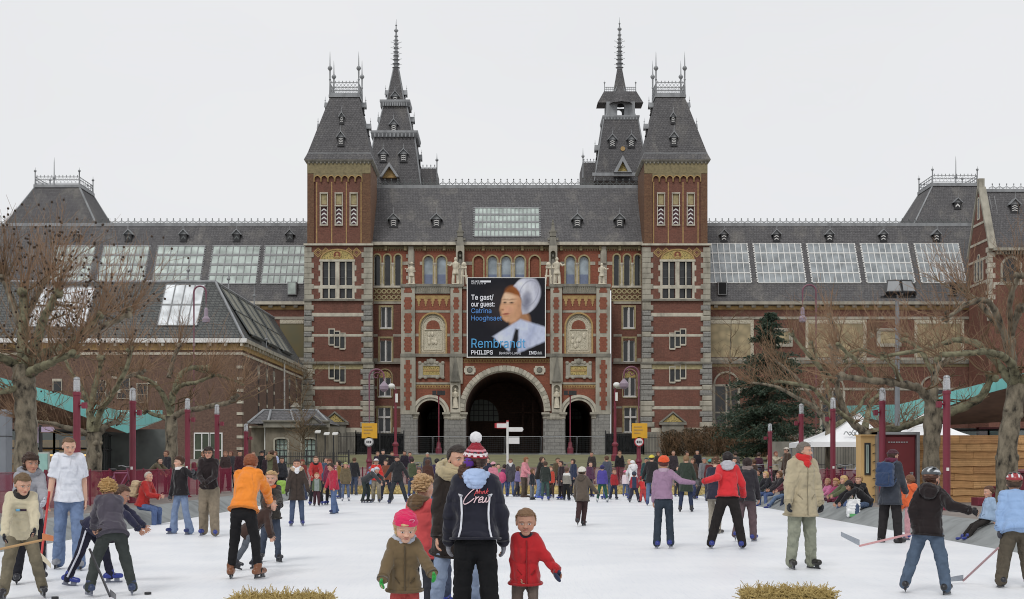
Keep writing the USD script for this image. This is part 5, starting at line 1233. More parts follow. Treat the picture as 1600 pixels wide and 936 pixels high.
xl,xr = PX(1428,YW),PX(1640,YW); nrow = 9; hrow = (PZ(680,YW) - g0) / nrow
for r in range(nrow):
    x = xl - (r % 2) * .6
    while x < xr:
        ln = float(R.choice([1.3,1.7,1.75,2.1])); a,b = max(x,xl),min(x + ln,xr); x += ln
        if b - a < .1: continue
        u = np.linspace(a + .004,b - .004,max(3,int((b - a) / .15))); ph = R.uniform(0,9)
        lo = g0 + r * hrow - .025 + .012 * np.sin(u * 3.1 + ph) + .01 * np.sin(u * 7 + ph * 2); hi = np.full(len(u),g0 + (r + 1) * hrow)
        pg = Polygon(list(zip(u,lo)) + list(zip(u[::-1],hi[::-1])))
        t = trimesh.creation.extrude_polygon(pg,.03,engine='earcut'); vv = np.array(t.vertices)
        fr = (vv[:,1] - (g0 + r * hrow)) / hrow
        obj('plank',(np.stack([vv[:,0],YW - vv[:,2] - .035 * (1 - fr) - .004 * (r % 3),vv[:,1]],1),t.faces),'plank_' + 'abc'[int(R.integers(0,3))],wall_)
m = MB()
for i in range(5): xx = xl + .1 + (xr - xl - .2) * i / 4; m.box(xx - .05,xx + .05,YW + .01,YW + .11,g0,g0 + nrow * hrow - .05)
obj('post',m,'plank_c',wall_)
kiosk = wthing('container_kiosk','dark red container door in a grey steel frame beside the plank wall','kiosk',(PX(1404,36),37,gz(36)))
q = Plane(36.4); m = MB().box(q.x(1372),q.x(1434),36.5,36.9,gz(36) + .12,q.z(677)); kb = obj('body',m,'door_red',kiosk)
m = MB().box(q.x(1370),q.x(1374),36.35,36.92,gz(36),q.z(675)).box(q.x(1432),q.x(1436.5),36.35,36.92,gz(36),q.z(675)).box(q.x(1370),q.x(1436.5),36.36,36.92,q.z(679),q.z(675)).box(q.x(1374),q.x(1432),36.37,38.4,gz(36),gz(36) + .14); obj('frame',m,'steel',kiosk)
obj('door',MB().cbox(q.x(1376),q.x(1430),36.42,36.52,gz(36) + .2,q.z(682),.02),'door_red',kiosk)
obj('handle',MB().box(q.x(1424),q.x(1426),36.36,36.42,1.12,1.24).box(q.x(1421),q.x(1426),36.34,36.38,1.2,1.23),'steel',kiosk)
m = MB()
for i in range(8): m.box(q.x(1388 + 4 * i),q.x(1390.5 + 4 * i),36.40,36.43,q.z(692),q.z(690))
obj('rivet',m,'steel',kiosk,kind='stuff')
booth = wthing('plywood_booth','yellow plywood booth with a narrow green window beside the red container','booth',(PX(1357,36.6),36.8,gz(37)))
q = Plane(36.6); hole = sbox(q.x(1350.5),q.z(742),q.x(1360),q.z(692)); bb = obj('wall',MB().poly(sbox(q.x(1345),gz(38),q.x(1371),q.z(681)).difference(hole),36.6,36.66).box(q.x(1345),q.x(1345) + .06,36.66,37.1,gz(38),q.z(681)),'plywood',booth)
obj('roof',MB().box(q.x(1344),q.x(1372),36.52,37.2,q.z(681),q.z(679)),'plywood',booth)
m = MB().poly(hole.difference(hole.buffer(-.03)),36.56,36.68); wn = obj('window',m,'black',booth); obj('pane',MB().poly(hole.buffer(-.025),36.62,36.64),'pane_green_dark',wn); obj('inner_frame',MB().poly(hole.buffer(-.05).difference(hole.buffer(-.08)),36.59,36.62),'glass_green',wn)
m = MB()
for i in range(7): z = gz(38) + .2 + i * .24; m.tube([(q.x(1363),36.57,z),(q.x(1366),36.55,z + .02),(q.x(1370),36.57,z - .015)],.012,4)
obj('lashing',m,'black',booth,kind='stuff')
# maroon bench and box by the tree
bn = wthing('maroon_bench','dark red metal bench box in front of the plank wall','bench',(PX(1530,34),34,gz(34)))
q = Plane(34.0); a = q.x(1526); obj('seat_box',MB().cbox(a,a + .36,33.9,34.4,gz(34),gz(34) + .22,.02),'maroon',bn); obj('backrest',MB().poly(Polygon([(a + .28,gz(34)),(a + .5,gz(34)),(a + .56,gz(34) + .52),(a + .42,gz(34) + .52)]),33.95,34.35),'maroon',bn)
bn = wthing('maroon_box','dark red metal box with sloping lid behind the helmeted boy in pale blue','box',(PX(1592,35),35,gz(35)))
q = Plane(35.0); obj('body',MB().cbox(q.x(1579),q.x(1612),34.6,35.2,gz(35),q.z(739),.02),'maroon',bn); obj('lid',MB().polyx(Polygon([(34.5,q.z(739)),(35.25,q.z(736)),(35.25,q.z(733)),(34.5,q.z(736))]),q.x(1577),q.x(1614)),'maroon',bn)
ORD = ('first','second','third','fourth','fifth','sixth','seventh','eighth','ninth','tenth','eleventh','twelfth','thirteenth','fourteenth','fifteenth','sixteenth','seventeenth','eighteenth','nineteenth','twentieth','twenty first','twenty second','twenty third','twenty fourth','twenty fifth','twenty sixth','twenty seventh','twenty eighth','twenty ninth','thirtieth')
def _smin(a,b,k):
    h = np.clip(.5 + .5 * (b - a) / k,0,1); return b * (1 - h) + a * h - k * h * (1 - h)
def put(p,x,y,z): UsdGeom.Xformable(p).GetOrderedXformOps()[0].Set(Gf.Vec3d(x,y,z))
# ================================================================ banner over the entrance
BY = 150.35; q = Plane(BY); bx0,bx1,bz0,bz1 = q.x(731),q.x(851.5),q.z(557.5),q.z(434.5); BW,BH = bx1 - bx0,bz1 - bz0
banner = wthing('hanging_banner','large dark blue exhibition banner with a portrait hung over the great arch','banner',((bx0 + bx1) / 2,BY,bz0))
def banner_paint(u,v):
    """a plain bust of a woman in a white cap and collar: u right, v up, 0..1; flat print"""
    br = meshkit.fbm(np.stack([u * 26,v * 17,u * 0],-1),3,4) - .5; u0,v0 = u,v; u = (u + br * .012 - .66) / 1.14 + .645; v = (v + br * .010 - .5) / 1.14 + .49
    def blend(c,col,a): return c * (1 - a[...,None]) + np.asarray(col) * a[...,None]
    sm = lambda d,w=.012: np.clip(.5 - d / w,0,1)
    ell = lambda x,y,a,b,rot=0: (np.hypot(((u - x) * math.cos(rot) + (v - y) * math.sin(rot)) / a,(-(u - x) * math.sin(rot) + (v - y) * math.cos(rot)) / b) - 1) * min(a,b)
    c = np.broadcast_to(srgb('#12131e'),u.shape + (3,)).copy()
    c = blend(c,srgb('#3a3234'),np.clip(.75 - np.hypot(u - .45,v - .6) / .4,0,.55))
    c = blend(c,srgb('#0c0c13'),sm(np.maximum(ell(.72,-.08,.75,.36),0 * u - 1)))
    neck = ell(.66,.44,.115,.13,-.3); c = blend(c,srgb('#a87a58'),sm(neck,.04))
    col = np.maximum(v - .47 + np.where(u < .66,.62,.30) * np.abs(u - .66),.07 + np.where(u < .58,.9,.42) * np.abs(u - .58) - v)
    c = blend(c,srgb('#c3cce6'),sm(col,.03)); c = blend(c,srgb('#8793bd'),sm(np.abs(u - .78 - (v - .3) * .5) - .015,.09) * sm(col) * .55); c = blend(c,srgb('#e2e7f4'),sm(np.abs(u - .44 + (v - .25) * .2) - .03,.10) * sm(col) * .7)
    face = _smin(ell(.565,.625,.118,.175,.10),ell(.535,.52,.085,.075),.05); face = _smin(face,ell(.452,.60,.020,.040,-.35),.025)
    c = blend(c,srgb('#cf9f7c'),sm(face,.022)); c = blend(c,srgb('#9a6648'),np.clip((u - .575) * 6,0,1) * sm(face,.03) * .6); c = blend(c,srgb('#ecd2b6'),sm(ell(.515,.715,.06,.045),.11) * .8 * sm(face)); c = blend(c,srgb('#dba088'),sm(ell(.53,.575,.04,.035),.07) * .7 * sm(face))
    c = blend(c,srgb('#8c5024'),sm(np.maximum(ell(.60,.755,.115,.09,-.25),-(v - .745 + (u - .6) * .25)),.03))
    for ex,w in ((.487,.016),(.566,.022)): c = blend(c,srgb('#2c1a12'),sm(ell(ex,.655,w,.008),.012)); c = blend(c,srgb('#7a5238'),sm(ell(ex,.690,w * 1.6,.006,.1),.016) * .8); c = blend(c,srgb('#a5704f'),sm(ell(ex,.638,w * 1.3,.006),.014) * .6)
    c = blend(c,srgb('#8c5a40'),sm(ell(.462,.578,.016,.009),.014) * .8); c = blend(c,srgb('#a24c40'),sm(ell(.497,.528,.033,.009,.06),.012)); c = blend(c,srgb('#7a3a30'),sm(ell(.495,.529,.032,.003,.06),.006)); c = blend(c,srgb('#a87250'),sm(ell(.50,.505,.025,.006),.02) * .7)
    cap = np.maximum(ell(.72,.735,.165,.215,-.42),-_smin(ell(.545,.66,.135,.20,.05),ell(.56,.50,.13,.12),.05)); c = blend(c,srgb('#b9bccd'),sm(cap,.022))
    c = blend(c,srgb('#63657a'),sm(ell(.735,.665,.045,.115,-.15),.07) * sm(cap) * .75); c = blend(c,srgb('#e9ebf4'),sm(np.abs(ell(.735,.665,.075,.15,-.15)) - .008,.05) * sm(cap) * .5); c = blend(c,srgb('#dfe1ec'),sm(ell(.68,.86,.10,.05,-.35),.08) * sm(cap) * .8); c = blend(c,srgb('#7d7f92'),sm(np.abs(ell(.76,.76,.10,.15,-.4)) - .003,.014) * sm(cap) * .7)
    c = blend(c,srgb('#14141c'),sm(np.maximum(np.abs(u - .60 - (v - .2) * .16) - .026 - (.32 - v) * .10,v - .36),.025))
    fold = 1 + .10 * np.sin(u0 * 21 + 3 * v0) * np.exp(-((v0 - .1) / .6) ** 2) * .4
    return np.clip(c * (1 + br[...,None] * .35),.002,.8)
nu,nv_ = 190,194
uu,vv = np.meshgrid(np.linspace(0,1,nu),np.linspace(0,1,nv_)); wav = .015 * np.sin(uu * 9 + vv * 4)
V = np.stack([bx0 + uu * BW,BY - wav,bz0 + vv * BH],-1).reshape(-1,3)
i,j = np.meshgrid(np.arange(nv_ - 1),np.arange(nu - 1),indexing='ij'); a = i * nu + j
obj('print',(V,np.stack([a,a + 1,a + nu + 1,a + nu],-1).reshape(-1,4)),'print',banner,col=banner_paint(uu,vv).reshape(-1,3))
obj('hem',MB().poly(sbox(bx0 - .12,bz0 - .12,bx1 + .12,bz1 + .08).difference(sbox(bx0,bz0,bx1,bz1)),BY - .02,BY + .1),'paint_white',banner)
obj('backing',MB().box(bx0 - .1,bx1 + .1,BY + .06,BY + .1,bz0 - .1,bz1 + .06),'ink',banner)
def line(txt,h,u,v,mat,bold=False,sx=1.0,shear=0.0,name='lettering'): obj(name,MB().text(txt,h * BH,bx0 + u * BW,bz0 + v * BH,BY - .03,.02,bold,shear,sx),mat,banner)
line('Te gast/',.062,.04,.725,'print_white',True,.86); line('our guest:',.058,.04,.64,'print_white',True,.80); line('Catrina',.060,.04,.555,'print_blue',False,.95); line('Hooghsaet',.060,.04,.462,'print_blue',False,.93)
line('Rembrandt',.115,.035,.115,'print_cyan',False,.86); line('PHILIPS',.052,.035,.03,'print_white',True,.98); line('BankGiro Loterij',.030,.40,.032,'print_white',False,.9,.2); line('ING',.042,.79,.03,'print_white',True,.9)
obj('emblem',MB().poly(Polygon([(bx0 + BW * u,bz0 + BH * v) for u,v in ((.90,.03),(.90,.05),(.915,.072),(.93,.055),(.95,.07),(.96,.05),(.965,.03))]),BY - .05,BY - .03),'lead',banner)
obj('emblem',MB().box(bx0 + BW * .16,bx0 + BW * .30,BY - .05,BY - .03,bz0 + BH * .945,bz0 + BH * .968),'print_white',banner); line('RIJKS',.022,.045,.946,'print_white',True,1.15); line('M U S E U M',.018,.045,.922,'print_white',False,1.3)

# ================================================================ lamp poles along the rink
def glass_head(path): return usdkit.material(stage,path,{'t': ('transparent_bsdf',{'color': (.85,.87,.88)}),'g': ('glossy_bsdf',{'color': (.9,.9,.92),'roughness': .12}),'m': ('mix_closure',{'fac': .4})},[('t.BSDF','m.closure1'),('g.BSDF','m.closure2')],surface='m.closure')
MATS['lamp_glass'] = glass_head
def make_pole(side):
    """parts around its own foot; the lamp on the left or right side"""
    t = thing('lamp_pole','','lamp post',(0,0,0))
    H = 2.9
    obj('post',MB().lathe([(.13,0),(.13,.04),(.09,.05),(.088,H - .1),(.1,H - .09),(.1,H - .02),(.07,H)],n=14),'maroon',t,smooth=35)
    obj('lamp_glass',MB().lathe([(.082,H - .01),(.088,H + .02),(.088,H + .22),(.078,H + .29),(.05,H + .335),(0,H + .35)],n=14),'lamp_glass',t,smooth=35)
    m = MB()
    for i in range(5): m.lathe([(.02,H + .02 + .045 * i),(.06,H + .025 + .045 * i),(.06,H + .035 + .045 * i),(.02,H + .04 + .045 * i)],n=10)
    m.tube([(0,0,H - .02),(0,0,H + .27)],.018,6); obj('lamp',m,'steel',t)
    m = MB().lathe([(.092,H + .3),(.06,H + .35),(0,H + .37)],n=12); obj('cap',m,'steel',t)
    s = -1 if side < 0 else 1
    m = MB().tube([(0,0,H - .32),(s * -.14,-.03,H - .34),(s * -.2,-.04,H - .33)],.03,6).box(-s * .2 - .05,-s * .2 + .05,-.12,.04,H - .42,H - .27); obj('loudspeaker',m,'maroon',t)
    obj('sticker',MB().box(-.035,.03,-.0905,-.085,.95,1.03),'paint_white',t)
    return t
pole_specs = [(-1,-10.6,31.5,'behind the white shirted skater'),(-1,-10.6,36.2,'behind the sitting man in red'),(-1,-10.55,42.2,'behind the woman with the furry brown hat'),(-1,-10.6,46.7,'just right of the man in the brown sweater'),(-1,-10.6,51.9,'by the orange jacketed skater'),
              (1,10.6,30.9,'in front of the plank wall'),(1,10.6,36.2,'in front of the red container door'),(1,10.6,41.7,'right of the man with the red scarf'),(1,10.6,46.2,'behind the man with the red scarf'),(1,10.6,51.7,'before the dark conifer')]
protos = {}
for k,(s,x,y,w) in enumerate(pole_specs):
    lab = f'dark red lamp pole with glass head {w}'
    z = gz(y); sc = (1,1,1) if k not in (4,9) else (1,1,.83)
    if s not in protos:
        p = make_pole(s); protos[s] = p; put(p,x,y,z); tag(p,lab,None,'lamp poles along the rink')
    else: thing('lamp_pole',lab,'lamp post',(x,y,z),0,'lamp poles along the rink',protos[s],sc)

# crook street lamps carrying yellow boards, near the museum
def crook(label,px,Y,ytop,s,board=True,drop=25,wide=23):
    x,zb,zt = PX(px,Y),gz(Y),PZ(ytop,Y); t = wthing('street_lamp',label,'street lamp',(x,Y,zb)); r = wide * Y / FPX
    obj('base',MB().lathe([(.24,0),(.24,.35),(.17,.42),(.15,.95),(.19,1.0),(.19,1.08),(.12,1.2),(.10,1.9),(.13,1.95),(.08,2.05)] if board else [(.16,0),(.16,.8),(.09,.9)],(x,Y,zb),10),'maroon',t,smooth=35)
    zc = zt - r / 2
    arc = [(x + s * r / 2 * (1 - math.cos(a)),Y,zc + r / 2 * math.sin(a)) for a in np.linspace(0,PI,12)]
    m = MB().tube([(x,Y,zb + .8),(x,Y,zc)] + arc[1:] + [(x + s * r,Y,zc - drop * Y / FPX * .45)],.055,6)
    if board: m.tube([(x + s * r * (.5 + .32 * (1 - k / 14) * math.cos(.6 * k)),Y,zc + r * .05 + r * .30 * (1 - k / 14) * math.sin(.6 * k)) for k in range(13)],.03,4)
    obj('crook_arm',m,'maroon_pale',t)
    zl = zc - drop * Y / FPX * .45
    m = MB().lathe([(.03,zl + .15),(.12,zl + .05),(.26,zl - .12),(.24,zl - .3),(.1,zl - .42),(0,zl - .45)] if board else [(.05,zl + .1),(.12,zl),(.12,zl - .4),(.24,zl - .55),(.22,zl - .75),(0,zl - .82)],(x + s * r,Y,0),10); obj('lantern',m,'lantern',t,smooth=35)
    if board:
        w = .42; zs = PZ(661.5,Y); m = MB().cbox(x - w + .03,x + w + .03,Y - .2,Y - .16,PZ(685,Y),zs,.01); bo = obj('notice_board',m,'yellow_sign',t)
        m = MB()
        for i,(txt) in enumerate(((.62),(.70),(.5))): m.box(x - .28,x - .28 + .7 * txt * 1.0,Y - .215,Y - .202,zs - .22 - i * .17,zs - .17 - i * .17)
        obj('printed_line',m,'ochre',bo,kind='stuff')
        zr = PZ(690.5,Y)
        ds = lambda m,ra,y0,y1,z=zr: m.poly(Point(x,z).buffer(ra,10),y0,y1)
        sg = obj('round_sign',ds(MB(),.26,Y - .2,Y - .17),'sign_red' if s < 0 else 'iron_grey',t); obj('sign_face',ds(MB(),.2,Y - .22,Y - .201),'white_board',sg)
        m = MB()
        for dx in (-.1,0,.1): m.box(x + dx - .035,x + dx + .035,Y - .232,Y - .222,zr - .07,zr + .06)
        obj('pictogram',m,'ink',sg)
    return t
crook('maroon street lamp with yellow board left of the museum entrance',577,70,577,1)
crook('maroon street lamp with yellow board right of the museum entrance',998,70,573,-1)
crook('tall crook lamp in front of the low brick wing',303,75,447,1,False,60,19)
crook('tall crook lamp in front of the white striped rooflights of the gallery wing',1275,75,445,-1,False,60,21)
# camera posts and spotlight posts
for px,Y,yt,lab in ((618,112,602,'maroon post with a white dome camera left of the entrance'),(961,112,600,'maroon post with a white dome camera right of the entrance')):
    x,zb,zt = PX(px,Y),gz(Y),PZ(yt,Y); t = wthing('camera_post',lab,'camera post',(x,Y,zb))
    obj('post',MB().lathe([(.34,0),(.34,.5),(.22,.62),(.2,1.3),(.28,1.35),(.28,1.5),(.13,1.7),(.1,zt - zb - .6),(.05,zt - zb - .2)],(x,Y,zb),10),'maroon',t,smooth=35)
    obj('arm',MB().tube([(x,Y,zt - .35),(x + (.1 if px > 700 else -.3),Y - .3,zt - .15)],.05,5),'paint_white',t); obj('camera',MB().ball((x + (.1 if px > 700 else -.32),Y - .35,zt - .1),(.30,.26,.24),2),'paint_white',t,smooth=True); obj('box',MB().box(x + .0,x + .22,Y - .25,Y - .05,zt - 1.5,zt - .75),'paint_white',t)
for px,lab in ((685.5,'thin maroon post with black spotlights before the left side arch'),(891,'thin maroon post with black spotlights before the right side arch')):
    Y = 146.0; x,zb,zt = PX(px,Y),gz(Y),PZ(614,Y); t = wthing('spotlight_post',lab,'spotlight post',(x,Y,zb))
    obj('post',MB().lathe([(.36,0),(.36,.7),(.24,.85),(.22,1.3),(.09,1.5),(.08,zt - zb)],(x,Y,zb),10),'maroon',t,smooth=35)
    for e in (-.5,0.05,.5): obj('spotlight',MB().box(x + e - .22,x + e + .22,Y - .2,Y + .2,zt - .25,zt + .25).tube([(x,Y,zt - .3),(x + e,Y,zt - .1)],.04,4),'black',t)
for px,lab in ((494,'small lamp post nearest the lodge'),(508,'small lamp post second from the lodge'),(521,'small lamp post by the yellow board')):
    Y = 100.0; x = PX(px,Y); zb = gz(Y); zt = PZ(677 if px < 500 else 680,Y); t = wthing('lamp_stand','thin black ' + lab,'lamp post',(x,Y,zb))
    obj('pole',MB().tube([(x,Y,zb),(x,Y,zt)],.05,6),'black',t); obj('lamp_head',MB().polyx(Polygon([(Y - .4,zt),(Y + .2,zt + .12),(Y + .2,zt + .24),(Y - .4,zt + .12)]),x - .05,x + .35),'paint_white',t)
# floodlight mast
Y = 42.5; x = PX(1402,Y); zt = PZ(450,Y)
t = wthing('floodlight_mast','grey steel mast with two floodlights behind the red container','floodlight',(x,Y,gz(Y)))
obj('mast',MB().lathe([(.11,gz(Y)),(.085,3.5),(.06,zt + .2)],(x,Y,0),12),'steel_dull',t,smooth=40)
for e,r in ((-.2,-12),(.24,14)):
    T = np.eye(4); T[:3,:3] = rotm((0,0,1),r) @ rotm((1,0,0),-18); T[:3,3] = (x + e + .04,Y - .12,zt)
    m = MB().frustum((-.26,.26,-.1,.22,-.2),(-.2,.2,-.05,.2,.26)); 
    for k in range(6): m.box(-.22 + k * .088 - .015,-.22 + k * .088 + .015,.2,.3,-.16,.2)
    m.box(-.3,-.26,-.05,.12,-.28,.1).box(.26,.3,-.05,.12,-.28,.1); b = obj('floodlight',m.move(T),'black',t)
    obj('floodlight_glass',MB().add([(-.22,-.108,-.17),(.22,-.108,-.17),(.17,-.062,.2),(-.17,-.062,.2)],[(0,1,2,3)]).move(T),'lead',b)
obj('crossbar',MB().box(x - .55,x + .6,Y - .05,Y + .05,zt - .34,zt - .27),'black',t)
# white finger post
Y = 75.0; x = PX(793,Y); zb = gz(Y)
t = wthing('finger_post','white finger post with a red tipped arm in front of the great arch','signpost',(x,Y,zb))
zt = PZ(659,Y); obj('pole',MB().tube([(x,Y,zb + .75),(x,Y,zt)],.075,8),'paint_white',t); m = MB()
for k in range(5): m.tube([(x,Y,zb + .15 * k),(x,Y,zb + .15 * k + .08)],.078,8)
obj('striped_foot',m,'ink',t); obj('foot',MB().tube([(x,Y,zb),(x,Y,zb + .76)],.074,8),'paint_white',t); obj('cap',MB().tube([(x,Y,zt),(x,Y,zt + .08)],.08,8),'sign_red',t)
a1 = obj('sign_arm',MB().box(PX(776,Y),x,Y - .03,Y + .03,PZ(668.5,Y),PZ(661.5,Y)),'white_board',t); obj('arrow_tip',MB().box(PX(773,Y),PX(776.3,Y),Y - .032,Y + .032,PZ(668.8,Y),PZ(661.2,Y)),'sign_red',a1); obj('edging',MB().box(PX(776,Y),x,Y - .034,Y + .034,PZ(669.2,Y),PZ(668.4,Y)).box(PX(776,Y),x,Y - .034,Y + .034,PZ(661.6,Y),PZ(660.8,Y)),'sign_red',a1)
obj('sign_arm',MB().box(x + .05,PX(816,Y),Y - .03,Y + .03,PZ(674.5,Y),PZ(667.5,Y)).poly(Polygon([(PX(816,Y),PZ(674.5,Y)),(PX(818,Y),PZ(671,Y)),(PX(816,Y),PZ(667.5,Y))]),Y - .03,Y + .03),'white_board',t)
a3 = obj('sign_arm',MB().box(x + .05,PX(811.5,Y),Y - .03,Y + .03,PZ(693.5,Y),PZ(682,Y)),'white_board',t); obj('edging',MB().box(x + .05,PX(811.5,Y),Y - .036,Y - .03,PZ(683.6,Y),PZ(682.6,Y)),'lead',a3)

# ================================================================ fences
Y = 143.0; z0,z1 = gz(Y) + .05,PZ(682,Y)
fx = [640,676,733,789.5,846,902,948]
for k,(a,b) in enumerate(zip(fx,fx[1:])):
    xa,xb = PX(a,Y) + .05,PX(b,Y) - .05; lab = ('leftmost wire site fence panel by the outer pier','wire site fence panel before the left side arch','wire site fence panel under the left half of the great arch','wire site fence panel under the right half of the great arch','wire site fence panel before the right inner pier','rightmost wire site fence panel before the right side arch')[k]
    t = wthing('fence_panel',lab,'fence',((xa + xb) / 2,Y,z0))
    obj('frame',MB().tube([(xa,Y,z0),(xa,Y,z1),(xb,Y,z1),(xb,Y,z0),(xa,Y,z0)],.05,5),'lead',t)
    m = MB()
    for i in range(1,20): x = xa + (xb - xa) * i / 20; m.tube([(x,Y,z0),(x,Y,z1)],.004,3,False)
    for i in range(1,9): z = z0 + (z1 - z0) * i / 9; m.tube([(xa,Y,z),(xb,Y,z)],.006,3,False)
    obj('wire_mesh',m,'bar_grey',t,kind='stuff')
    obj('foot',MB().box(xa - .35,xa + .35,Y - .12,Y + .12,z0 - .06,z0 + .08),'concrete',t)
def railing(label,px0,px1,Y,ytop,step=.16,netting=False,mat='black'):
    x0,x1 = PX(px0,Y),PX(px1,Y); zb,zt = gz(Y),PZ(ytop,Y); t = wthing('iron_railing',label,'railing',((x0 + x1) / 2,Y,zb))
    m = MB()
    for i in range(int((x1 - x0) / step)): x = x0 + i * step; m.tube([(x,Y,zb),(x,Y,zt - .05)],.016,4,False); m.tube([(x,Y,zt - .05),(x,Y,zt + .12)],[.03,.002],4,False)
    obj('bars',m,mat,t,kind='stuff')
    obj('rail',MB().box(x0,x1,Y - .03,Y + .03,zb + .25,zb + .31),mat,t); obj('rail',MB().box(x0,x1,Y - .03,Y + .03,zt - .3,zt - .24),mat,t)
    n = max(1,int((x1 - x0) / 2.4))
    for i in range(n + 1): x = x0 + (x1 - x0) * i / n; obj('post',MB().box(x - .06,x + .06,Y - .06,Y + .06,zb,zt + .25),mat,t)
    if netting: obj('screen',MB().box(x0,x1,Y + .06,Y + .09,zb + .1,zt - .1),'screen_net',t)
def net(col,op):
    def mk(path): return usdkit.material(stage,path,{'g': ('geometry',{}),'n': ('noise_texture',{'scale': 3.0,'detail': 3.0}),'r': ('math',{'math_type': 'multiply_add','value2': .5,'value3': op - .25}),'t': ('transparent_bsdf',{}),'d': ('diffuse_bsdf',{'color': col}),'m': ('mix_closure',{})},
        [('g.position','n.vector'),('n.fac','r.value1'),('r.value','m.fac'),('t.BSDF','m.closure1'),('d.BSDF','m.closure2')],surface='m.closure')
    return mk
MATS['screen_net'] = net((.012,.013,.014),.85); MATS['maroon_net'] = net((.13,.018,.034),.62); MATS['pink_net'] = net((.26,.12,.13),.35)
railing('black iron railing with dark screen left of the entrance',556,631,139,676,netting=True)
railing('black iron railing with dark screen right of the entrance',946,1006,139,676,netting=True)
railing('black iron railing before the left tower portal',497,556,139,678)
railing('black iron railing before the right tower portal and bushes',1006,1190,139,680)
railing('low black railing before the lodge',413,545,97,708,.14)
railing('black railing under the white tent',1250,1345,95,690,.2)
obj('retaining_wall',MB().box(PX(1205,96),PX(1420,96),96,96.5,gz(96) - .2,PZ(690,96)),'stone_dark',None,label='grey stone retaining wall behind the white tent',cat='wall')
def net_fence(label,p0,p1,h,n,mat,post=.028,group=None):
    p0,p1 = np.array(p0,float),np.array(p1,float); c = (p0 + p1) / 2; zb = gz(c[1]); t = wthing('net_fence',label,'fence',(c[0],c[1],zb))
    for i in range(n + 1): p = p0 + (p1 - p0) * i / n; obj('post',MB().tube([(p[0],p[1],gz(p[1])),(p[0],p[1],gz(p[1]) + h + .06)],post,6),'maroon',t)
    k = n * 4; v = []
    for i in range(k + 1):
        p = p0 + (p1 - p0) * i / k; sag = .03 * math.sin(i / 4 * PI) ** 2; b = .03 * math.sin(i * 2.3)
        v += [(p[0],p[1] + b,gz(p[1]) + .03),(p[0],p[1] - b * .5,gz(p[1]) + h - sag)]
    obj('netting',(np.array(v),np.array([(2 * i,2 * i + 2,2 * i + 3,2 * i + 1) for i in range(k)])),mat,t)
    obj('rail',MB().tube([(p0[0],p0[1],gz(p0[1]) + h),(p1[0],p1[1],gz(p1[1]) + h)],.014,5),'maroon',t)
for k,(a,b) in enumerate((((-11.3,25),(-11.2,31)),((-11.2,31.1),(-11.0,37)),((-11.0,37.1),(-10.9,43)),((-10.9,43.1),(-10.8,50)))):
    net_fence('dark red net fence ' + ('behind the boys with hockey sticks','behind the white shirted skater','behind the sitting man in the red jacket','behind the man in the brown sweater')[k],a,b,.92,4,'maroon_net')
for k,(a,b,y) in enumerate(((-10.6,-5.4,63.0),(-5.3,-.1,63.1),(0,5.4,63.0),(5.5,11.2,63.1))):
    net_fence('thin pinkish net fence at the far rink end ' + ('near the lodge','left of the finger post','right of the finger post','before the brown bushes')[k],(a,y),(b,y),.82,3,'pink_net',.03)
net_fence('dark red net fence behind the people sitting on the right kerb',(10.9,37.5),(11.2,49),.9,5,'maroon_net')
sg = wthing('pink_panel','pale red printed panel on the fence behind the stooping skater','panel',(PX(530,62.4),62.4,.4)); obj('board',MB().cbox(PX(506,62.4),PX(557,62.4),62.3,62.36,PZ(744,62.4),PZ(727,62.4),.01),'pink_board',sg)
m = MB(); R2 = np.random.default_rng(5)
for r in range(4):
    x = -.62
    while x < .55: w = R2.uniform(.04,.14); m.box(PX(530,62.4) + x,PX(530,62.4) + x + w,62.28,62.298,PZ(730 + 3.6 * r,62.4) - .03,PZ(730 + 3.6 * r,62.4)); x += w + .03
obj('printed_line',m,'paint_white',sg,kind='stuff'); 
for e in (507,556): obj('leg',MB().tube([(PX(e,62.4),62.4,gz(62.4)),(PX(e,62.4),62.4,PZ(730,62.4))],.03,6),'maroon',sg)
ib = wthing('info_board','pale teal information board beside the grey column on the left','board',(PX(67,45),45,gz(45))); q = Plane(45.0); obj('panel',MB().cbox(q.x(56),q.x(78),44.9,45.0,q.z(742),q.z(707),.02),'board_grey',ib); obj('sheet',MB().box(q.x(57.5),q.x(76),44.87,44.9,q.z(740),q.z(709)),'board_teal',ib)
for e in (58,76): obj('leg',MB().box(q.x(e) - .03,q.x(e) + .03,44.92,44.98,gz(45),q.z(740)),'steel',ib)
ls = wthing('direction_sign','lilac direction sign on a black post behind the big left tree','sign',(PX(63,48),48,gz(48))); q = Plane(48.0); obj('post',MB().box(q.x(61),q.x(65),48,48.1,gz(48),q.z(664)),'black',ls); obj('blade',MB().poly(Polygon([(q.x(66),q.z(676)),(q.x(83),q.z(675)),(q.x(86),q.z(671)),(q.x(83),q.z(667)),(q.x(66),q.z(667))]),47.9,47.98),'lilac',ls); obj('plate',MB().box(q.x(55),q.x(60.5),47.9,47.98,q.z(692),q.z(667)),'lilac',ls)
gc = wthing('grey_column','grey concrete column at the left edge of the picture','column',(PX(0,50),50,gz(50))); obj('shaft',MB().cbox(PX(-20,50),PX(10,50),50,50.6,gz(50),PZ(640,50),.03),'col_grey',gc); obj('joint',MB().box(PX(-20,50) - .01,PX(10,50) + .012,49.99,50.6,PZ(682,50),PZ(681,50)),'black',gc)

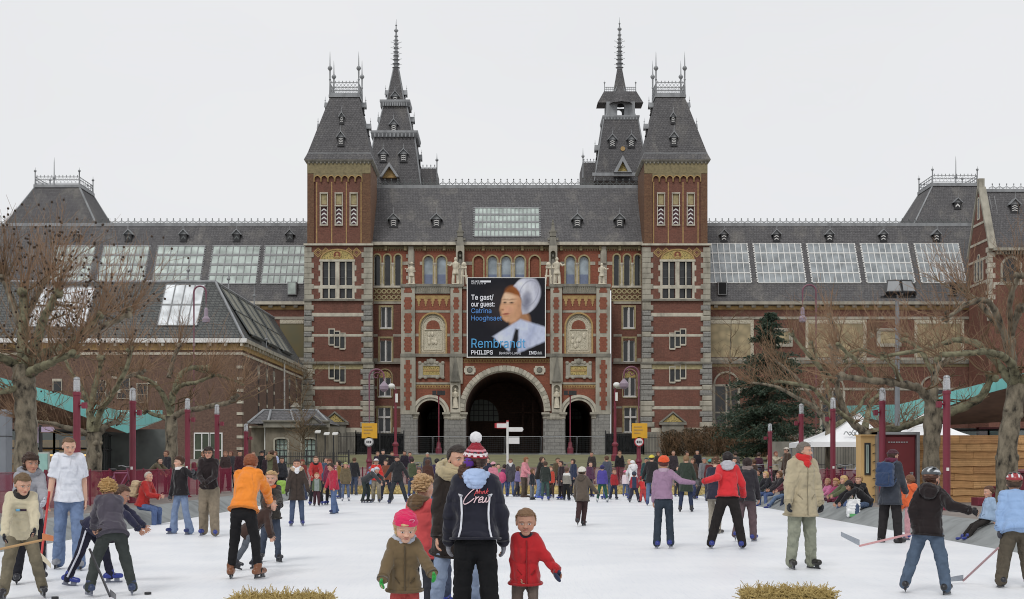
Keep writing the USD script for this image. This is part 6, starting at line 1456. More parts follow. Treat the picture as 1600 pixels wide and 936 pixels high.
# ================================================================ bicycles
def make_bike(col):
    t = thing('bicycle','','bicycle',(0,0,0)); m = MB()
    def ring(x,r,tr,n=18): return MB().tube([(x + r * math.cos(a),0,.34 + r * math.sin(a)) for a in np.linspace(0,2 * PI,n + 1)],tr,4,False)
    for x in (-.53,.53):
        w = obj('wheel',ring(x,.325,.019),'black',t); s = MB()
        for k in range(9): a = k * 2 * PI / 9; s.tube([(x,0,.34),(x + .32 * math.cos(a),0,.34 + .32 * math.sin(a))],.004,3,False)
        s.tube([(x,-.05,.34),(x,.05,.34)],.025,6); obj('spoke',s,'steel',w,kind='stuff')
    for a,b in (((-.53,.34),(-.1,.32)),((-.1,.32),(-.22,.86)),((-.22,.86),(.36,.86)),((.36,.86),(-.1,.32)),((-.53,.34),(-.21,.78)),((.33,.98),(.53,.34))): m.tube([(a[0],0,a[1]),(b[0],0,b[1])],.018,5)
    obj('frame',m,col,t); obj('saddle',MB().ball((-.25,0,.95),(.14,.07,.045),1),'black',t); obj('handlebar',MB().tube([(.3,-.28,1.05),(.36,-.2,1.06),(.34,0,1.02),(.36,.2,1.06),(.3,.28,1.05)],.014,5),'steel',t)
    m = MB().tube([(-.53 + .37 * math.cos(a),0,.34 + .37 * math.sin(a)) for a in np.linspace(.3,PI * .95,8)],.02,3); obj('mudguard',m,'black',t); obj('carrier',MB().box(-.85,-.35,-.07,.07,.74,.76),'black',t)
    return t
spots = []
for k,(px,Y) in enumerate(((632,64.4),(646,64.7),(655,65),(870,64.3),(884,64.6),(948,64.4),(962,64.7),(975,64.4),(1128,54),(1140,54.5),(1152,54),(1160,55),(1172,54.2),(1180,55.4),(1187,53.5),(1194,52.5),(1205,51.5),(1175,57),(1160,58),(1148,57),(1316,46),(1325,45),(186,36),(510,60),(523,60.4),(538,60),(551,60.3))): spots.append((PX(px,Y),Y,R.uniform(-.6,.6) + (PI / 2 if k % 3 else .2)))
BIKE = [make_bike(c) for c in ('black','bike_pink','bike_blue')]
for k,(x,y,r) in enumerate(spots):
    n_,where = (k,'far fence left of the finger post') if k < 3 else (k - 3,'far fence right of the finger post') if k < 8 else (k - 8,'crowded rack at the right far rink corner') if k < 20 else (k - 20,'red panels left of the container') if k < 22 else (0,'left net fence') if k < 23 else (k - 23,'low railing before the lodge')
    lab = f'{ORD[n_]} parked bicycle from the left at the {where}' if k != 22 else 'lone parked bicycle leaning behind the sitting man in red'; gp = 'parked bicycles at the ' + where
    if k < 3: p = BIKE[k]; x_ = UsdGeom.Xformable(p); ops = x_.GetOrderedXformOps(); ops[0].Set(Gf.Vec3d(x,y,gz(y))); ops[1].Set(math.degrees(r)); tag(p,lab,None,gp)
    else: thing('bicycle',lab,'bicycle',(x,y,gz(y)),r,gp,BIKE[k % 3])

# ================================================================ straw bales
def make_bale(w,d,h,n,seed,rad):
    t = thing('straw_bale','','straw bale',(0,0,0)); r = np.random.default_rng(seed)
    b = trimesh.creation.box((w,d,h)); 
    for _ in range(3): b = b.subdivide()
    v = np.array(b.vertices); nn = meshkit.noise(v * 9 + 3,seed) - .5; e = np.clip((np.abs(v / np.array([w,d,h]) * 2) - .8) / .2,0,1).sum(1,keepdims=True); v = v * (1 - .13 * np.maximum(e - 1,0)) + nn[:,None] * .06; v[:,2] += h / 2
    obj('core',(v,b.faces),'straw_core',t,smooth=50)
    pts = []; m = MB()
    for i in range(n):
        f = r.integers(0,4); u = r.uniform(-.5,.5,3)
        if f == 0: p = np.array([u[0] * w,u[1] * d,h])
        elif f == 1: p = np.array([u[0] * w,-d / 2,(u[2] + .5) * h])
        elif f == 2: p = np.array([np.sign(u[0]) * w / 2,u[1] * d,(u[2] + .5) * h])
        else: p = np.array([u[0] * w,u[1] * d * .98,h])
        dr = r.normal(0,1,3); nrm = np.array([0,0,1.0]) if f in (0,3) else np.array([0,-1.0,0]) if f == 1 else np.array([np.sign(u[0]),0,0]); dr = dr - nrm * (dr @ nrm) * .8 + nrm * abs(r.normal(0,.35)) * (2.2 if r.random() < .06 else 1); dr /= np.linalg.norm(dr); ln = r.uniform(.06,.2)
        a,c = p - dr * ln * .4 + nrm * .004,p + dr * ln * .6 + nrm * .012; m.tube([a,(a + c) / 2 + nrm * r.uniform(0,.012),c],rad,3,False)
    obj('straw',m,'straw',t,kind='stuff')
    return t
def straw_mat(path): return usdkit.material(stage,path,{'g': ('geometry',{}),'r': ('rgb_ramp',{'ramp': [(0,(.40,.30,.11)),(.4,(.66,.54,.25)),(.75,(.80,.71,.42)),(1,(.55,.48,.18))]}),'p': ('principled_bsdf',{'roughness': .7})},[('g.random_per_island','r.fac'),('r.color','p.base_color')],surface='p.BSDF')
MATS['straw'] = straw_mat
for px,yt,lab,sd in ((435.5,940,'straw bale on the ice in front of the orange jacketed skater',3),(1238,930,'straw bale on the ice before the man with the red scarf',4)):
    h = .38; Y = FPX * (EYE - h) / (yt + 2 - CY); t = make_bale(.74 if px < 800 else .70,.42,h,3000,sd,.0034); put(t,PX(px,Y),Y + .2,0); tag(t,lab,None)
far = make_bale(1.0,.42,.36,420,9,.006); row = [(PX(486,60) + 1.03 * k,60.2,.04) for k in range(16)]
x_,y_ = row[-1][0] + .95,59.9
while x_ < 9.0: row.append((x_,y_,-.95)); x_ += .6; y_ -= .84
for k,(x,y,r) in enumerate(row):
    lab = f'{ORD[k]} straw bale from the left in the row closing the far end of the rink'; gp = 'straw bales closing the far end'
    if k == 0: put(far,x,y,0); tag(far,lab,None,gp)
    else: thing('straw_bale',lab,'straw bale',(x,y + float(R.uniform(-.05,.05)),0),r + float(R.uniform(-.05,.05)) + (PI if k % 2 else 0),gp,far)
for px,py,lab in ((231,929,'black puck lying on the ice left of the straw bale'),(86,936,'black puck at the skates of the crouching boys')):
    s = (py - CY) / EYE; o = obj('hockey_puck',MB().lathe([(0,0),(.038,0),(.04,.004),(.04,.022),(.038,.026),(0,.026)],((px - CX) / s,FPX / s,.002),16),'black',None,label=lab,cat='puck')
# ================================================================ trees and bushes
def leafy(c1,c2):
    def mk(path): return usdkit.material(stage,path,{'g': ('geometry',{}),'r': ('rgb_ramp',{'ramp': [(0,c1),(1,c2)]}),'p': ('principled_bsdf',{'roughness': .65}),'t': ('translucent_bsdf',{}),'m': ('mix_closure',{'fac': .2})},
        [('g.random_per_island','r.fac'),('r.color','p.base_color'),('r.color','t.color'),('p.BSDF','m.closure1'),('t.BSDF','m.closure2')],surface='m.closure')
    return mk
MATS['conifer'] = leafy((.038,.062,.040),(.105,.135,.085))
MATS['bush'] = leafy((.06,.045,.025),(.12,.09,.05))
TR = np.random.default_rng(23)
def smooth_path(p,n=6):
    p = np.asarray(p,float)
    if len(p) < 3: return p
    out = []
    for i in range(len(p) - 1):
        a,b,c,d = p[max(i - 1,0)],p[i],p[i + 1],p[min(i + 2,len(p) - 1)]
        for t in np.linspace(0,1,n,endpoint=False): out.append(.5 * (2 * b + (c - a) * t + (2 * a - 5 * b + 4 * c - d) * t * t + (3 * b - a - 3 * c + d) * t ** 3))
    return np.array(out + [p[-1]])
def shoot(m,p,d,ln,r,n=5,bend=.25,side=2,balls=None,up=.35):
    """a whippy shoot with a few side twigs"""
    d = d / np.linalg.norm(d); pts = [p]; 
    for i in range(n):
        d = d + TR.normal(0,bend / n * 1.6,3) + np.array([0,0,up / n]); d /= np.linalg.norm(d); pts.append(pts[-1] + d * ln / n)
    pts = np.array(pts); m.tube(pts,np.linspace(r,r * .35,n + 1),3,False)
    if side:
        for _ in range(side):
            k = TR.integers(1,n); dd = d + TR.normal(0,.55,3); q = pts[k]; dd /= np.linalg.norm(dd); l2 = ln * TR.uniform(.25,.5); e = q + dd * l2; m.tube([q,(q + e) / 2 + TR.normal(0,.03,3) * l2,e],[r * .55,r * .4,r * .3],3,False)
            if balls is not None and TR.random() < balls[1]: balls[0].ball(e + np.array([0,0,-.05]),(.034,.034,.038),0)
    if balls is not None and TR.random() < balls[1]: balls[0].ball(pts[-1] + np.array([0,0,-.04]),(.036,.036,.04),0)
    return pts
def plane_tree(label,Y,trunk,limbs,density=1.0,sh_len=(.7,1.9),balls=.0,group='bare pollarded trees beside the rink'):
    """trunk: (px, py, radius m) up from the foot; limbs: lists of (px, py, radius, depth offset)"""
    P = lambda px,py,dy=0: np.array([PX(px,Y),Y + dy,PZ(py,Y)])
    t = wthing('bare_tree',label,'tree',(PX(trunk[0][0],Y),Y,gz(Y)),None)
    pts = np.array([P(a,b) for a,b,_ in trunk]); pts[0,2] = gz(Y) - .1; rr = np.array([c for _,_,c in trunk])
    sp = smooth_path(pts,6); rad = np.interp(np.linspace(0,1,len(sp)),np.linspace(0,1,len(rr)),rr) * (1 + .06 * np.sin(np.arange(len(sp)) * 1.7)); m = MB().tube(sp,rad,12)
    for _ in range(5): k = TR.integers(2,len(sp)); a = TR.uniform(0,6.28); c = sp[k] + rad[k] * .8 * np.array([math.cos(a),math.sin(a),0]); m.ball(c,rad[k] * TR.uniform(.3,.5,3),1)
    v,f = m.mesh(); nz = meshkit.fbm(v * 5,3,4) - .5; v = v + nz[:,None] * .05 * np.array([1,1,0]); obj('trunk',(v,f),'bark',t,smooth=60)
    tw,tw2,bl = MB(),MB(),MB()
    for lb in limbs:
        p = np.array([P(a,b,d) for a,b,_,d in lb]); r = np.array([c for _,_,c,_ in lb]); s = smooth_path(p,6); rad = np.interp(np.linspace(0,1,len(s)),np.linspace(0,1,len(r)),r)
        s = s + np.cumsum(TR.normal(0,.012,s.shape),0); m = MB().tube(s,rad * (1 + .12 * np.sin(np.arange(len(s)) * 2.1 + TR.random() * 6)),8); e = s[-1]
        for _ in range(3): m.ball(e + TR.normal(0,.05,3),rad[-1] * TR.uniform(1.0,1.7),1)
        obj('limb',m,'bark_green' if TR.random() < .6 else 'bark',t,smooth=60)
        L_ = np.linalg.norm(np.diff(s,axis=0),axis=1).sum(); ns = int(L_ * 14 * density)
        for _ in range(ns):
            k = int(len(s) * TR.uniform(.15,1) ** .8) - 1; k = max(1,min(k,len(s) - 1)); d = np.array([TR.normal(0,.45),TR.normal(0,.45),TR.uniform(.3,1.1)]) + (s[k] - s[k - 1]) / (np.linalg.norm(s[k] - s[k - 1]) + 1e-9) * .45
            shoot(tw if TR.random() < .7 else tw2,s[k],d,TR.uniform(*sh_len) * (.45 if TR.random() < .3 else 1),TR.uniform(.006,.012),5,.3,int(TR.integers(0,4)),(bl,balls) if balls else None)
        for _ in range(int(26 * density)):
            d = (s[-1] - s[-3]); d = d / np.linalg.norm(d) * .8 + TR.normal(0,.5,3) + np.array([0,0,.6]); shoot(tw,s[-1] + TR.normal(0,.06,3),d,TR.uniform(*sh_len),TR.uniform(.007,.013),6,.3,int(TR.integers(1,5)),(bl,balls) if balls else None)
        for _ in range(int(L_ * 1.4 * density) + 1):   # heavier crooked side branches
            k = TR.integers(2,len(s)); d = np.array([TR.normal(0,.8),TR.normal(0,.8),TR.uniform(-.1,.9)]); q = shoot(tw2,s[k],d,TR.uniform(.8,1.9),rad[k] * .3,6,.9,3,None)
            for _ in range(int(7 * density)): j = TR.integers(2,len(q)); shoot(tw,q[j],np.array([TR.normal(0,.5),TR.normal(0,.5),TR.uniform(.2,1)]),TR.uniform(*sh_len) * .6,.006,4,.3,2,(bl,balls) if balls else None)
    obj('twigs',tw,'twig',t,kind='stuff'); obj('dark_twigs',tw2,'twig_dark',t,kind='stuff')
    if bl.v: obj('seed_balls',bl,'seed',t,kind='stuff')
    return t
plane_tree('big bare plane tree with dark seed balls, nearest on the left',33,[(40,760,.33),(41,690,.28),(40,640,.27),(38,600,.29),(36,570,.27)],
    [[(40,580,.17,0),(58,550,.14,-.2),(75,505,.11,-.3),(92,480,.09,-.5),(107,458,.08,-.6)],[(38,575,.19,0),(32,540,.16,.2),(27,495,.13,.4),(22,450,.1,.6)],
     [(45,582,.13,0),(75,545,.10,.5),(115,520,.085,.9),(150,500,.08,1.1),(178,482,.075,1.2)],[(45,588,.15,0),(70,578,.12,-.5),(100,571,.1,-.9),(135,561,.08,-1.2)],
     [(35,575,.14,0),(12,560,.11,-.4),(-20,545,.1,-.7),(-50,520,.08,-.9)],[(30,520,.10,.3),(8,470,.08,.5),(-12,430,.07,.7)],[(27,495,.09,.4),(40,450,.07,.9),(52,415,.06,1.2)],[(36,600,.1,0),(10,616,.07,-.5),(-20,618,.06,-.9)],[(55,555,.09,-.2),(95,540,.07,.2),(130,512,.06,.3),(150,488,.06,.3)]],
    1.15,(.8,2.2),.2)
plane_tree('bare plane tree with a knobbly trunk behind the white shirted skater',43,[(148,745,.27),(147,700,.25),(146,675,.26)],
    [[(146,678,.15,0),(140,640,.12,.2),(143,600,.1,.5),(150,560,.08,.6)],[(148,675,.14,0),(165,645,.1,-.3),(195,610,.08,-.6),(215,575,.07,-.9),(222,548,.06,-1)],[(150,678,.13,0),(160,662,.1,.4),(172,655,.07,.8)],[(145,680,.12,0),(120,672,.09,-.4),(90,664,.06,-.9),(56,660,.05,-1.2)],[(146,660,.1,0),(125,610,.08,.4),(100,580,.06,.8),(85,555,.05,1)],[(150,640,.09,.2),(180,590,.07,.8),(205,575,.06,1.2)]],1.0,(.6,1.7),.05)
plane_tree('bare plane tree with mossy level limbs before the brick wing',50,[(268,742,.26),(268,690,.23),(267,650,.24)],
    [[(268,655,.15,0),(290,645,.12,-.3),(330,640,.1,-.7),(368,633,.09,-1),(374,626,.08,-1)],[(267,652,.15,0),(268,615,.12,.2),(280,585,.1,.4),(300,575,.09,.5),(322,572,.08,.6)],[(268,650,.13,0),(250,610,.1,-.3),(226,592,.08,-.6),(200,585,.07,-.9)],[(262,590,.1,.2),(268,560,.08,.3),(275,540,.07,.4)],[(268,615,.11,.2),(290,600,.09,-.4),(318,598,.07,-.9),(342,590,.06,-1.1)],[(265,655,.11,0),(240,648,.08,.5),(216,640,.06,.9)],[(300,575,.07,.5),(338,586,.055,.9),(368,596,.045,1.2)]],1.0,(.7,2.0),0)
plane_tree('stout bare plane tree in front of the plank wall, nearest on the right',33.5,[(1573,775,.30),(1574,700,.26),(1583,640,.24),(1590,600,.25)],
    [[(1590,605,.17,0),(1586,570,.14,.2),(1590,520,.11,.4),(1604,480,.09,.5)],[(1586,605,.15,0),(1572,580,.11,-.5),(1535,565,.09,-1),(1490,566,.08,-1.4),(1430,572,.06,-1.6)],[(1582,600,.13,0),(1555,545,.1,.4),(1520,522,.08,.8),(1480,528,.06,1.1),(1400,540,.05,1.3)],[(1590,590,.11,0),(1540,490,.08,-.6),(1500,478,.07,-.9),(1450,505,.045,-1.2)],[(1590,600,.14,0),(1620,570,.1,-.4),(1660,540,.08,-.7)],[(1590,540,.09,.3),(1550,470,.07,.9),(1525,440,.06,1.2)],[(1588,520,.09,.3),(1575,470,.07,-.3),(1582,430,.055,-.5)]],.75,(.6,1.9),0)
plane_tree('gnarled bare plane tree before the red container and plank wall',36.0,[(1455,768,.27),(1455,710,.22),(1457,665,.25),(1458,630,.22)],
    [[(1457,640,.15,0),(1440,612,.13,-.2),(1405,600,.11,-.5),(1350,595,.09,-.8),(1310,592,.08,-1)],[(1459,635,.14,0),(1466,605,.11,.3),(1472,580,.1,.5),(1500,560,.08,.7)],[(1462,650,.15,0),(1490,640,.13,-.2),(1522,622,.11,-.4),(1540,590,.09,-.5)],[(1455,650,.1,0),(1420,665,.09,.6),(1400,668,.08,.9)],[(1470,590,.08,.4),(1455,545,.07,.8),(1430,525,.06,1)],[(1400,600,.08,-.5),(1380,560,.065,-.2),(1340,545,.05,0),(1320,560,.04,.1)],[(1350,595,.07,-.8),(1325,570,.06,-.9),(1290,545,.05,-1)]],.7,(.5,1.5),0)
plane_tree('bare plane tree spreading behind the white tent peak',46,[(1352,760,.22),(1352,700,.2),(1350,672,.22)],
    [[(1348,675,.16,0),(1325,655,.13,-.2),(1305,620,.11,-.4),(1298,580,.09,-.5),(1292,540,.07,-.6)],[(1352,672,.14,0),(1362,645,.1,.3),(1372,625,.08,.5),(1388,610,.06,.6)],[(1300,600,.1,-.4),(1265,565,.08,-.7),(1240,540,.06,-.9),(1226,522,.05,-1)],[(1330,660,.1,-.2),(1290,640,.08,-.6),(1250,610,.07,-1),(1195,598,.05,-1.3)],[(1298,570,.08,-.5),(1310,530,.07,0),(1300,490,.05,.3)],[(1355,675,.12,0),(1390,668,.1,.3),(1425,660,.08,.5)],[(1302,590,.07,-.4),(1340,560,.06,.2),(1370,520,.05,.5)]],.75,(.5,1.7),0)
plane_tree('bare plane tree beside the poles, farthest on the right',54,[(1295,748,.2),(1296,700,.17),(1296,668,.18)],
    [[(1295,670,.12,0),(1275,640,.1,-.2),(1240,622,.08,-.5),(1205,605,.06,-.8),(1168,600,.04,-.9)],[(1296,668,.12,0),(1300,620,.09,.3),(1285,575,.07,.5),(1275,540,.06,.6)],[(1297,670,.11,0),(1330,650,.09,-.3),(1350,620,.07,-.5)],[(1275,640,.08,-.2),(1245,590,.06,.2),(1215,560,.05,.4)]],.9,(.6,1.8),0)
def thin_tree(label,px,Y,pytop,n,spread):
    x,z0,z1 = PX(px,Y),gz(Y),PZ(pytop,Y); t = wthing('slender_tree',label,'tree',(x,Y,z0)); s = smooth_path([(x,Y,z0),(x + .1,Y,z0 + (z1 - z0) * .3),(x - .05,Y,z0 + (z1 - z0) * .6),(x + .1,Y,z1)],5)
    obj('trunk',MB().tube(s,np.linspace(.16,.03,len(s)),7),'bark',t,smooth=60); tw = MB()
    for _ in range(n):
        k = TR.integers(3,len(s)); q = shoot(tw,s[k],np.array([TR.normal(0,1),TR.normal(0,1),TR.uniform(.2,.9)]),TR.uniform(.5,1) * spread,.03,6,.5,4,None)
        for _ in range(4): shoot(tw,q[TR.integers(2,7)],np.array([TR.normal(0,1),TR.normal(0,1),.6]),spread * .4,.014,4,.4,2)
    obj('twigs',tw,'twig_dark',t,kind='stuff')
thin_tree('slender bare tree in front of the small stone lodge',472,99,585,40,2.4)
thin_tree('slender bare tree in front of the gallery wing by the right tower',1141,130,500,40,3.0)
# the dark conifer
Y = 112.0; x0,zb,zt = PX(1203,Y),gz(Y),PZ(488,Y); t = wthing('conifer','dark green conifer with layered boughs right of the right tower','tree',(x0,Y,zb))
obj('trunk',MB().tube([(x0,Y,zb),(x0 + .1,Y,zb + 5),(x0 - .1,Y,zb + 9),(x0 + .15,Y,zt)],[.32,.22,.14,.03],8),'bark',t,smooth=60)
bo,nd = MB(),[]
for k in range(270):
    f = TR.uniform(0,1) ** .85; z = zb + .6 + (zt - zb - .7) * f; r = (4.6 * (1 - f) ** .75 + .35) * TR.uniform(.55,1.1)
    if .72 < f < .80: r *= .35
    a = TR.uniform(0,2 * PI); d = np.array([math.cos(a),math.sin(a),0]); p0 = np.array([x0,Y,z]); p1 = p0 + d * r + np.array([0,0,TR.uniform(-.5,.25) * r * .35]); pm = (p0 + p1) / 2 + np.array([0,0,.12 * r])
    bo.tube([p0,pm,p1],[.05,.035,.01],4,False)
    for _ in range(int(34 + 40 * r)):
        u = TR.uniform(.2,1.05); c = (1 - u) ** 2 * p0 + 2 * u * (1 - u) * pm + u * u * p1 + np.array([TR.normal(0,.28),TR.normal(0,.28),TR.normal(-.05,.14)]) * (.5 + .5 * r / 3)
        ax = d * TR.uniform(.4,1) + TR.normal(0,.45,3); ax /= np.linalg.norm(ax); w = np.cross(ax,TR.normal(0,1,3)); w /= np.linalg.norm(w); l,b = TR.uniform(.16,.36),TR.uniform(.04,.09); nd.append((c - ax * l / 2,c + w * b,c + ax * l / 2,c - w * b))
obj('boughs',bo,'twig_dark',t,kind='stuff'); nd = np.array(nd); n = len(nd); obj('needles',(nd.reshape(-1,3),np.arange(n * 4).reshape(-1,4)),'conifer',t,kind='stuff')
# brown twiggy bushes before the museum
for k,(px,w,h,Y) in enumerate(((1050,30,40,128),(1085,34,46,127),(1120,36,50,126),(1155,38,48,126),(1190,40,44,125),(1228,40,38,124))):
    x,zb = PX(px,Y),gz(Y); t = wthing('bare_bush','brown twiggy bush ' + ('nearest the right tower portal','second from the portal behind the railing','third from the portal behind the railing','under the slender bare tree','left of the conifer foot','right of the conifer foot')[k],'bush',(x,Y,zb)); tw = MB(); W,H = w * Y / FPX,h * Y / FPX
    for _ in range(230): a = TR.uniform(0,6.28); r = TR.uniform(0,W * .55); shoot(tw,np.array([x + r * math.cos(a),Y + r * math.sin(a) * .6,zb]),np.array([TR.normal(0,.25),TR.normal(0,.25),1]),H * TR.uniform(.6,1.08),.016,4,.4,3)
    obj('twigs',tw,'twig',t,kind='stuff'); lf = []
    for _ in range(1500): a = TR.uniform(0,6.28); r = TR.uniform(0,1) ** .5 * W * .62; c = np.array([x + r * math.cos(a),Y + r * math.sin(a) * .6,zb + H * TR.uniform(.05,.95)]); u,v_ = TR.normal(0,.06,3),TR.normal(0,.06,3); lf.append((c - u,c + v_,c + u,c - v_))
    lf = np.array(lf); obj('dry_leaves',(lf.reshape(-1,3),np.arange(len(lf) * 4).reshape(-1,4)),'bush',t,kind='stuff')
# ================================================================ people: one smooth surface per body and garment
def rc(p,a,b,ra,rb):
    a,b = np.asarray(a),np.asarray(b); d = b - a; t = np.clip((p - a) @ d / (d @ d + 1e-12),0,1)
    return np.linalg.norm(p - (a + t[:,None] * d),axis=1) - (ra + (rb - ra) * t)
def el(p,c,r,B=None):
    q = p - np.asarray(c); q = q if B is None else q @ B.T; r = np.asarray(r,float); k = np.linalg.norm(q / r,axis=1); return (k - 1) * r.min() * (.6 + .4 * np.minimum(k,1))
def smin(a,b,k):
    h = np.clip(.5 + .5 * (b - a) / k,0,1); return b * (1 - h) + a * h - k * h * (1 - h)
def smax(a,b,k): return -smin(-a,-b,k)
EDG = [(0,1),(2,3),(4,5),(6,7),(0,2),(1,3),(4,6),(5,7),(0,4),(1,5),(2,6),(3,7)]
CRN = np.array([(i & 1,i >> 1 & 1,i >> 2 & 1) for i in range(8)])
def net_surface(fn,lo,hi,h):
    """the zero surface of fn as a quad mesh (surface nets)"""
    lo,hi = np.asarray(lo,float) - 2 * h,np.asarray(hi,float) + 2 * h; n = np.maximum(np.ceil((hi - lo) / h).astype(int) + 1,4)
    n = ((n + 2) // 4) * 4 + 1; ax = [lo[k] + h * np.arange(n[k]) for k in range(3)]; nb = (n - 1) // 4
    co = fn(np.stack(np.meshgrid(*[a[::4] for a in ax],indexing='ij'),-1).reshape(-1,3)).reshape(nb + 1)
    cs = np.stack([co[i:nb[0] + i,j:nb[1] + j,k:nb[2] + k] for i,j,k in CRN]); live = (np.abs(cs).min(0) < 5.6 * h) | ((cs < 0).any(0) & (cs > 0).any(0))
    val = np.full(n,9.0); val[:-1,:-1,:-1] = np.repeat(np.repeat(np.repeat(np.where(cs[0] < 0,-9.0,9.0),4,0),4,1),4,2); lb = np.argwhere(live) * 4
    if len(lb) == 0: return None
    oo = np.stack(np.meshgrid(range(5),range(5),range(5),indexing='ij'),-1).reshape(-1,3); ii = np.unique(np.ravel_multi_index((lb[:,None] + oo).reshape(-1,3).T,n)); I = np.stack(np.unravel_index(ii,n),1)
    val.reshape(-1)[ii] = fn(lo + I * h); ins = val < 0
    c = sum(ins[i:n[0] - 1 + i,j:n[1] - 1 + j,k:n[2] - 1 + k].astype(np.int8) for i,j,k in CRN); act = np.argwhere((c > 0) & (c < 8))
    if len(act) == 0: return None
    cv = np.stack([val[act[:,0] + o[0],act[:,1] + o[1],act[:,2] + o[2]] for o in CRN],1); s,w = np.zeros((len(act),3)),np.zeros(len(act))
    for a,b in EDG:
        x = (cv[:,a] < 0) != (cv[:,b] < 0); t = np.where(x,cv[:,a] / np.where(x,cv[:,a] - cv[:,b],1),0)[:,None]; s += x[:,None] * (CRN[a] + (CRN[b] - CRN[a]) * t); w += x
    v = lo + (act + s / w[:,None]) * h; idx = np.full(n - 1,-1); idx[tuple(act.T)] = np.arange(len(act)); F = []
    for k in range(3):
        u,q = (k + 1) % 3,(k + 2) % 3; sl = [slice(1,-1)] * 3; sl[k] = slice(0,-1); s2 = list(sl); s2[k] = slice(1,None); a,b = ins[tuple(sl)],ins[tuple(s2)]
        e = np.argwhere(a != b); sgn = a[tuple(e.T)]; off = np.ones(3,int); off[k] = 0; e = e + off; du,dq = np.eye(3,dtype=int)[u],np.eye(3,dtype=int)[q]
        i = [idx[tuple((e - x * du - y * dq).T)] for x,y in ((1,1),(0,1),(0,0),(1,0))]; Q = np.stack(i,1); Q = np.where(sgn[:,None],Q,Q[:,::-1]); F.append(Q)
    return v,np.vstack(F)
def ruffle(m,amp,freq,seed):
    if m is None or amp == 0: return m
    v,f = m; t = np.vstack([f[:,[0,1,2]],f[:,[0,2,3]]]); nn = np.zeros_like(v); fn = np.cross(v[t[:,1]] - v[t[:,0]],v[t[:,2]] - v[t[:,0]])
    for k in range(3): np.add.at(nn,t[:,k],fn)
    nn /= np.linalg.norm(nn,axis=1,keepdims=True) + 1e-12; d = meshkit.fbm(v * np.array([freq,freq,freq * 1.15]) + seed * 3.1,3,seed) - .5; fo = np.abs(meshkit.noise(v * np.array([freq * .55,freq * .55,freq * 1.6]) + 9,seed + 5) - .5) * 2
    return v + nn * (amp * (d * 1.6 - (1 - fo) ** 4 * .7))[:,None],f
def unit(v): v = np.asarray(v,float); return v / (np.linalg.norm(v) + 1e-12)
def ang(fwd,out,s): f,o = math.radians(fwd),math.radians(out); return np.array([s * math.sin(o),-math.sin(f) * math.cos(o),-math.cos(f) * math.cos(o)])
def albedo(c,sat=.93): c = srgb(c); m = c.mean(); return np.clip((m + (c - m) * sat) * .86,.004,.78)
SKIN = ('#cf9f86','#d8ab92','#c4937a','#b98a72')
POSE = {   # lean, side, legs (thigh fwd, out, shank fwd), arms (upper fwd, out, forearm fwd, out)
    'stand': dict(),'wide': dict(L=(4,13,-6),R=(4,13,-6)),'skate': dict(lean=10,L=(16,5,-8),R=(-6,7,-24)),'skate2': dict(lean=10,R=(16,5,-8),L=(-4,8,-26)),
    'stride': dict(lean=14,L=(20,6,-10),R=(-14,14,-30)),'walk': dict(lean=4,L=(14,3,0),R=(-8,4,-16)),'bend': dict(lean=48,L=(14,9,-12),R=(18,11,-10),aL=(55,5,45,-5),aR=(52,8,40,-4)),
    'stoop': dict(lean=24,L=(12,8,-12),R=(6,8,-10),aL=(42,12,55,-12),aR=(40,12,55,-12)),'sit': dict(lean=8,L=(78,8,4),R=(82,8,-2),aL=(38,6,62,-10),aR=(40,6,60,-10)),'sitfwd': dict(lean=34,L=(80,9,6),R=(74,9,12),aL=(52,6,66,-8),aR=(48,8,62,-8))}
PN = [0]
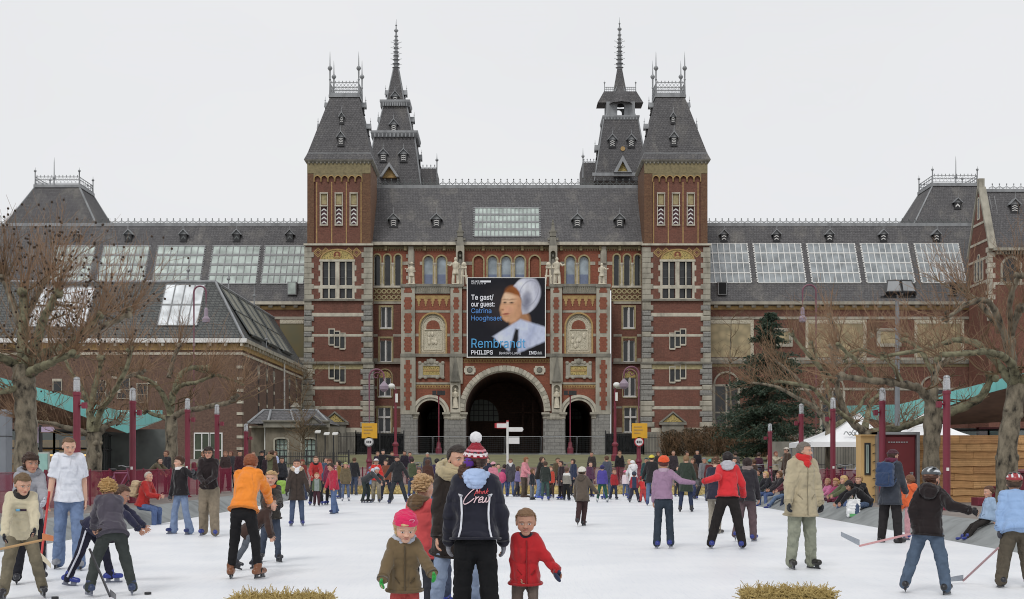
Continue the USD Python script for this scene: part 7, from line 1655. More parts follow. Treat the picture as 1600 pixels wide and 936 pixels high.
def person(label,px,py,H,yaw=0,pose='stand',top='#333333',low='#33363c',hair=('short','#3a2a20'),hat=None,feet=('skate','#2a3a90'),style='jacket',hem=.02,pad=.022,flare=1.0,collar=None,hood=None,scarf=None,gloves=None,head=(0,0),aL=None,aR=None,Y=None,z0=None,seat=None,group=None,skin=None,extra=None,loose=1.0,bare=False,girth=1.0,**kw):
    """px, py: where the feet stand in the photograph on the ice (or give the depth Y); everything else in metres and degrees"""
    PN[0] += 1; seed = PN[0]; rg = np.random.default_rng(seed)
    if Y is None: Y = EYE * FPX / (py - CY)
    X = PX(px,Y); base = 0.0 if z0 is None else z0; P_ = dict(lean=3,side=0,L=(3,4,-3),R=(3,4,-3),aL=(6,12,14,6),aR=(6,12,14,6)); P_.update(POSE[pose]); P_.update(kw); P_['aL'] = aL or P_['aL']; P_['aR'] = aR or P_['aR']
    ry = math.radians(yaw); t = thing('person',label,'person',(X,Y,base),ry,group)
    c_,s_ = math.cos(-ry),math.sin(-ry); loc = lambda w: np.array([(w[0] - X) * c_ - (w[1] - Y) * s_,(w[0] - X) * s_ + (w[1] - Y) * c_,w[2] - base])
    hh = .183 + .031 * H; Hs = H - hh; wide = (.116 if H > 1.45 else .114) * Hs * girth; lift = .055 if feet[0] in ('skate','blade') else .0; g = max(.0075,min(.021,Y * .00062)); fine = Y < 20
    th,shn,fa,ua,hl = .27 * Hs,.27 * Hs,.168 * Hs,.198 * Hs,.11 * Hs; ank = .05 * Hs + lift
    J = {}; le,si = math.radians(P_['lean']),math.radians(P_['side'])
    for k,s in (('L',1),('R',-1)):
        a = P_[k]; J['hip' + k] = np.array([s * .06 * Hs,0,0]); J['kn' + k] = J['hip' + k] + th * ang(a[0],a[1],s); J['an' + k] = J['kn' + k] + shn * ang(a[2],a[1] * (.9 if len(a) < 4 else 0) + (a[3] if len(a) > 3 else 0),s)
    hz = (seat + .075 * Hs) if seat is not None else ank - min(J['anL'][2],J['anR'][2])
    for k in list(J): J[k] = J[k] + np.array([0,0,hz])
    O = np.array([0,0,hz]); T = unit([math.sin(si),-math.sin(le) * math.cos(si),math.cos(le) * math.cos(si)]); U = unit(np.cross([0,1,0.0],T)); U = unit(U - T * (U @ T)); tw = math.radians(P_.get('tw',0)); Fw = np.cross(T,U) * -1.0
    Fw = unit(np.cross(U,T)); Fw = Fw if Fw[1] < 0 else -Fw; U2 = U * math.cos(tw) + Fw * math.sin(tw); F2 = Fw * math.cos(tw) - U * math.sin(tw); B = np.stack([U2,F2,T]); SH = O + T * .352 * Hs; NK = O + T * .385 * Hs
    for k,s in (('L',1),('R',-1)):
        a = P_['a' + k]; sh = SH + U2 * s * (wide - .03 * Hs); J['sh' + k] = sh
        if a[0] == 't':
            w = loc((PX(a[1],a[3]),a[3],PZ(a[2],a[3]))); v = w - sh; L_ = min(np.linalg.norm(v),(ua + fa + hl * .55) * .995); v = unit(v); f2 = fa + hl * .55; cosA = np.clip((ua * ua + L_ * L_ - f2 * f2) / (2 * ua * L_),-1,1); pole = unit(np.array([s * .5,.7,-.6])); pole = unit(pole - v * (pole @ v)); J['el' + k] = sh + ua * (v * cosA + pole * math.sqrt(max(0,1 - cosA ** 2))); J['wr' + k] = J['el' + k] + unit(sh + v * L_ - J['el' + k]) * fa
        else: J['el' + k] = sh + ua * ang(a[0],a[1],s); J['wr' + k] = J['el' + k] + fa * ang(a[2],a[3],s)
    # ---- head frame
    hy,hp = math.radians(head[0]),math.radians(head[1]); Fh = np.array([math.sin(hy) * math.cos(hp),-math.cos(hy) * math.cos(hp),-math.sin(hp)]); Th = unit(unit(T * .25 + np.array([0,0,.75])) - Fh * (unit(T * .25 + np.array([0,0,.75])) @ Fh)); Uh = np.cross(Th,Fh) * -1; Uh = unit(np.cross(Fh,Th)); Uh = -Uh if (Uh @ np.array([math.cos(hy),math.sin(hy),0])) < 0 else Uh
    HB = np.stack([Uh,Fh,Th]); chin = NK + T * .004 * Hs + F2 * .022 * Hs + Th * .004; toh = lambda p: (p - chin) @ HB.T / hh; frm = lambda q: chin + (np.asarray(q) * hh) @ HB
    def cranium(q,tk=0): return el(q,(0,-.03,.62),np.array([.36,.42,.385]) + tk)
    kd = float(np.clip((1.5 - H) / .35,0,1)); ez = .525 - .05 * kd
    def head_sdf(p):
        q = toh(p); d = smin(cranium(q),el(q,(0,.10,.33 + .03 * kd),(.27 + .02 * kd,.29 - .02 * kd,.30 - .03 * kd)),.12); d = smin(d,el(q,(0,.25,.105),(.15,.115,.10)),.10); ax = np.abs(q[:,:1]); m = np.hstack([ax,q[:,1:]])
        d = smin(d,el(m,(.17 + .01 * kd,.24,.36 - .02 * kd),np.array([.1,.1,.1]) * (1 + .25 * kd)),.08); d = smax(d,-el(m,(.145,.43,ez),(.09,.07,.06)),.06); d = smin(d,el(m,(.12,.345 - .02 * kd,.615 - .04 * kd),(.14,.06,.035)),.05)
        d = smin(d,rc(q,(0,.36 - .02 * kd,.53 - .06 * kd),(0,.455 - .025 * kd,.375 - .01 * kd),.03,.055 - .006 * kd),.05); d = smin(d,el(m,(.055,.40,.36),(.045,.06,.04)),.03); d = smin(d,el(m,(.14,.318,ez),(.062,.062,.062)),.012)
        d = smin(d,el(q,(0,.375,.255),(.105,.045,.03)),.025); d = smin(d,el(q,(0,.365,.205),(.085,.05,.032)),.02); d = smax(d,-el(q,(0,.43,.23),(.10,.035,.010)),.012)
        d = smin(d,el(m,(.36,-.02,.47),(.04,.085,.125)),.03); return d * hh
    hs = hh * (.0155 if Y < 13 else .021 if fine else .034 if Y < 32 else .05)
    hm = net_surface(head_sdf,chin - .75 * hh * np.ones(3) + Th * .5 * hh,chin + .75 * hh * np.ones(3) + Th * .5 * hh,hs)
    sk = albedo(skin or SKIN[seed % 4]); q = toh(hm[0]); ax = np.abs(q[:,0]); col = np.tile(sk,(len(q),1))
    def paint(msk,c,a=1.0): col[msk] = col[msk] * (1 - a) + np.asarray(c) * a
    paint((np.hypot((ax - .2) / .13,(q[:,2] - .36) / .1) < 1) & (q[:,1] > .1),sk * np.array([1.03,.82,.78]),.55); paint((np.hypot(ax / .12,(q[:,2] - .235) / .05) < 1) & (q[:,1] > .3),srgb('#b0685e') * 1.1,.55)
    paint((np.hypot(ax / .08,(q[:,2] - .23) / .010) < 1) & (q[:,1] > .3),srgb('#5a2a28')); e = (np.hypot((ax - .14) / .058,(q[:,2] - ez) / (.025 + .006 * kd)) < 1) & (q[:,1] > .25); paint(e,(.55,.54,.52)); paint((np.hypot((ax - .142) / .028,(q[:,2] - ez) / .030) < 1) & (q[:,1] > .25),(.045,.035,.03))
    hcol = albedo(hair[1]); paint((np.hypot((ax - .145) / .10,(q[:,2] - ez - .10 + .25 * np.abs(ax - .13)) / .02) < 1) & (q[:,1] > .2),hcol * .7,.8); paint((np.abs(q[:,2] - ez - .031) < .010) & (np.abs(ax - .14) < .066) & (q[:,1] > .25),sk * .35,.7)
    # ---- the rest of the body (skin shows at neck and hands, or bare arms)
    ka = 1.0 if bare else .72
    def body_sdf(p):
        d = rc(p,NK - T * .03,frm((0,-.06,.35)),.042 * Hs * (1 if H > 1.4 else .8),.036 * Hs); d = smin(d,rc(p,O + T * .03,NK - T * .06 * Hs,.06 * Hs,.05 * Hs),.03)
        for k in 'LR': d = smin(d,rc(p,J['sh' + k],J['el' + k],.030 * Hs * ka,.027 * Hs * ka),.02); d = smin(d,rc(p,J['el' + k],J['wr' + k],.027 * Hs * ka,.019 * Hs),.01); d = smin(d,rc(p,J['hip' + k],J['kn' + k],.045 * Hs,.032 * Hs),.02); d = smin(d,rc(p,J['kn' + k],J['an' + k],.03 * Hs,.022 * Hs),.01)
        return d
    allj = np.array(list(J.values()) + [NK,frm((0,0,.4))]); parts = [(hm[0],hm[1],col)]
    bm = net_surface(body_sdf,allj.min(0) - .08,allj.max(0) + .08,g * (1.0 if bare else 1.5)); parts.append((bm[0],bm[1],np.tile(sk,(len(bm[0]),1))))
    def hand(k,s,thick=0.0,mitten=False):
        D = unit(J['wr' + k] - J['el' + k]); N = unit(np.array([-s * 1.0,-.25,0])); N = unit(N - D * (N @ D)); S = np.cross(D,N) * s; S = S if S[1] < 0 else -S; w = J['wr' + k]; L = hl; cu = 22 + 18 * rg.random()
        ch = []
        for i in range(4):
            o = (i - 1.5) * .135 * L; b = w + D * L * .50 + S * -o; ln = (.40,.46,.43,.34)[i] * L; d = D.copy(); q0 = b
            for j,fr in enumerate((.45,.32,.25)): an = math.radians(cu * (.5 + .5 * j)); d = unit(d * math.cos(an) + N * math.sin(an) + S * (-.04 * (i - 1.5))); q1 = q0 + d * ln * fr; ch.append((q0,q1,.062 * L - .006 * j * L,.056 * L - .006 * j * L)); q0 = q1
        tb = w + D * L * .20 + S * .16 * L; t1 = tb + unit(D * .7 + S * .7 + N * .25) * .24 * L; ch += [(tb,t1,.07 * L,.062 * L),(t1,t1 + unit(D * .9 + S * .35 + N * .3) * .2 * L,.06 * L,.05 * L)]
        def f(p):
            d = el(p,w + D * L * .28,(.17 * L,.085 * L + thick,.32 * L),np.stack([S,N,D])); d = smin(d,rc(p,w - D * .04 * L,w + D * L * .15,.1 * L,.1 * L),.02)
            if mitten: d = smin(d,el(p,w + D * L * .62 + N * .04,(.2 * L,.12 * L,.38 * L),np.stack([S,N,D])),.02); cc = ch[-2:]
            else: cc = ch
            dd = np.min([rc(p,*c) for c in cc],axis=0); return smin(d,dd,.010 if not mitten else .02) - thick
        gh = .0045 if fine else .0075 if Y < 32 else .0115
        return net_surface(f,w - L * 1.15,w + L * 1.15,gh)
    gl = gloves if isinstance(gloves,dict) else {'L': gloves,'R': gloves}
    for k,s in (('L',1),('R',-1)):
        m = hand(k,s); parts.append((m[0],m[1],np.tile(sk,(len(m[0]),1))))
        if gl.get(k):
            gm = hand(k,s,.004,gl[k][0] == 'mitten'); obj('glove',gm,'cloth',t,True,col=albedo(gl[k][1])); D = unit(J['wr' + k] - J['el' + k]); cf = MB().tube([J['wr' + k] - D * .045,J['wr' + k] + D * .012],[.030 * Hs + .004,.026 * Hs],12); obj('glove_cuff',cf,'cloth',t,True,col=albedo(gl[k][1]))
    n = 0; V,F,C_ = [],[],[]
    for v,f,c in parts: V.append(v); F.append(f + n); C_.append(c); n += len(v)
    obj('body',(np.vstack(V),np.vstack(F)),'skin',t,True,col=np.vstack(C_))
    # ---- trousers
    tl,fl = .012 * loose,flare
    def trouser(p):
        d = el(p,O + T * .01 * Hs,(.100 * Hs * girth,.074 * Hs * girth,.10 * Hs),B)
        for k in 'LR':
            a,b,c = J['hip' + k],J['kn' + k],J['an' + k]; d = smin(d,rc(p,a + np.array([0,0,-.02 * Hs]),b,.052 * Hs * girth + tl,.040 * Hs + tl),.03); d2 = rc(p,b,c + unit(c - b) * .022 * Hs,.040 * Hs + tl,(.031 * Hs + tl) * fl); d = smin(d,d2,.02)
        return d
    lj = np.array([J[x + k] for x in ('hip','kn','an') for k in 'LR'] + [O + T * .1 * Hs]); m = ruffle(net_surface(trouser,lj.min(0) - .15,lj.max(0) + .12,g),.010 if fine else .006,9,seed); obj('trousers',m,'denim',t,True,col=albedo(low,.74))
    if P_.get('stripe'):
        m = MB()
        for k,s in (('L',1),('R',-1)):
            o = np.array([s * (.045 * Hs + tl),0,0]); m.tube([J['hip' + k] + o * 1.3,J['kn' + k] + o,J['an' + k] + o * .9],.012,5)
        obj('side_stripe',m,'cloth',t,True,col=albedo(P_['stripe']))
    # ---- upper garment
    W = np.array([-hem * Hs - .001,0,.13,.25,.335,.372,.40]); W[1:] *= Hs; A = np.array([.118,.114,.092,.102,.084,.052,.040]) * Hs * girth + pad; D_ = np.array([.090,.088,.070,.076,.062,.05,.042]) * Hs * girth + pad
    if hem > .12: A[0] *= 1.10; D_[0] *= 1.12
    if hem < -.0: W = np.array([-hem * Hs,-hem * Hs + .03 * Hs,.13 * Hs,.25 * Hs,.335 * Hs,.372 * Hs,.40 * Hs])
    ap = pad * .62; sl = P_.get('sleeve',1.0)
    def jacket(p):
        q = (p - O) @ B.T; w = q[:,2]; a,b = np.interp(w,W,A),np.interp(w,W,D_); d = (np.hypot(q[:,0] / a,q[:,1] / b) - 1) * np.minimum(a,b); d = smax(d,np.maximum(W[0] - w,w - W[-1]),.018)
        for k in 'LR':
            e = J['wr' + k] if sl == 1 else J['sh' + k] + (J['el' + k] - J['sh' + k]) * sl; dm = rc(p,J['sh' + k],J['el' + k],.042 * Hs + ap,.034 * Hs + ap)
            if sl == 1: dm = smin(dm,rc(p,J['el' + k],e,.034 * Hs + ap,.025 * Hs + ap),.015)
            else: ax_ = unit(J['el' + k] - J['sh' + k]); dm = smax(rc(p,J['sh' + k],J['el' + k],.046 * Hs + ap,.044 * Hs + ap),(p - e) @ ax_,.01)
            d = smin(d,dm,.035)
        return d
    uj = np.array([J[x + k] for x in ('sh','el','wr') for k in 'LR'] + [O + T * W[0],O + T * W[-1],O]); m = ruffle(net_surface(jacket,uj.min(0) - .2,uj.max(0) + .16,g),(.014 if fine else .008) * P_.get('fold',1),7.5,seed + 50)
    cc = np.tile(albedo(top),(len(m[0]),1))
    if P_.get('vest'): q = (m[0] - O) @ B.T; cc[(np.abs(q[:,0]) > wide * .8)] = albedo(P_['vest'])
    if P_.get('yoke'): q = (m[0] - O) @ B.T; cc[q[:,2] > .30 * Hs] = albedo(P_['yoke'])
    up = obj(style,m,'cloth',t,True,col=cc)
    def strip(name,pts,r,colr,mat='cloth',parent=up): obj(name,MB().tube(pts,r,6),mat,parent,True,col=albedo(colr))
    on = lambda u,w,o=.004: O + U2 * u * Hs + T * w * Hs + F2 * ((np.interp(w * Hs,W,D_) * math.sqrt(max(0,1 - min(.98,(u * Hs / np.interp(w * Hs,W,A)) ** 2)))) + o)
    onb = lambda u,w,o=.004: O + U2 * u * Hs + T * w * Hs - F2 * ((np.interp(w * Hs,W,D_) * math.sqrt(max(0,1 - min(.98,(u * Hs / np.interp(w * Hs,W,A)) ** 2)))) + o)
    if Y < 35 and style in ('jacket','coat'):
        dk = np.clip(srgb(top) * .45,.004,1); z = MB().tube([on(.0,w) for w in np.linspace(W[0] / Hs + .02,.35,9)],.006,5); obj('zip',z,'glossy',up,True,col=dk)
        m = MB()
        for e in (-1,1): m.tube([on(e * .045,.03),on(e * .085,.075)],.005,4)
        obj('pocket',m,'cloth',up,True,col=dk)
        hemr = MB().tube([O + T * (W[0] + .012) + U2 * A[0] * math.cos(x) * 1.01 + F2 * D_[0] * math.sin(x) * 1.01 for x in np.linspace(0,2 * PI,25)],.012,6); obj('hem',hemr,'cloth',up,True,col=cc[0] * .85)
        for k in 'LR': D = unit(J['wr' + k] - J['el' + k]); obj('cuff',MB().tube([J['wr' + k] - D * .02,J['wr' + k] + D * .012],(.025 * Hs + ap) * 1.06,12),'cloth',up,True,col=cc[0] * .8)
    if collar:
        def f(p): q = (p - (NK + T * .0 + F2 * .01)) @ B.T; return np.hypot(np.hypot(q[:,0] / 1.0,q[:,1] / 1.0) - (.055 * Hs + .004),q[:,2] * .5) - (.008 if style == 'shirt' else .014 + .006 * (H > 1.4))
        obj('collar',net_surface(f,NK - .16,NK + .16,max(g * .8,.007)),'cloth',up,True,col=albedo(collar))
    if hood:
        hk = hood if isinstance(hood,tuple) else (hood,1.0)
        def f(p):
            q = (p - (NK + T * .0 - F2 * .02 * Hs)) @ B.T / hk[1]; d = np.hypot(np.hypot(q[:,0] / 1.08,q[:,1]) - .075 * Hs,(q[:,2] - .01 + .12 * q[:,1]) * .75) - .026 * Hs; return smin(d,el(q,(0,-.085 * Hs,-.025 * Hs),(.085 * Hs,.045 * Hs,.075 * Hs)),.04) * hk[1]
        m = ruffle(net_surface(f,NK - .22,NK + .22,max(g * .8,.008)),.015,16,seed); obj('hood',m,'cloth',up,True,col=albedo(hk[0]))
    if scarf:
        def f(p): q = (p - (NK + T * .025 + F2 * .012)) @ B.T; return smin(np.hypot(np.hypot(q[:,0],q[:,1] / .95) - .060 * Hs,(q[:,2] - .01) * .5) - .030,el(q,(.01,.075 * Hs,-.045 * Hs),(.06,.034,.075)),.03)
        obj('scarf',ruffle(net_surface(f,NK - .2,NK + .2,max(g * .8,.007)),.014,22,seed),'cloth',t,True,col=albedo(scarf))
    # ---- hair
    hk = hair[0]
    if hk != 'none':
        tk = {'short': .062,'crop': .04,'bob': .085,'shag': .11,'long': .075,'pony': .065,'curly': .12,'spiky': .085,'bun': .065}[hk]; zl = {'bob': .74,'shag': .70,'curly': .78,'crop': .84}.get(hk,.79); low_ = {'bob': .10,'shag': .05,'long': .05,'curly': .28}.get(hk,.30)
        def f(p):
            q = toh(p); d = cranium(q,tk); fl_ = .10 if hk in ('bob','shag','long') else .02
            if hk in ('bob','shag'): d = smin(d,np.maximum(el(q,(0,-.10,.40),(.40,.36,.42)),q[:,1] - .12),.06)
            if hk == 'long': d = smin(d,np.maximum(el(q,(0,-.26,-.05),(.36,.20,.85)),-q[:,2] - .95),.08)
            d = smax(d,-np.maximum(fl_ + .35 * np.maximum(0,q[:,2] - .5) - q[:,1],q[:,2] - zl - .12 * np.abs(q[:,0]) * 0),.03)
            if hk not in ('long',): d = smax(d,low_ - q[:,2] + np.maximum(0,q[:,1]) * .5,.03)
            if hk == 'pony': d = smin(d,rc(q,(0,-.42,.72),(0,-.58,.15),.12,.06),.05)
            if hk == 'bun': d = smin(d,el(q,(0,-.5,.72),(.15,.13,.15)),.03)
            if hat: d = smax(d,(q[:,2] - .70) - q[:,1] * .22 - .02,.02)
            return d * hh
        lo_ = 1.4 if hk == 'long' else .8
        m = net_surface(f,chin - lo_ * hh + Th * .4 * hh,chin + .85 * hh + Th * .45 * hh,hs * 1.1); m = ruffle(m,{'curly': .032,'spiky': .03,'shag': .02}.get(hk,.009) * (hh / .22),26 if hk != 'curly' else 34,seed)
        if m is not None: obj('hair',m,'hair',t,True,col=hcol)
    if hat:
        kind,hc = hat[0],hat[1]
        def f(p):
            q = toh(p); pl = (q[:,2] - .70) - q[:,1] * .22; d = cranium(q,.085 if kind == 'peak' else .055)
            if kind == 'peak': d = smin(d,rc(q,(0,-.06,.86),(0,-.10,1.20),.31,.13),.12)
            if kind in ('beanie','pompom','peak','big'): pl = pl + .02 + .06 * kd; d = smin(d,np.hypot(np.maximum(np.abs(cranium(q,.06)) - .02,0),np.maximum(np.abs(pl - .06) - .07,0)) - .012,.02) if kind != 'peak' else d
            if kind == 'big': d = smin(d,el(q,(0,-.05,.78),(.42,.48,.36)),.05)
            if kind == 'helmet': pl = (q[:,2] - .72) - q[:,1] * .05; d = el(q,(0,-.04,.74),(.43,.56,.37))
            return smax(d,-pl,.02) * hh
        m = net_surface(f,chin - .2 * hh * np.array([3,3,0]) + Th * .3 * hh - .15 * hh,chin + .8 * hh + Th * .8 * hh,hs * 1.1)
        q = toh(m[0]); cc = np.tile(albedo(hc),(len(q),1))
        if len(hat) > 2:
            z = q[:,2] - q[:,1] * .22
            if kind == 'helmet': cc[(np.abs(q[:,0]) % .22 > .13) & (q[:,2] > .85)] = albedo(hat[2])
            else:
                for (z0_,z1_,c2) in hat[2]:
                    mk = (z > z0_) & (z < z1_)
                    if isinstance(c2,tuple): a_ = np.arctan2(q[:,1] + .05,q[:,0]); mk &= np.sin(a_ * 13) > 0; c2 = c2[0]
                    cc[mk] = albedo(c2)
        m = ruffle(m,.008 if kind != 'helmet' else 0,40,seed); ho = obj('helmet' if kind == 'helmet' else 'hat',m,'glossy' if kind == 'helmet' else 'cloth',t,True,col=cc)
        if kind == 'helmet':
            vm = MB()
            for e in (-.2,0,.2): vm.ball(frm((e,-.05 + .0,1.10 - abs(e) * .2)),(.022,.07,.012),1)
            obj('vent',vm,'glossy',ho,True,col=(.02,.02,.02)); obj('strap',MB().tube([frm((-.38,.02,.72)),frm((-.3,.1,.25)),frm((0,.2,.0)),frm((.3,.1,.25)),frm((.38,.02,.72))],.007,5),'glossy',ho,True,col=(.03,.03,.03))
        if kind in ('pompom','peak'):
            c = frm((0,-.10,1.34 if kind == 'peak' else 1.12)); b = trimesh.creation.icosphere(3,.215 * hh); v = np.array(b.vertices); v = v * (1 + .16 * (meshkit.noise(v * 160 + 5,seed) - .5))[:,None]; obj('pompom',(v + c,b.faces),'cloth',ho,True,col=albedo('#e6e4e6' if kind == 'peak' else hc))
        if kind in ('cap','brim'):
            vm = MB(); a_ = np.linspace(-1.2,1.2,9) if kind == 'cap' else np.linspace(-PI,PI,25); vv = []
            for x in a_:
                for r_,dz in ((.36,.0),(.62 if kind == 'cap' else .54,-.05)): vv.append(frm((r_ * math.sin(x),r_ * 1.1 * math.cos(x),.74 + dz + .1 * math.cos(x) * .6)))
            vv = np.array(vv); k_ = len(vv); vv = np.vstack([vv,vv - Th * .012]); ff = [(2 * i,2 * i + 1,2 * i + 3,2 * i + 2) for i in range(len(a_) - 1)] + [(k_ + 2 * i,k_ + 2 * i + 2,k_ + 2 * i + 3,k_ + 2 * i + 1) for i in range(len(a_) - 1)]; obj('brim',(vv,np.array(ff)),'cloth',ho,col=albedo(hc))
    if P_.get('glasses'):
        m = MB()
        for e in (-1,1): m.tube([frm((e * .145 + .1 * math.cos(x),.40,.525 + .075 * math.sin(x))) for x in np.linspace(0,2 * PI,13)],.0035,4); m.tube([frm((e * .245,.39,.535)),frm((e * .36,-.0,.53))],.0035,4)
        m.tube([frm((-.05,.415,.535)),frm((.05,.415,.535))],.003,4); obj('glasses',m,'glossy',t,True,col=(.03,.03,.03))
    # ---- feet
    kind,fc = feet
    for k,s in (('L',1),('R',-1)):
        an = J['an' + k]; sd = unit(J['an' + k] - J['kn' + k]); sh_ = P_[k]; pit = (sh_[2] if len(sh_) > 2 else 0); out = np.array([s * .22,-1,0]); fo = unit(out + np.array([0,0,math.sin(math.radians(max(-40,min(0,pit + 14)))) * (1 if seat is None else 0)])) if pit < -14 else unit(out); upv = unit(np.array([0,0,1.0]) - fo * fo[2]); sidev = np.cross(fo,upv); ln = .155 * Hs; r = .030 * Hs; sole = an - upv * (ank - lift - .004 - r * .9)
        if P_.get('toe'): fo = unit(np.array([s * .2,-.8,.6])); upv = unit(np.array([0,0,1.0]) - fo * fo[2]); sidev = np.cross(fo,upv); sole = an - upv * (ank - lift - .004 - r * .9)
        a,b = sole - fo * ln * .28,sole + fo * ln * .68
        def f(p):
            d = rc(p,a,b,r * 1.08,r * .92); d = smin(d,rc(p,an - upv * .02 - fo * .012,an + upv * (.035 * Hs if kind in ('skate','blade','boot') else 0),r * 1.12,r * 1.28),.03); q = (p - sole) @ upv; return smax(d,-(q + r * .8),.006)
        m = net_surface(f,np.minimum(a,b) - .1,np.maximum(np.maximum(a,b),an) + .12,max(g * .75,.007)); o = obj('skate' if kind in ('skate','blade') else 'shoe',m,'glossy',t,True,col=albedo(fc))
        if kind in ('skate','blade'):
            bl = MB(); z1 = sole - upv * (r * .75); L0,L1 = -ln * .38,ln * .80; bot = z1 - upv * (lift + .004)
            def slab(a0,a1,u0,u1,w): bl.add([bot + fo * x + upv * u + sidev * y * w for u in (u0,u1) for x,y in ((a0,-1),(a1,-1),(a1,1),(a0,1))],[(0,3,2,1),(4,5,6,7),(0,1,5,4),(1,2,6,5),(2,3,7,6),(3,0,4,7)])
            slab(L0,L1,0,.022,.005); slab(L0 + .02,L0 + .075,.02,lift + .02,.014); slab(L1 - .10,L1 - .035,.02,lift + .02,.014); obj('blade',bl,'glossy',o,col=albedo('#22242a' if kind == 'blade' else '#6a6f80'))
            st = MB()
            for w_ in (.25,.6): c = a + (b - a) * w_ + upv * r * .55; st.tube([c - sidev * r * 1.02,c + upv * r * .5,c + sidev * r * 1.02],.008,5)
            obj('strap',st,'glossy',o,True,col=(.03,.03,.035))
    J.update(O=O,T=T,U=U2,F=F2,NK=NK,SH=SH,Hs=Hs,on=on,onb=onb,loc=loc,frm=frm,base=(X,Y,base),ry=ry,up=up,t=t)
    return J
def to_world(J,p):
    p = np.asarray(p,float); c,s = math.cos(J['ry']),math.sin(J['ry']); X,Y,Z = J['base']; return np.stack([X + p[...,0] * c - p[...,1] * s,Y + p[...,0] * s + p[...,1] * c,Z + p[...,2]],-1)
# ---------------------------------------------------------------- who is on and around the ice
exec_people = []
def sit(label,px,Y,H,yaw,s0=.36,**k): return person(label,px,None,H,yaw,k.pop('pose','sit'),Y=Y,z0=0.0,seat=s0,feet=k.pop('feet',('skate','#22307c')),**k)
G1 = person('girl in a pink knitted hat, olive brown jacket and green gloves',632,None,1.12,6,'walk','#6e5c40','#c8322a',('bob','#c8a878'),('big','#e0125c',[(.52,.60,'#c80e50')]),('skate','#22307c'),hem=.06,pad=.034,hood=('#b7bdca',1.05),gloves=('knit','#179a36'),head=(6,24),aL=('t',685,912,9.7),aR=('t',592,922,9.7),Y=10.0)
WO = person('woman seen from behind in a navy crew jacket and a red white bobble hat',743,None,1.63,180,'stand','#20212f','#0f1014',('pony','#3a2418'),('peak','#8c1428',[(.66,.74,'#a01a30'),(.74,.80,('#f0e4e6',)),(.80,.86,'#e8dcde'),(.86,.92,('#2a2a3a',)),(.92,.98,'#d88a98'),(1.04,1.2,'#9a1c30')]),('skate','#222633'),hem=-.015,pad=.03,flare=1.45,loose=1.6,hood=('#a9c0e6',.82),gloves=('knit','#8a8c94'),aL=(6,17,18,4),aR=(6,17,18,4),Y=10.5,head=(12,4),girth=1.05)
BO = person('small boy in a bright red jacket beside the navy jacketed woman',821,None,1.11,4,'walk','#b8121c','#6a5a50',('short','#7c5c3e'),None,('skate','#22307c'),hem=.08,pad=.034,collar='#24242e',gloves={'L': ('mitten','#2a3350'),'R': None},head=(-6,6),aL=(18,30,30,34),aR=(-4,4,20,-14),Y=10.8)
MN = person('dark haired person in a brown black coat with a beige hood behind the bobble hat',711,None,1.69,10,'stoop','#2c2420','#7f94b4',('short','#2a1e18'),None,('skate','#22307c'),style='coat',hem=.14,pad=.034,hood=('#b9a984',1.25),scarf='#b9a984',head=(18,8),Y=11.7,lean=13,aL=(12,8,20,0),aR=(5,9,12,4))
person('fair ponytailed child in a coral red jacket behind the pink hat',656,None,1.37,150,'stand','#d04a4c','#33353f',('curly','#b89468'),None,('skate','#22307c'),hem=.10,pad=.034,hood=('#6a5238',.9),Y=12.2,head=(-25,5))
person('child in a pale blue top half hidden behind the brown black coat',686,None,1.26,30,'stand','#8aa6d4','#3a4660',('short','#8a6440'),None,Y=13.4,pad=.03,hem=.05,head=(-30,0))
# the hockey boys on the left
HB1 = person('shaggy haired boy in a grey hooded sweatshirt',44,None,1.64,32,'skate2','#9b9ca4','#22222c',('shag','#3c271c'),None,('blade','#2a2a30'),style='sweatshirt',hem=.03,pad=.026,hood=('#96979f',1.0),gloves={'L': ('knit','#c9ccd6'),'R': None},head=(12,8),aL=('t',72,800,15.6),aR=(10,8,18,2),Y=16.2,loose=2.0,stripe='#d8d8e0')
HB2 = person('boy in a cream fleece gripping a wooden hockey stick',34,None,1.46,20,'bend','#cfc4a6','#7c7158',('short','#6a5236'),None,('blade','#26262c'),style='fleece',hem=.04,pad=.03,collar='#2a2624',gloves=('knit','#222026'),head=(24,22),lean=22,aL=('t',55,846,13.9),aR=('t',4,856,13.9),L=(20,13,-20),R=(22,10,-8),Y=14.4,loose=1.8)
person('tall boy in a white polo shirt and blue jeans looking down',108,890,1.88,14,'walk','#e2e6f0','#6480ac',('crop','#6a4e34'),None,('blade','#8a8c92'),style='shirt',hem=.02,pad=.022,collar='#e2e6f0',sleeve=.85,bare=True,head=(16,20),lean=6,aL=(-10,10,-4,4),aR=(-4,15,8,8),loose=1.5,flare=1.35,cuffs='#c83040',fold=.8)
HB3 = person('fair haired boy bending in a dark grey jacket with a black stick',176,None,1.44,206,'bend','#4b4652','#3b423f',('curly','#b08a52'),None,('skate','#2a3a5c'),hem=.05,pad=.03,lean=36,head=(0,16),Y=14.6,aL=(48,6,40,0),aR=('t',136,866,14.2),L=(18,16,-14),R=(16,14,-8),gloves={'R': ('knit','#3a2a26'),'L': None},loose=1.6)
person('boy in navy trousers with a white stripe crouching behind the bending boy',140,None,1.42,95,'bend','#2a2b44','#1f2036',('short','#4a3020'),None,('skate','#22348c'),lean=46,Y=16.0,L=(30,4,12),R=(-16,8,-24),pad=.026,stripe='#d8dae6',head=(0,20))
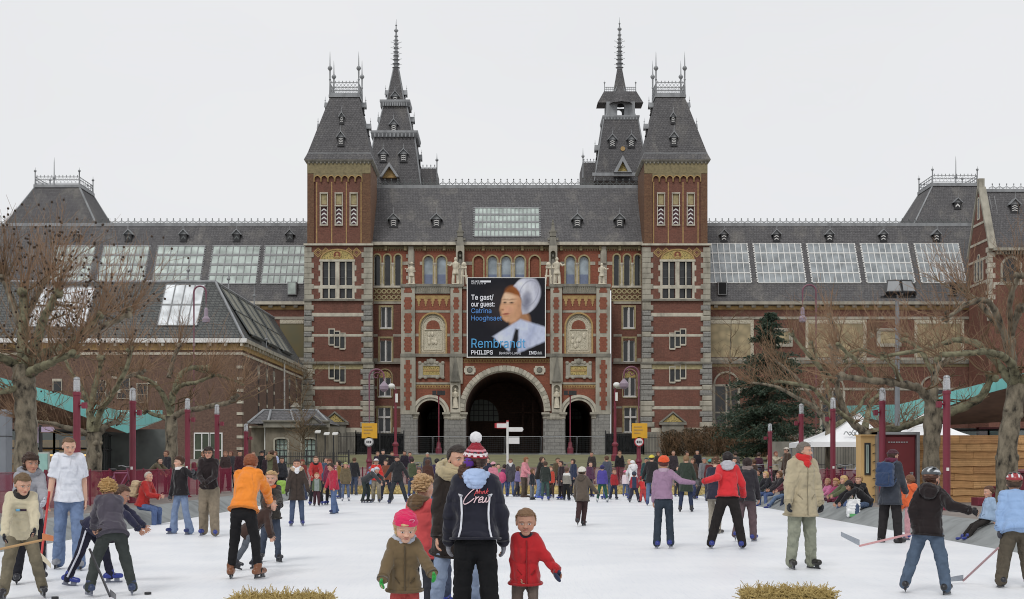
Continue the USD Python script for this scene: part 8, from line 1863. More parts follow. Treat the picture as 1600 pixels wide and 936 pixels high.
# left edge of the ice
SM_ = sit('grey haired man in a red jacket sitting on the left kerb',222,31.2,1.74,78,.37,top='#b2241f',low='#48659a',hair=('crop','#b4aca2'),feet=('shoe','#2a2624'),pad=.034,hem=.02,head=(-14,0),aL=(22,8,74,-40),aR=(26,8,80,-36),L=(72,6,-4),R=(76,6,2),lean=14)
person('woman in a black jacket and flared jeans with a furry brown hat',283,835,1.63,-34,'wide','#211d21','#7089b2',('short','#5a3a28'),('big','#4a3024'),('skate','#22306a'),hem=.02,pad=.032,flare=1.6,collar='#e8e4e2',aL=('t',303,737,26.6),aR=(4,12,10,8),gloves=('knit','#55565c'),head=(-20,-2),extra=1)
person('tall man in a dark brown sweater, baggy khaki trousers and glasses',327,838,1.82,2,'walk','#251b1d','#8c7c64',('shag','#2a1c16'),None,('skate','#2a3888'),style='sweater',hem=.0,pad=.018,collar='#251b1d',loose=3.6,flare=1.0,aL=(26,2,52,-32),aR=(22,6,50,-28),gloves=('knit','#2a1c18'),glasses=True)
person('woman in a bright orange jacket and black jeans bending over a child',380,905,1.68,172,'stoop','#f58c12','#1b1a1d',('short','#8a4a26'),None,('blade','#7c4c2e'),hem=.0,pad=.03,lean=24,collar='#f58c12',aL=(38,12,46,2),aR=(46,10,52,-6),loose=.8,L=(8,7,-4),R=(10,8,-6),head=(6,18),gloves={'L': None,'R': None})
person('fair spiky haired boy in a dark jacket with an orange collar',423,878,1.37,22,'walk','#38342f','#3f4b60',('spiky','#c2a070'),None,('blade','#2a2a30'),hem=.05,pad=.032,collar='#ea6a30',aL=('t',441,812,19.0),aR=(30,10,40,0),gloves=('knit','#26242a'),head=(-22,2))
person('small child in a brown coat half hidden behind the orange jacket',391,890,1.16,96,'stride','#43302a','#5c6470',('bob','#4a3020'),None,('blade','#22242e'),style='coat',hem=.16,pad=.032,lean=46)
person('woman in a brown coat with a white scarf and blue skates',464,822,1.56,6,'stand','#423731','#46597a',('bun','#2e1e18'),None,('skate','#24307c'),style='coat',hem=.16,pad=.03,scarf='#e8e8ec',hood=('#bda58a',1.15),aL=(8,22,12,16),aR=(10,16,20,10),gloves=('knit','#2a2626'))
person('person in a dark green padded vest with a fur hood at the left fence',424,None,1.62,150,'stand','#5f6247','#1d1b20',('short','#4a3424'),None,('shoe','#1d1b20'),hem=.04,pad=.036,vest='#4a3a30',hood=('#8a7454',1.15),Y=47,z0=.36)
person('woman in a red sweater leaning over a small child',494,None,1.74,6,'stoop','#b52a2a','#2a2a30',('short','#6a4c38'),None,Y=44.8,style='sweater',hem=.03,pad=.03,lean=18,collar='#2a2428')
person('toddler in an open green coat and maroon trousers',495,791,1.12,4,'walk','#8b9591','#4c2632',('short','#9a6a42'),None,('blade','#242228'),hem=.06,pad=.034,vest='#4e5c40',loose=1.8)
person('child in a crimson jacket and blue jeans turned to the left',522,803,1.48,-52,'walk','#b5203f','#506c9c',('short','#3a261c'),None,('skate','#27305c'),hem=.06,pad=.034,loose=1.8,flare=1.25,head=(-10,24),aL=(8,14,12,8),aR=(14,14,20,6))
person('woman in a plum coat behind the crimson jacket',516,None,1.60,-20,'stand','#7c2a48','#25232a',('bob','#6a3c28'),None,Y=45.5,hem=.1,pad=.03)
person('child in a khaki coat with a pale green hat and white skates',540,783,1.47,10,'stand','#70634a','#55698f',('bob','#6a4c34'),('beanie','#b8bc78'),('skate','#d8d8e0'),style='coat',hem=.10,pad=.034,hood=('#8a6a4a',1.0))
person('skater stooping low in a dark grey jacket with a white collar',570,786,1.62,62,'bend','#3e4144','#2f3b39',('short','#c8ccd6'),('beanie','#ccd0da'),('skate','#24262c'),hem=.03,pad=.03,lean=58,hood=('#ccd0da',.9),head=(0,25))
person('skater in a scarlet jacket and khaki trousers with a white cap',588,785,1.62,0,'walk','#d82c25','#9a8f78',('short','#5a3c28'),('cap','#e4e0e2'),('skate','#262c60'),hem=.02,pad=.034,loose=2.2,hood=('#e8c8b8',.8),aL=(8,18,20,10),aR=(8,18,20,8))
person('man in black with his arms spread out',621,787,1.73,-4,'wide','#2b2b2e','#353a42',('short','#2a1c18'),('beanie','#3c1c20'),('skate','#242c58'),hem=.05,pad=.034,loose=1.8,aL=(6,34,10,26),aR=(10,34,14,30),scarf='#2b2b2e',L=(4,18,-6),R=(8,14,-4))
person('person in dark purple by the left yellow board',589,None,1.66,40,'stand','#2f2438','#22202a',('short','#4a3020'),None,('shoe','#1c1a1e'),Y=63,z0=gz(63),hem=.08,pad=.03)
person('man in a black beanie pointing with a stretched arm',598,None,1.76,20,'stand','#26262b','#2a2a30',('short','#2a1c18'),('beanie','#1a1a1e'),('shoe','#1c1a1e'),Y=62,z0=gz(62),hem=.06,pad=.03,aL=(30,78,30,84))
person('onlooker in black under the white dome camera',613,None,1.64,0,'stand','#2a262c','#26242a',('short','#6a4028'),None,('shoe','#1c1a1e'),Y=63,z0=gz(63),hem=.1,pad=.03)
person('long haired woman in a long dark coat at the edge of the lawn',632,None,1.68,4,'stand','#2c2532','#24222a',('long','#3a2218'),None,('shoe','#1c1a1e'),style='coat',hem=.22,Y=64,z0=gz(64),pad=.028)
person('woman seen from behind with very long brown hair',668,None,1.58,172,'stand','#4a2c22','#44608c',('long','#4a2a1a'),None,Y=45,hem=.08,pad=.03,loose=1.4)
person('black haired woman in a dark purple coat',682,None,1.62,160,'stand','#30264a','#3c5078',('short','#181416'),None,Y=47.5,style='coat',hem=.12,pad=.034)
person('onlooker with a pale grey hat behind the long haired woman',668,None,1.6,0,'stand','#4a4a50','#333338',('short','#8a8a8a'),('beanie','#b0b0ac'),('shoe','#222222'),Y=63,z0=gz(63),pad=.03)
person('woman in a dark coat raising a camera to her face',703,None,1.62,10,'stand','#2c2430','#3a3438',('long','#2a1c18'),None,('shoe','#222222'),style='coat',hem=.18,Y=63,z0=gz(63),aL=(70,14,130,-20),aR=(70,14,130,-20),pad=.028)
person('woman in a pink coat behind the bobble hat',770,None,1.5,160,'stand','#c97a8c','#5a5668',('short','#3a2a24'),('beanie','#d8a0ac'),Y=47,hem=.1,pad=.034)
person('child in pale green behind the finger post',778,None,1.4,20,'stand','#7c9a74','#555566',('short','#3a2a20'),None,Y=58,hem=.04,pad=.03)
person('child in a purple coat with a pink rucksack',788,776,1.38,165,'stand','#5c2c58','#42588a',('short','#2a1c18'),None,hem=.06,pad=.034)
person('woman in a grey coat with a white collar and jeans',798,776,1.64,-6,'walk','#4c4b52','#5570a4',('bob','#6a4a34'),None,('skate','#2a3a80'),style='coat',hem=.16,pad=.028,scarf='#dcdcdc')
person('woman in a pink jacket with brown trousers and boots',819,777,1.76,62,'stand','#dc8e98','#584a3c',('bob','#8a5a34'),None,('boot','#3c281e'),hem=.02,pad=.024,loose=1.6,head=(0,14),aL=(24,6,55,-6),aR=(24,8,58,-4))
person('tall person in black with a white strap and jeans',841,778,1.79,80,'stoop','#26221f','#6484b4',('long','#4a3424'),None,('boot','#2a50b8'),hem=.08,pad=.028,lean=12,extra='strap')
person('person with a white shawl behind the boy in dark green',850,None,1.68,-60,'stand','#d4d4d8','#444450',('short','#2a1c18'),None,Y=57,pad=.028,hem=.02)
person('child in a navy jacket and grey trousers facing right',831,781,1.21,64,'stand','#23262f','#727880',('bob','#6a4a2e'),None,('blade','#22242a'),hem=.03,pad=.03)
person('boy in a dark green jacket seen from behind with blue skates',852,782,1.51,172,'stand','#2c332f','#3d5c56',('short','#4a3626'),None,('skate','#283c90'),hem=.05,pad=.03)
person('child in a red and orange jacket behind the dark green boy',861,779,1.30,-24,'stand','#c0402c','#4a332a',('short','#7a4a30'),None,('skate','#333344'),hem=.04,pad=.034)
person('woman in a long dark brown coat looking left',878,781,1.53,-62,'stand','#30232a','#2a2024',('short','#3a2420'),None,('skate','#2a3a90'),style='coat',hem=.2,pad=.026)
person('child in a grey jacket with white shoulders and black trousers',885,782,1.26,150,'stand','#8c887e','#1d1d20',('short','#5a4230'),None,('skate','#27314c'),hem=.02,pad=.034,loose=2.0,yoke='#dcdcd8')
person('child in a taupe coat and a white woolly hat gliding on one leg',910,822,1.38,162,'skate','#5c5147','#432c2c',('short','#4a3a2a'),('big','#dcd8cc'),('blade','#26262c'),style='coat',hem=.12,pad=.034,hood=('#574c42',.95),aL=(8,16,10,8),aR=(14,34,18,38),lean=10,L=(-16,-2,-34),R=(14,-6,-4),gloves=('knit','#223a30'),loose=1.8,side=4)
person('child in a violet jacket and green trousers',941,785,1.39,172,'wide','#4c4298','#1f5c4a',('short','#2c2c50'),('beanie','#34306a'),('skate','#c8ccd0'),hem=.04,pad=.04,L=(4,11,-4),R=(4,11,-4))
person('man in a blue grey coat beside the violet child',949,None,1.74,-150,'stand','#4a5060','#5c7494',('short','#5a3c28'),None,Y=52,hem=.08,pad=.028)
person('woman in a black coat with a pale fur trim',968,None,1.68,0,'stand','#221e22','#2a262a',('long','#6a4630'),None,('shoe','#1c1a1e'),style='coat',hem=.2,Y=64,z0=gz(64),scarf='#a88a6c',pad=.03)
person('fair haired woman behind the white hooded person',984,None,1.6,-20,'stand','#7a6a58','#44485a',('bob','#c4a478'),None,Y=57,pad=.03,hem=.06)
person('person in a white jacket with the hood up',990,None,1.56,-165,'stoop','#e6e6e8','#44506c',('none','#dddddd'),('big','#e6e6e8'),Y=51,hem=.04,pad=.034,hood=('#e6e6e8',1.3),lean=12)
person('small child in pink and white with a pink hat',977,776,1.12,165,'stand','#e6d4da','#56688c',('short','#5a4030'),('beanie','#d86a8c'),hem=.04,pad=.036)
person('small child in a navy and red snowsuit seen from behind',991,785,1.14,178,'wide','#2c3a54','#33344a',('short','#333344'),('beanie','#3a4252'),('blade','#8a8c90'),hem=.06,pad=.036,vest='#a02434',loose=2.2)
person('very small child in a red snowsuit holding on to a grown up',1005,785,.98,-160,'stoop','#cc282c','#c8262a',('short','#8a2424'),('beanie','#b02028'),('skate','#26262e'),hem=.04,pad=.034,loose=2.2)
person('tall person in a black coat with a yellow hat',1018,790,1.74,168,'stand','#252326','#56749e',('short','#3a2a20'),('beanie','#d8c83c'),('skate','#2a3a70'),hem=.10,pad=.032,aR=(6,14,10,10),aL=(6,22,12,18))
MV = person('woman in a mauve sweater and orange woolly hat holding a hand',1037,857,1.60,172,'skate','#9c7c98','#2d3b4a',('short','#5a2a24'),('big','#ea541c'),('skate','#233284'),style='sweater',hem=-.01,pad=.014,collar='#b49cb0',aL=(4,10,8,4),aR=('t',1091,755,22.5),gloves={'R': ('knit','#5a5a5c'),'L': None},flare=1.3,lean=4,L=(4,3,-10),R=(10,3,-16))
RM = person('man in a red jacket and black trousers leaning to a held hand',1137,858,1.72,170,'wide','#d6202a','#262120',('short','#1e1416'),None,('skate','#233284'),hem=.0,pad=.028,hood=('#b8b8c0',.85),aL=('t',1093,754,22.5),aR=(10,24,30,6),loose=2.4,L=(6,15,-4),R=(10,12,-6),lean=12,gloves=('knit','#3a3638'))
person('woman in a long dark green coat seen from behind',1072,800,1.70,170,'stand','#303b31','#2a3858',('short','#8a6a48'),None,('blade','#26262c'),style='coat',hem=.2,pad=.032,aL=(6,22,10,18),aR=(6,20,10,14),L=(4,7,-4),R=(2,6,-8))
person('brown haired boy in a navy jacket behind the red jacketed man',1117,833,1.68,150,'walk','#2b2b3c','#a49a88',('spiky','#5a3c24'),None,('shoe','#2a2420'),hem=.08,pad=.03,head=(40,10))
person('dark haired woman in a charcoal jacket and mauve trousers',1166,846,1.60,158,'skate','#2d2a31','#654f54',('bun','#2a1814'),None,('skate','#233284'),hem=.06,pad=.03,loose=2.2,scarf='#8a7c78',L=(-8,6,-32),R=(12,4,-8))
person('person in a maroon jacket with a teal hat',1110,783,1.66,172,'stand','#5f1d24','#44609a',('short','#3a2a24'),('beanie','#3aa09c'),('shoe','#222228'),hem=.04,pad=.034)
person('person in white behind the teal hat',1118,None,1.72,0,'stand','#e2e2e6','#555560',('short','#5a2a20'),('beanie','#e0e0e0'),Y=60,pad=.03,hem=.04)
person('onlooker in black behind the green coat',1090,None,1.72,-20,'stand','#222026','#222026',('long','#1c1416'),None,('shoe','#1c1a1e'),Y=64,z0=gz(64),hem=.1)
person('man with cropped hair behind the orange hat',1052,None,1.70,0,'stand','#3a3238','#2a262a',('crop','#7a6458'),None,('shoe','#1c1a1e'),Y=62,z0=gz(62),hem=.08)
person('onlooker in beige behind the long green coat',1072,None,1.66,40,'stand','#8a7a68','#33303a',('short','#4a3428'),None,('shoe','#1c1a1e'),Y=62.5,z0=gz(62),hem=.08)
# the man with the red scarf
BM = person('grey haired man in a beige padded jacket and red scarf',1252,889,1.79,16,'walk','#b6a98b','#8f937d',('short','#6e665e'),None,('blade','#24221f'),hem=.13,pad=.040,hood=('#b0a385',.8),scarf='#d01c1e',gloves=('knit','#23252c'),head=(46,2),aL=(2,14,6,8),aR=(6,17,14,9),loose=2.4,L=(2,5,-3),R=(4,5,-4),lean=4,girth=1.06)
# right-hand side
person('man in a brown coat and a pale cap standing on the right kerb',1231,None,1.76,-70,'stand','#4c3c30','#3a3a44',('short','#3a2a20'),('cap','#c8c0b4'),('shoe','#222222'),Y=50,z0=.36,hem=.14,style='coat',pad=.03)
person('person in a cream jacket raising both hands to the face',1211,None,1.66,30,'stand','#c2b8a0','#4a3a3a',('short','#7a3c30'),None,('shoe','#222222'),Y=58,z0=gz(58),aL=(60,10,120,-15),aR=(60,10,120,-15),hem=.04)
person('person in pale grey by the bicycle rack',1203,None,1.5,-120,'stand','#a8a49c','#55504c',('short','#a08a74'),None,('shoe','#222222'),Y=57,z0=gz(57))
person('dark haired woman between the man in brown and the beige jacket',1250,None,1.68,-30,'stand','#3a3438','#2a2a30',('bob','#241614'),None,('shoe','#222222'),Y=52,z0=.36,hem=.08)
sit('fair haired woman in black sitting on the right kerb',1204,44.2,1.62,-58,top='#23232a',low='#48649c',hair=('long','#c8a468'),pad=.03,lean=22)
sit('brown haired woman sitting with one jeans leg stretched out',1226,42.5,1.62,-84,top='#2f2a2e',low='#56749c',hair=('long','#6a4c30'),pad=.03,L=(70,4,40),R=(60,6,30),lean=16)
sit('curly fair child in magenta sitting on the right kerb',1309,37.2,1.2,-60,top='#a83a6c',low='#6a1c34',hair=('curly','#c09860'),feet=('skate','#8a2030'),pad=.03)
sit('person in an olive green jacket and jeans sitting on the right kerb',1335,35.2,1.66,-72,top='#5a6044',low='#4a6496',hair=('bob','#c8a66c'),pad=.034,pose='sitfwd',feet=('shoe','#3a3230'))
sit('curly haired person in black sitting behind the plastic bag',1353,35.4,1.66,-50,top='#201e22',low='#33405c',hair=('curly','#b4905c'),pad=.03,pose='sitfwd')
sit('dark haired person bending down to lace a skate',1356,33.2,1.7,-78,top='#1c1b1f',low='#445a7c',hair=('shag','#221816'),pad=.03,pose='sitfwd',lean=50,head=(0,34),feet=('blade','#26262c'),aL=(64,6,40,0),aR=(60,6,40,0))
person('person in a pale grey jacket bending with an orange bag',1338,None,1.62,70,'bend','#9aa2ae','#4a2a2a',('short','#2a1c18'),None,('shoe','#222222'),Y=43,z0=gz(43),lean=30,hem=.04)
BK = person('man in a dark grey coat and wine red hat with a blue rucksack',1391,848,1.80,138,'stand','#373c46','#2b2729',('short','#4a342a'),('beanie','#4c2a34'),('shoe','#1c1a1c'),style='coat',hem=.13,pad=.032,scarf='#6a2a44',aL=(20,6,50,0),aR=(16,8,40,0),head=(-25,12),loose=2.4,L=(2,6,-2),R=(2,5,-2))
person('child in an orange jacket and pink trousers between the man and the helmeted boy',1424,844,1.24,-158,'stand','#ee6a30','#e09aa4',('short','#7a5236'),None,('skate','#24388c'),hem=.0,pad=.034,hood=('#ee6a30',1.0),aR=('t',1404,770,25.2),loose=1.6)
HK = person('boy in a black jacket, jeans and a grey white helmet stretching out an arm',1450,928,1.44,152,'wide','#211819','#4c627c',('short','#4a2c1e'),('helmet','#4a4e52','#d4d8dc'),('blade','#222226'),hem=.06,pad=.036,hood=('#231a1b',1.0),aL=('t',1432,832,14.9),aR=('t',1524,800,14.6),gloves=('knit','#1d1c20'),L=(8,17,-10),R=(4,12,-10),loose=2.2,yoke=None,head=(-30,4),side=-3)
HL = person('boy in a pale blue jacket and a red white helmet with a hockey stick',1590,918,1.44,168,'stoop','#91b2de','#5f5544',('short','#4a3626'),('helmet','#a02830','#e4e4e8'),('blade','#26262c'),hem=.07,pad=.044,lean=26,aL=('t',1557,858,15.6),aR=(40,6,50,0),gloves=('knit','#3a3a44'),L=(6,12,-22),R=(20,6,-16),loose=3.0,girth=1.1)
sit('child in a pale blue coat and dark trousers lounging on the right kerb',1541,24.6,1.26,-84,top='#9cb6d4',low='#2f2a28',hair=('short','#5a3a26'),feet=('skate','#203488'),pad=.036,lean=-12,L=(62,5,40),R=(58,8,38),head=(0,4),aL=(-10,10,0,4),aR=(-8,10,4,4))
# onlookers behind the left fence
for px,Y,H,yw,tc,lc,hr,ht,lab in ((396,58,1.66,10,'#6a6a5c','#33323a',('short','#5a4030'),None,'man in a grey green jacket behind the left fence'),(408,57,1.68,40,'#1d1b20','#222028',('short','#2a1c18'),('brim','#17161a'),'man in black with a brimmed hat behind the left fence'),(423,59,1.68,-20,'#2a2428','#2a2830',('short','#5a3422'),None,'dark dressed onlooker left of the blue white jacket'),(432,58,1.66,-60,'#b8c4e8','#26243a',('short','#7a5236'),None,'person in a blue white jacket before the lodge window'),(416,53,1.5,30,'#3a2c34','#262028',('short','#2a1a1a'),None,'short person in dark red behind the padded vest'),
        (352,52,1.62,20,'#4a3c3c','#2a2a30',('short','#8a5a3a'),None,'red haired onlooker right of the brown sweater'),(362,56,1.66,-20,'#3a3a40','#2a2a30',('long','#6a3a2a'),None,'long haired onlooker behind the orange jacket'),(374,55,1.66,30,'#4a2830','#2a2a30',('short','#3a2a24'),None,'onlooker in wine red behind the orange jacket'),(234,44,1.55,70,'#5c5440','#333333',('short','#2a2420'),None,'person in olive bending behind the left fence'),(262,46,1.6,-40,'#34343c','#333338',('short','#6a4a3a'),None,'onlooker in dark grey behind the woman with the brown hat'),(318,50,1.6,10,'#5a5048','#333338',('bob','#8a6a4c'),None,'onlooker behind the man in the brown sweater'),
        (640,66,1.6,20,'#55304a','#333338',('short','#3a2a20'),None,'onlooker in plum by the far bicycles'),(745,62,1.6,20,'#333338','#333338',('short','#3a2a20'),None,'onlooker hidden behind the bobble hat'),(925,64,1.62,-20,'#3c3634','#333338',('short','#4a3a2a'),None,'onlooker in dark brown left of the violet child'),(1028,63,1.66,10,'#33302f','#333338',('bob','#5a3a28'),None,'onlooker beside the right yellow board post'),(1150,60,1.66,200,'#55504c','#333338',('short','#3a2a20'),None,'onlooker by the bicycle rack behind the charcoal jacket'),(1185,57,1.6,150,'#4a2a3a','#3a3a4a',('short','#3a2a20'),None,'onlooker in dark plum at the bicycle rack')):
    person(lab,px,None,H,yw,'bend' if 'bending' in lab else 'stand',tc,lc,hr,ht,('shoe','#1f1d20'),Y=Y,z0=gz(Y),hem=.08,pad=.03)

# more of the crowd along the far edge and the right kerb
CROWD = ((440,57,1.68,20,'charcoal','#33343a','#2a2a30','short','left of the brown coat with the white scarf'),(476,56,1.62,-40,'brick red','#7c3028','#3a4460','bob','right of the brown coat with the white scarf'),(507,55,1.7,60,'slate blue','#46566e','#2c2c34','short','behind the red sweatered woman'),(531,57,1.55,-80,'mustard','#8a6c30','#3c4a68','long','behind the crimson jacket'),(553,58,1.7,170,'black','#222226','#3a4660','short','right of the khaki coat'),(578,58,1.3,30,'sky blue','#6c8cb8','#34343c','short','behind the stooping skater'),
         (604,56,1.6,-20,'rust','#7a4630','#2c3040','bob','between the scarlet jacket and the man in black'),(643,57,1.66,150,'moss green','#4a5238','#3c4864','short','right of the man in black'),(656,52,1.25,-30,'rose','#b4687c','#4a5064','pony','left of the very long brown hair'),(694,56,1.7,200,'graphite','#3a3a42','#33415e','short','right of the dark purple coat'),(724,58,1.62,10,'wine','#5c2230','#2a2a30','long','behind the dark haired person with the beige hood'),(762,57,1.68,-10,'navy','#272c40','#3a3a44','short','left of the pink coat'),
         (808,57,1.3,100,'lavender','#7c74a4','#3a3a48','bob','between the grey coat and the pink jacket'),(869,58,1.7,30,'olive brown','#5a4e38','#2c2c30','short','behind the red and orange child'),(897,57,1.64,-60,'ink blue','#2a3450','#33333c','bob','left of the white woolly hat'),(921,58,1.5,40,'plum','#5a3450','#303040','short','right of the white woolly hat'),(959,57,1.2,20,'cherry red','#a8242c','#2c3450','short','right of the violet child'),(1011,57,1.7,-20,'dark teal','#24484a','#2a2a32','short','left of the yellow hat'),(1030,55,1.62,160,'fawn','#9a8468','#3c4660','long','left of the orange woolly hat'),
         (1058,56,1.3,30,'bottle green','#22402f','#3a3a40','short','left of the long green coat'),(1084,55,1.66,-40,'cocoa','#4c362c','#34406a','bob','right of the long green coat'),(1098,57,1.7,20,'ash grey','#7c7c80','#33333a','short','left of the teal hat'),(1131,56,1.62,170,'aubergine','#3c2440','#3a4666','long','right of the teal hat'),(1148,53,1.66,-20,'steel grey','#565c66','#2a2a30','short','left of the charcoal jacket'),(1180,52,1.6,220,'coffee','#4a3a30','#40506e','short','right of the charcoal jacket'))
for px,Y,H,yw,cn,tc,lc,hs_,wh in CROWD:
    Y -= (PN[0] * 7 % 5) * 1.35
    person(f'{"child" if H < 1.35 else "skater"} in {cn} {wh}',px,None,H,yw,('stand','walk','skate','wide')[PN[0] % 4],tc,lc,(hs_,('#2a1c16','#5a3c26','#8a6a48','#3a2a20')[PN[0] % 4]),(None,None,('beanie',tc),None)[PN[0] % 4],('skate',('#26347c','#2a2a30')[PN[0] % 2]),Y=Y,hem=(.04,.1,.02)[PN[0] % 3],pad=.03,loose=1.6)
for px,Y,H,yw,cn,tc,lc,hs_,hc in ((1188,47.5,1.6,-60,'dark green','#2c3a30','#33415e','short','#3a2418'),(1243,41.4,1.62,-70,'maroon','#5a2430','#3a4866','bob','#4a3020'),(1259,40.4,1.25,-60,'yellow ochre','#a07a30','#3c4660','short','#8a6a48'),(1279,39.0,1.64,-80,'navy','#2a3044','#4a5c80','long','#5a3a24'),(1296,38.2,1.2,-60,'pink','#c8709a','#5a3048','pony','#a8845c')):
    sit(f'{"child" if H < 1.3 else "person"} in {cn} sitting in the row on the right kerb',px,Y,H,yw,top=tc,low=lc,hair=(hs_,hc),pad=.03,pose=('sit','sitfwd')[PN[0] % 2])

# ---------------------------------------------------------------- lettering and trim on the navy jacket, other small clothing details
O_,Hs_ = WO['O'],WO['Hs']
def on_back(J,u,w,o=.006): return J['onb'](u,w,o)
def stroke(J,pts,r,name,colr,n=8):
    P2 = smooth_path([(a,b,0) for a,b in pts],n); obj(name,MB().tube([on_back(J,-a,b,.010) for a,b,_ in P2],r,5),'glossy',J['up'],True,col=albedo(colr))
# seen from behind, reading left to right
SCL = lambda pts,x0,y0,s,sh=.35: [(x0 + (x + sh * y) * s,y0 + y * s + .10 * (x * s)) for x,y in pts]
LET = {'C': [(1.0,.95),(.85,1.25),(.55,1.15),(.2,.7),(.05,.2),(.25,-.12),(.65,.05),(.95,.35)],'r': [(.0,.55),(.12,.5),(.08,0),(.14,.38),(.36,.55)],'e': [(.05,.25),(.36,.34),(.3,.54),(.1,.42),(.1,.08),(.4,.08)],'w': [(.0,.55),(.08,.08),(.26,.12),(.32,.5),(.36,.1),(.56,.12),(.66,.58)],
       'p': [(.05,-.3),(.12,.5),(.35,.52),(.4,.2),(.12,.08)],'h': [(.05,0),(.14,.95),(.1,.3),(.3,.52),(.34,.0)],'i': [(.1,.5),(.12,.0)],'n': [(.05,.5),(.08,.0),(.12,.38),(.32,.5),(.36,.0)],'k': [(.05,0),(.12,.95),(.08,.25),(.38,.55),(.14,.28),(.4,.0)]}
for ch,x in (('C',-.066),('r',-.011),('e',.010),('w',.031)): stroke(WO,SCL(LET[ch],x * 1.12,.228,.064),.0042,'letter','#f4d4da')
for ch,x in (('p',-.004),('h',.013),('i',.030),('n',.039),('k',.058)): stroke(WO,SCL(LET[ch],x,.281,.034),.0026,'letter','#e0464e')
for e in (-1,1):
    obj('white_piping',MB().tube([on_back(WO,e * .083,.265,.002),on_back(WO,e * .077,.17,.004),on_back(WO,e * .083,.08,.004),on_back(WO,e * .098,.02,.004)],[.010,.009,.009,.008],5),'cloth',WO['up'],True,col=albedo('#e4e6ee')); obj('white_flash',MB().tube([on_back(WO,e * .098,.282,.002),on_back(WO,e * .080,.268,.005)],[.004,.018],5),'cloth',WO['up'],True,col=albedo('#e4e6ee'))
obj('hair_tie',MB().ball(WO['frm']((.30,-.30,.42)),(.045,.045,.05),2),'cloth',WO['t'],True,col=albedo('#5c2c8c'))
hp = [WO['frm']((.28,-.28,.45)),WO['frm']((.42,-.22,.15)),WO['frm']((.5,-.05,-.15)),WO['frm']((.52,.08,-.4))]; obj('ponytail',ruffle(net_surface(lambda p: smin(smin(rc(p,hp[0],hp[1],.05,.06),rc(p,hp[1],hp[2],.06,.055),.02),rc(p,hp[2],hp[3],.055,.02),.02),np.min(hp,0) - .08,np.max(hp,0) + .08,.008),.02,40,3),'hair',WO['t'],True,col=albedo('#4a2e1c'))
m = MB()
for k in range(14): a = k * .45; m.tube([G1['frm']((.16 + .11 * math.cos(a) * (1 - k / 30),.40 - .06 * abs(math.cos(a)),.90 + .09 * math.sin(a) * (1 - k / 30))),G1['frm']((.16 + .11 * math.cos(a + .45) * (1 - k / 30),.40 - .06 * abs(math.cos(a + .45)),.90 + .09 * math.sin(a + .45) * (1 - k / 30)))],.003,4)
obj('embroidery',m,'cloth',G1['t'],True,col=albedo('#f0a8c4'),kind='stuff')
obj('chest_badge',MB().tube([HB2['on'](-.045,.262,.006),HB2['on'](-.012,.266,.008)],.014,6),'cloth',HB2['up'],True,col=albedo('#6ab0dc')); obj('chest_badge',MB().tube([HB2['on'](-.010,.266,.008),HB2['on'](.04,.262,.006)],.013,6),'cloth',HB2['up'],True,col=albedo('#3a2a3c'))
# ---------------------------------------------------------------- things carried
def bag(label,cat,name,J,w,h,d,colr,off):
    t = thing(name,label,cat,J['base'],J['ry']); c = J['O'] + J['T'] * off[0] * J['Hs'] - J['F'] * off[1]; B = np.stack([J['U'],J['F'],J['T']])
    def f(p): q = (p - c) @ B.T; k = np.array([w / 2,d / 2,h / 2]); e = np.abs(q) - k + .05; return np.linalg.norm(np.maximum(e,0),axis=1) + np.minimum(e.max(1),0) - .05
    obj('sack',ruffle(net_surface(f,c - .35,c + .35,.013),.02,9,4),'cloth',t,True,col=albedo(colr))
    c2 = c - J['F'] * d * .55 - J['T'] * h * .18
    def f2(p): q = (p - c2) @ B.T; e = np.abs(q) - np.array([w * .36,d * .3,h * .24]) + .03; return np.linalg.norm(np.maximum(e,0),axis=1) + np.minimum(e.max(1),0) - .03
    obj('front_pocket',net_surface(f2,c2 - .25,c2 + .25,.013),'cloth',t,True,col=albedo(colr) * .85)
    for e in (-1,1): u = e * w * .32; obj('strap',MB().tube([c + J['U'] * u + J['T'] * h * .4 + J['F'] * d * .3,J['SH'] + J['U'] * e * .075 * J['Hs'] + J['T'] * .055 * J['Hs'] + J['F'] * .0,J['on'](e * .062,.30,.02),c + J['U'] * e * w * .5 + J['F'] * d * .4 - J['T'] * h * .35],.016,6),'cloth',t,True,col=albedo(colr) * .7)
    return t
bag('dark blue rucksack on the back of the man in the grey coat','rucksack','rucksack',BK,.34,.46,.17,'#33486c',(.235,.235))
bag('beige rucksack on the back of the sitting man in red','rucksack','rucksack',SM_,.30,.42,.2,'#c0a884',(.22,.25))
def stick(label,a,b,c,colr,blade,tape=None):
    """a: grip end, b: heel, c: blade tip, as (px, py, depth)"""
    A,B_,C_ = (np.array([PX(x,d),d,PZ(y,d)]) for x,y,d in (a,b,c)); B_[2] = max(B_[2],.03); C_[2] = max(C_[2],.02); t = wthing('hockey_stick',label,'hockey stick',tuple(np.round((A + B_) / 2,3)))
    obj('shaft',MB().tube([A,B_],.014,5),'glossy',t,col=albedo(colr)); d = unit(C_ - B_); v,f = [],[]
    for k in range(7):
        u = k / 6; p = B_ + (C_ - B_) * u + np.array([0,.03 * math.sin(u * 2),0]); hgt = .075 * (1 - .25 * u)
        for z in (0,hgt):
            for y in (-.006,.006): v.append(p + np.array([0,y,z]))
    for k in range(6):
        o = 4 * k; f += [(o,o + 1,o + 5,o + 4),(o + 2,o + 6,o + 7,o + 3),(o,o + 4,o + 6,o + 2),(o + 1,o + 3,o + 7,o + 5)]
    f += [(0,2,3,1),(24,25,27,26)]; obj('blade',(np.array(v),np.array(f)),'glossy',t,col=albedo(blade))
    if tape: obj('tape',MB().tube([A,A + (B_ - A) * .25],.017,6),'cloth',t,True,col=albedo(tape))
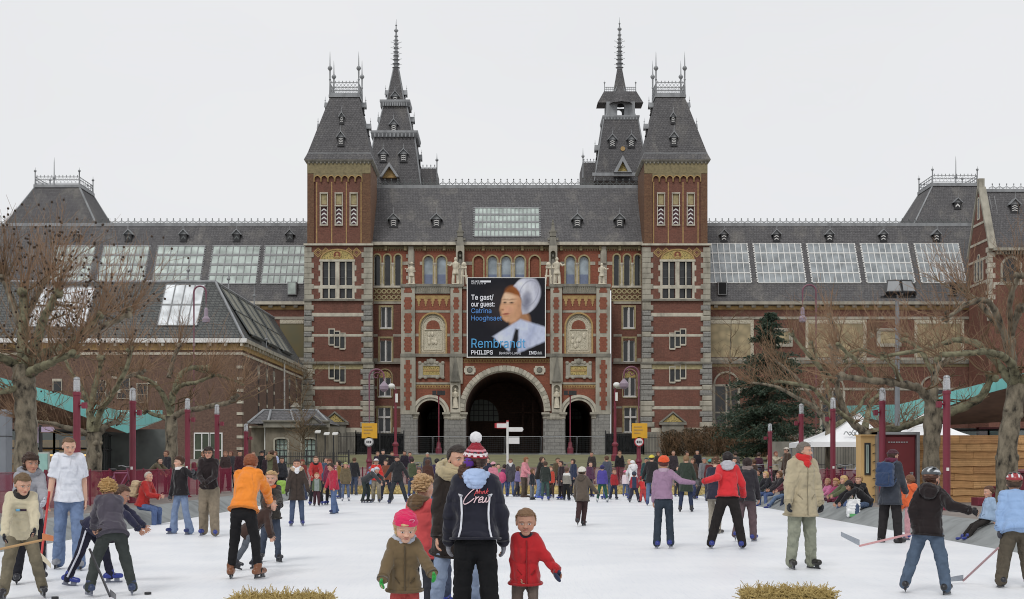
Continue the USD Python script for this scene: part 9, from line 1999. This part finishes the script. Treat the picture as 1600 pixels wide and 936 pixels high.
stick('red and white hockey stick held by the boy in the grey sweatshirt',(77,768,15.5),(64,874,15.3),(78,888,15.1),'#d03a3a','#d8ccb0','#c83030')
stick('wooden hockey stick held level by the boy in the cream fleece',(-14,861,13.85),(66,844,13.85),(82,846,13.7),'#b08a58','#c87a4a')
stick('black hockey stick held by the bending fair haired boy',(140,858,14.2),(172,932,13.6),(180,938,13.3),'#2a2a30','#26262c')
stick('pale hockey stick with a grey blade pointing left across the ice',(1432,832,14.9),(1343,853,15.6),(1315,838,16.0),'#d49a9c','#9aa2ac')
stick('pale hockey stick held by the boy in the pale blue jacket',(1560,856,15.5),(1505,912,16.2),(1487,909,16.0),'#b08a8c','#9aa2ac')
t = wthing('plastic_bag','white plastic carrier bag with a green print on the right kerb','bag',(PX(1333,33.2),33.2,.1)); q = Plane(33.0); x0,x1 = q.x(1323),q.x(1344)
def f(p): e = np.abs(p - np.array([(x0 + x1) / 2,33.0,.33])) - np.array([(x1 - x0) / 2,.09,.24]) + .04; return np.linalg.norm(np.maximum(e,0),axis=1) + np.minimum(e.max(1),0) - .04
obj('sack',ruffle(net_surface(f,(x0 - .1,32.8,.0),(x1 + .1,33.2,.65),.016),.035,9,6),'tent',t,True); obj('green_print',MB().box(x0 + .05,x1 - .08,32.88,32.905,.12,.19),'bag_green',t)
for e in (-1,1): obj('handle',MB().tube([((x0 + x1) / 2 + e * .1,33,.56),((x0 + x1) / 2 + e * .06,33,.7),((x0 + x1) / 2 + e * .03,33,.57)],.012,5),'tent',t)
t = wthing('green_bag','lime green bag standing on the left kerb beside the padded vest','bag',(PX(440,46.5),46.5,.36))
def f(p): e = np.abs(p - np.array([PX(440,46.5),46.5,.6])) - np.array([.17,.12,.25]) + .08; return np.linalg.norm(np.maximum(e,0),axis=1) + np.minimum(e.max(1),0) - .08
obj('sack',ruffle(net_surface(f,(PX(440,46.5) - .25,46.3,.3),(PX(440,46.5) + .25,46.7,.9),.02),.03,8,2),'bag_lime',t,True); obj('pocket',MB().ball((PX(440,46.5),46.37,.5),(.11,.04,.1),2),'bag_lime',t,True)
t = thing('rucksack','small pink rucksack on the child in the purple coat','rucksack',(PX(784,55),55.2,.6)); obj('sack',MB().ball((0,-.1,.25),(.19,.11,.25),2),'bike_magenta',t,True); obj('front_pocket',MB().ball((0,-.2,.17),(.12,.04,.1),2),'bike_magenta',t,True)
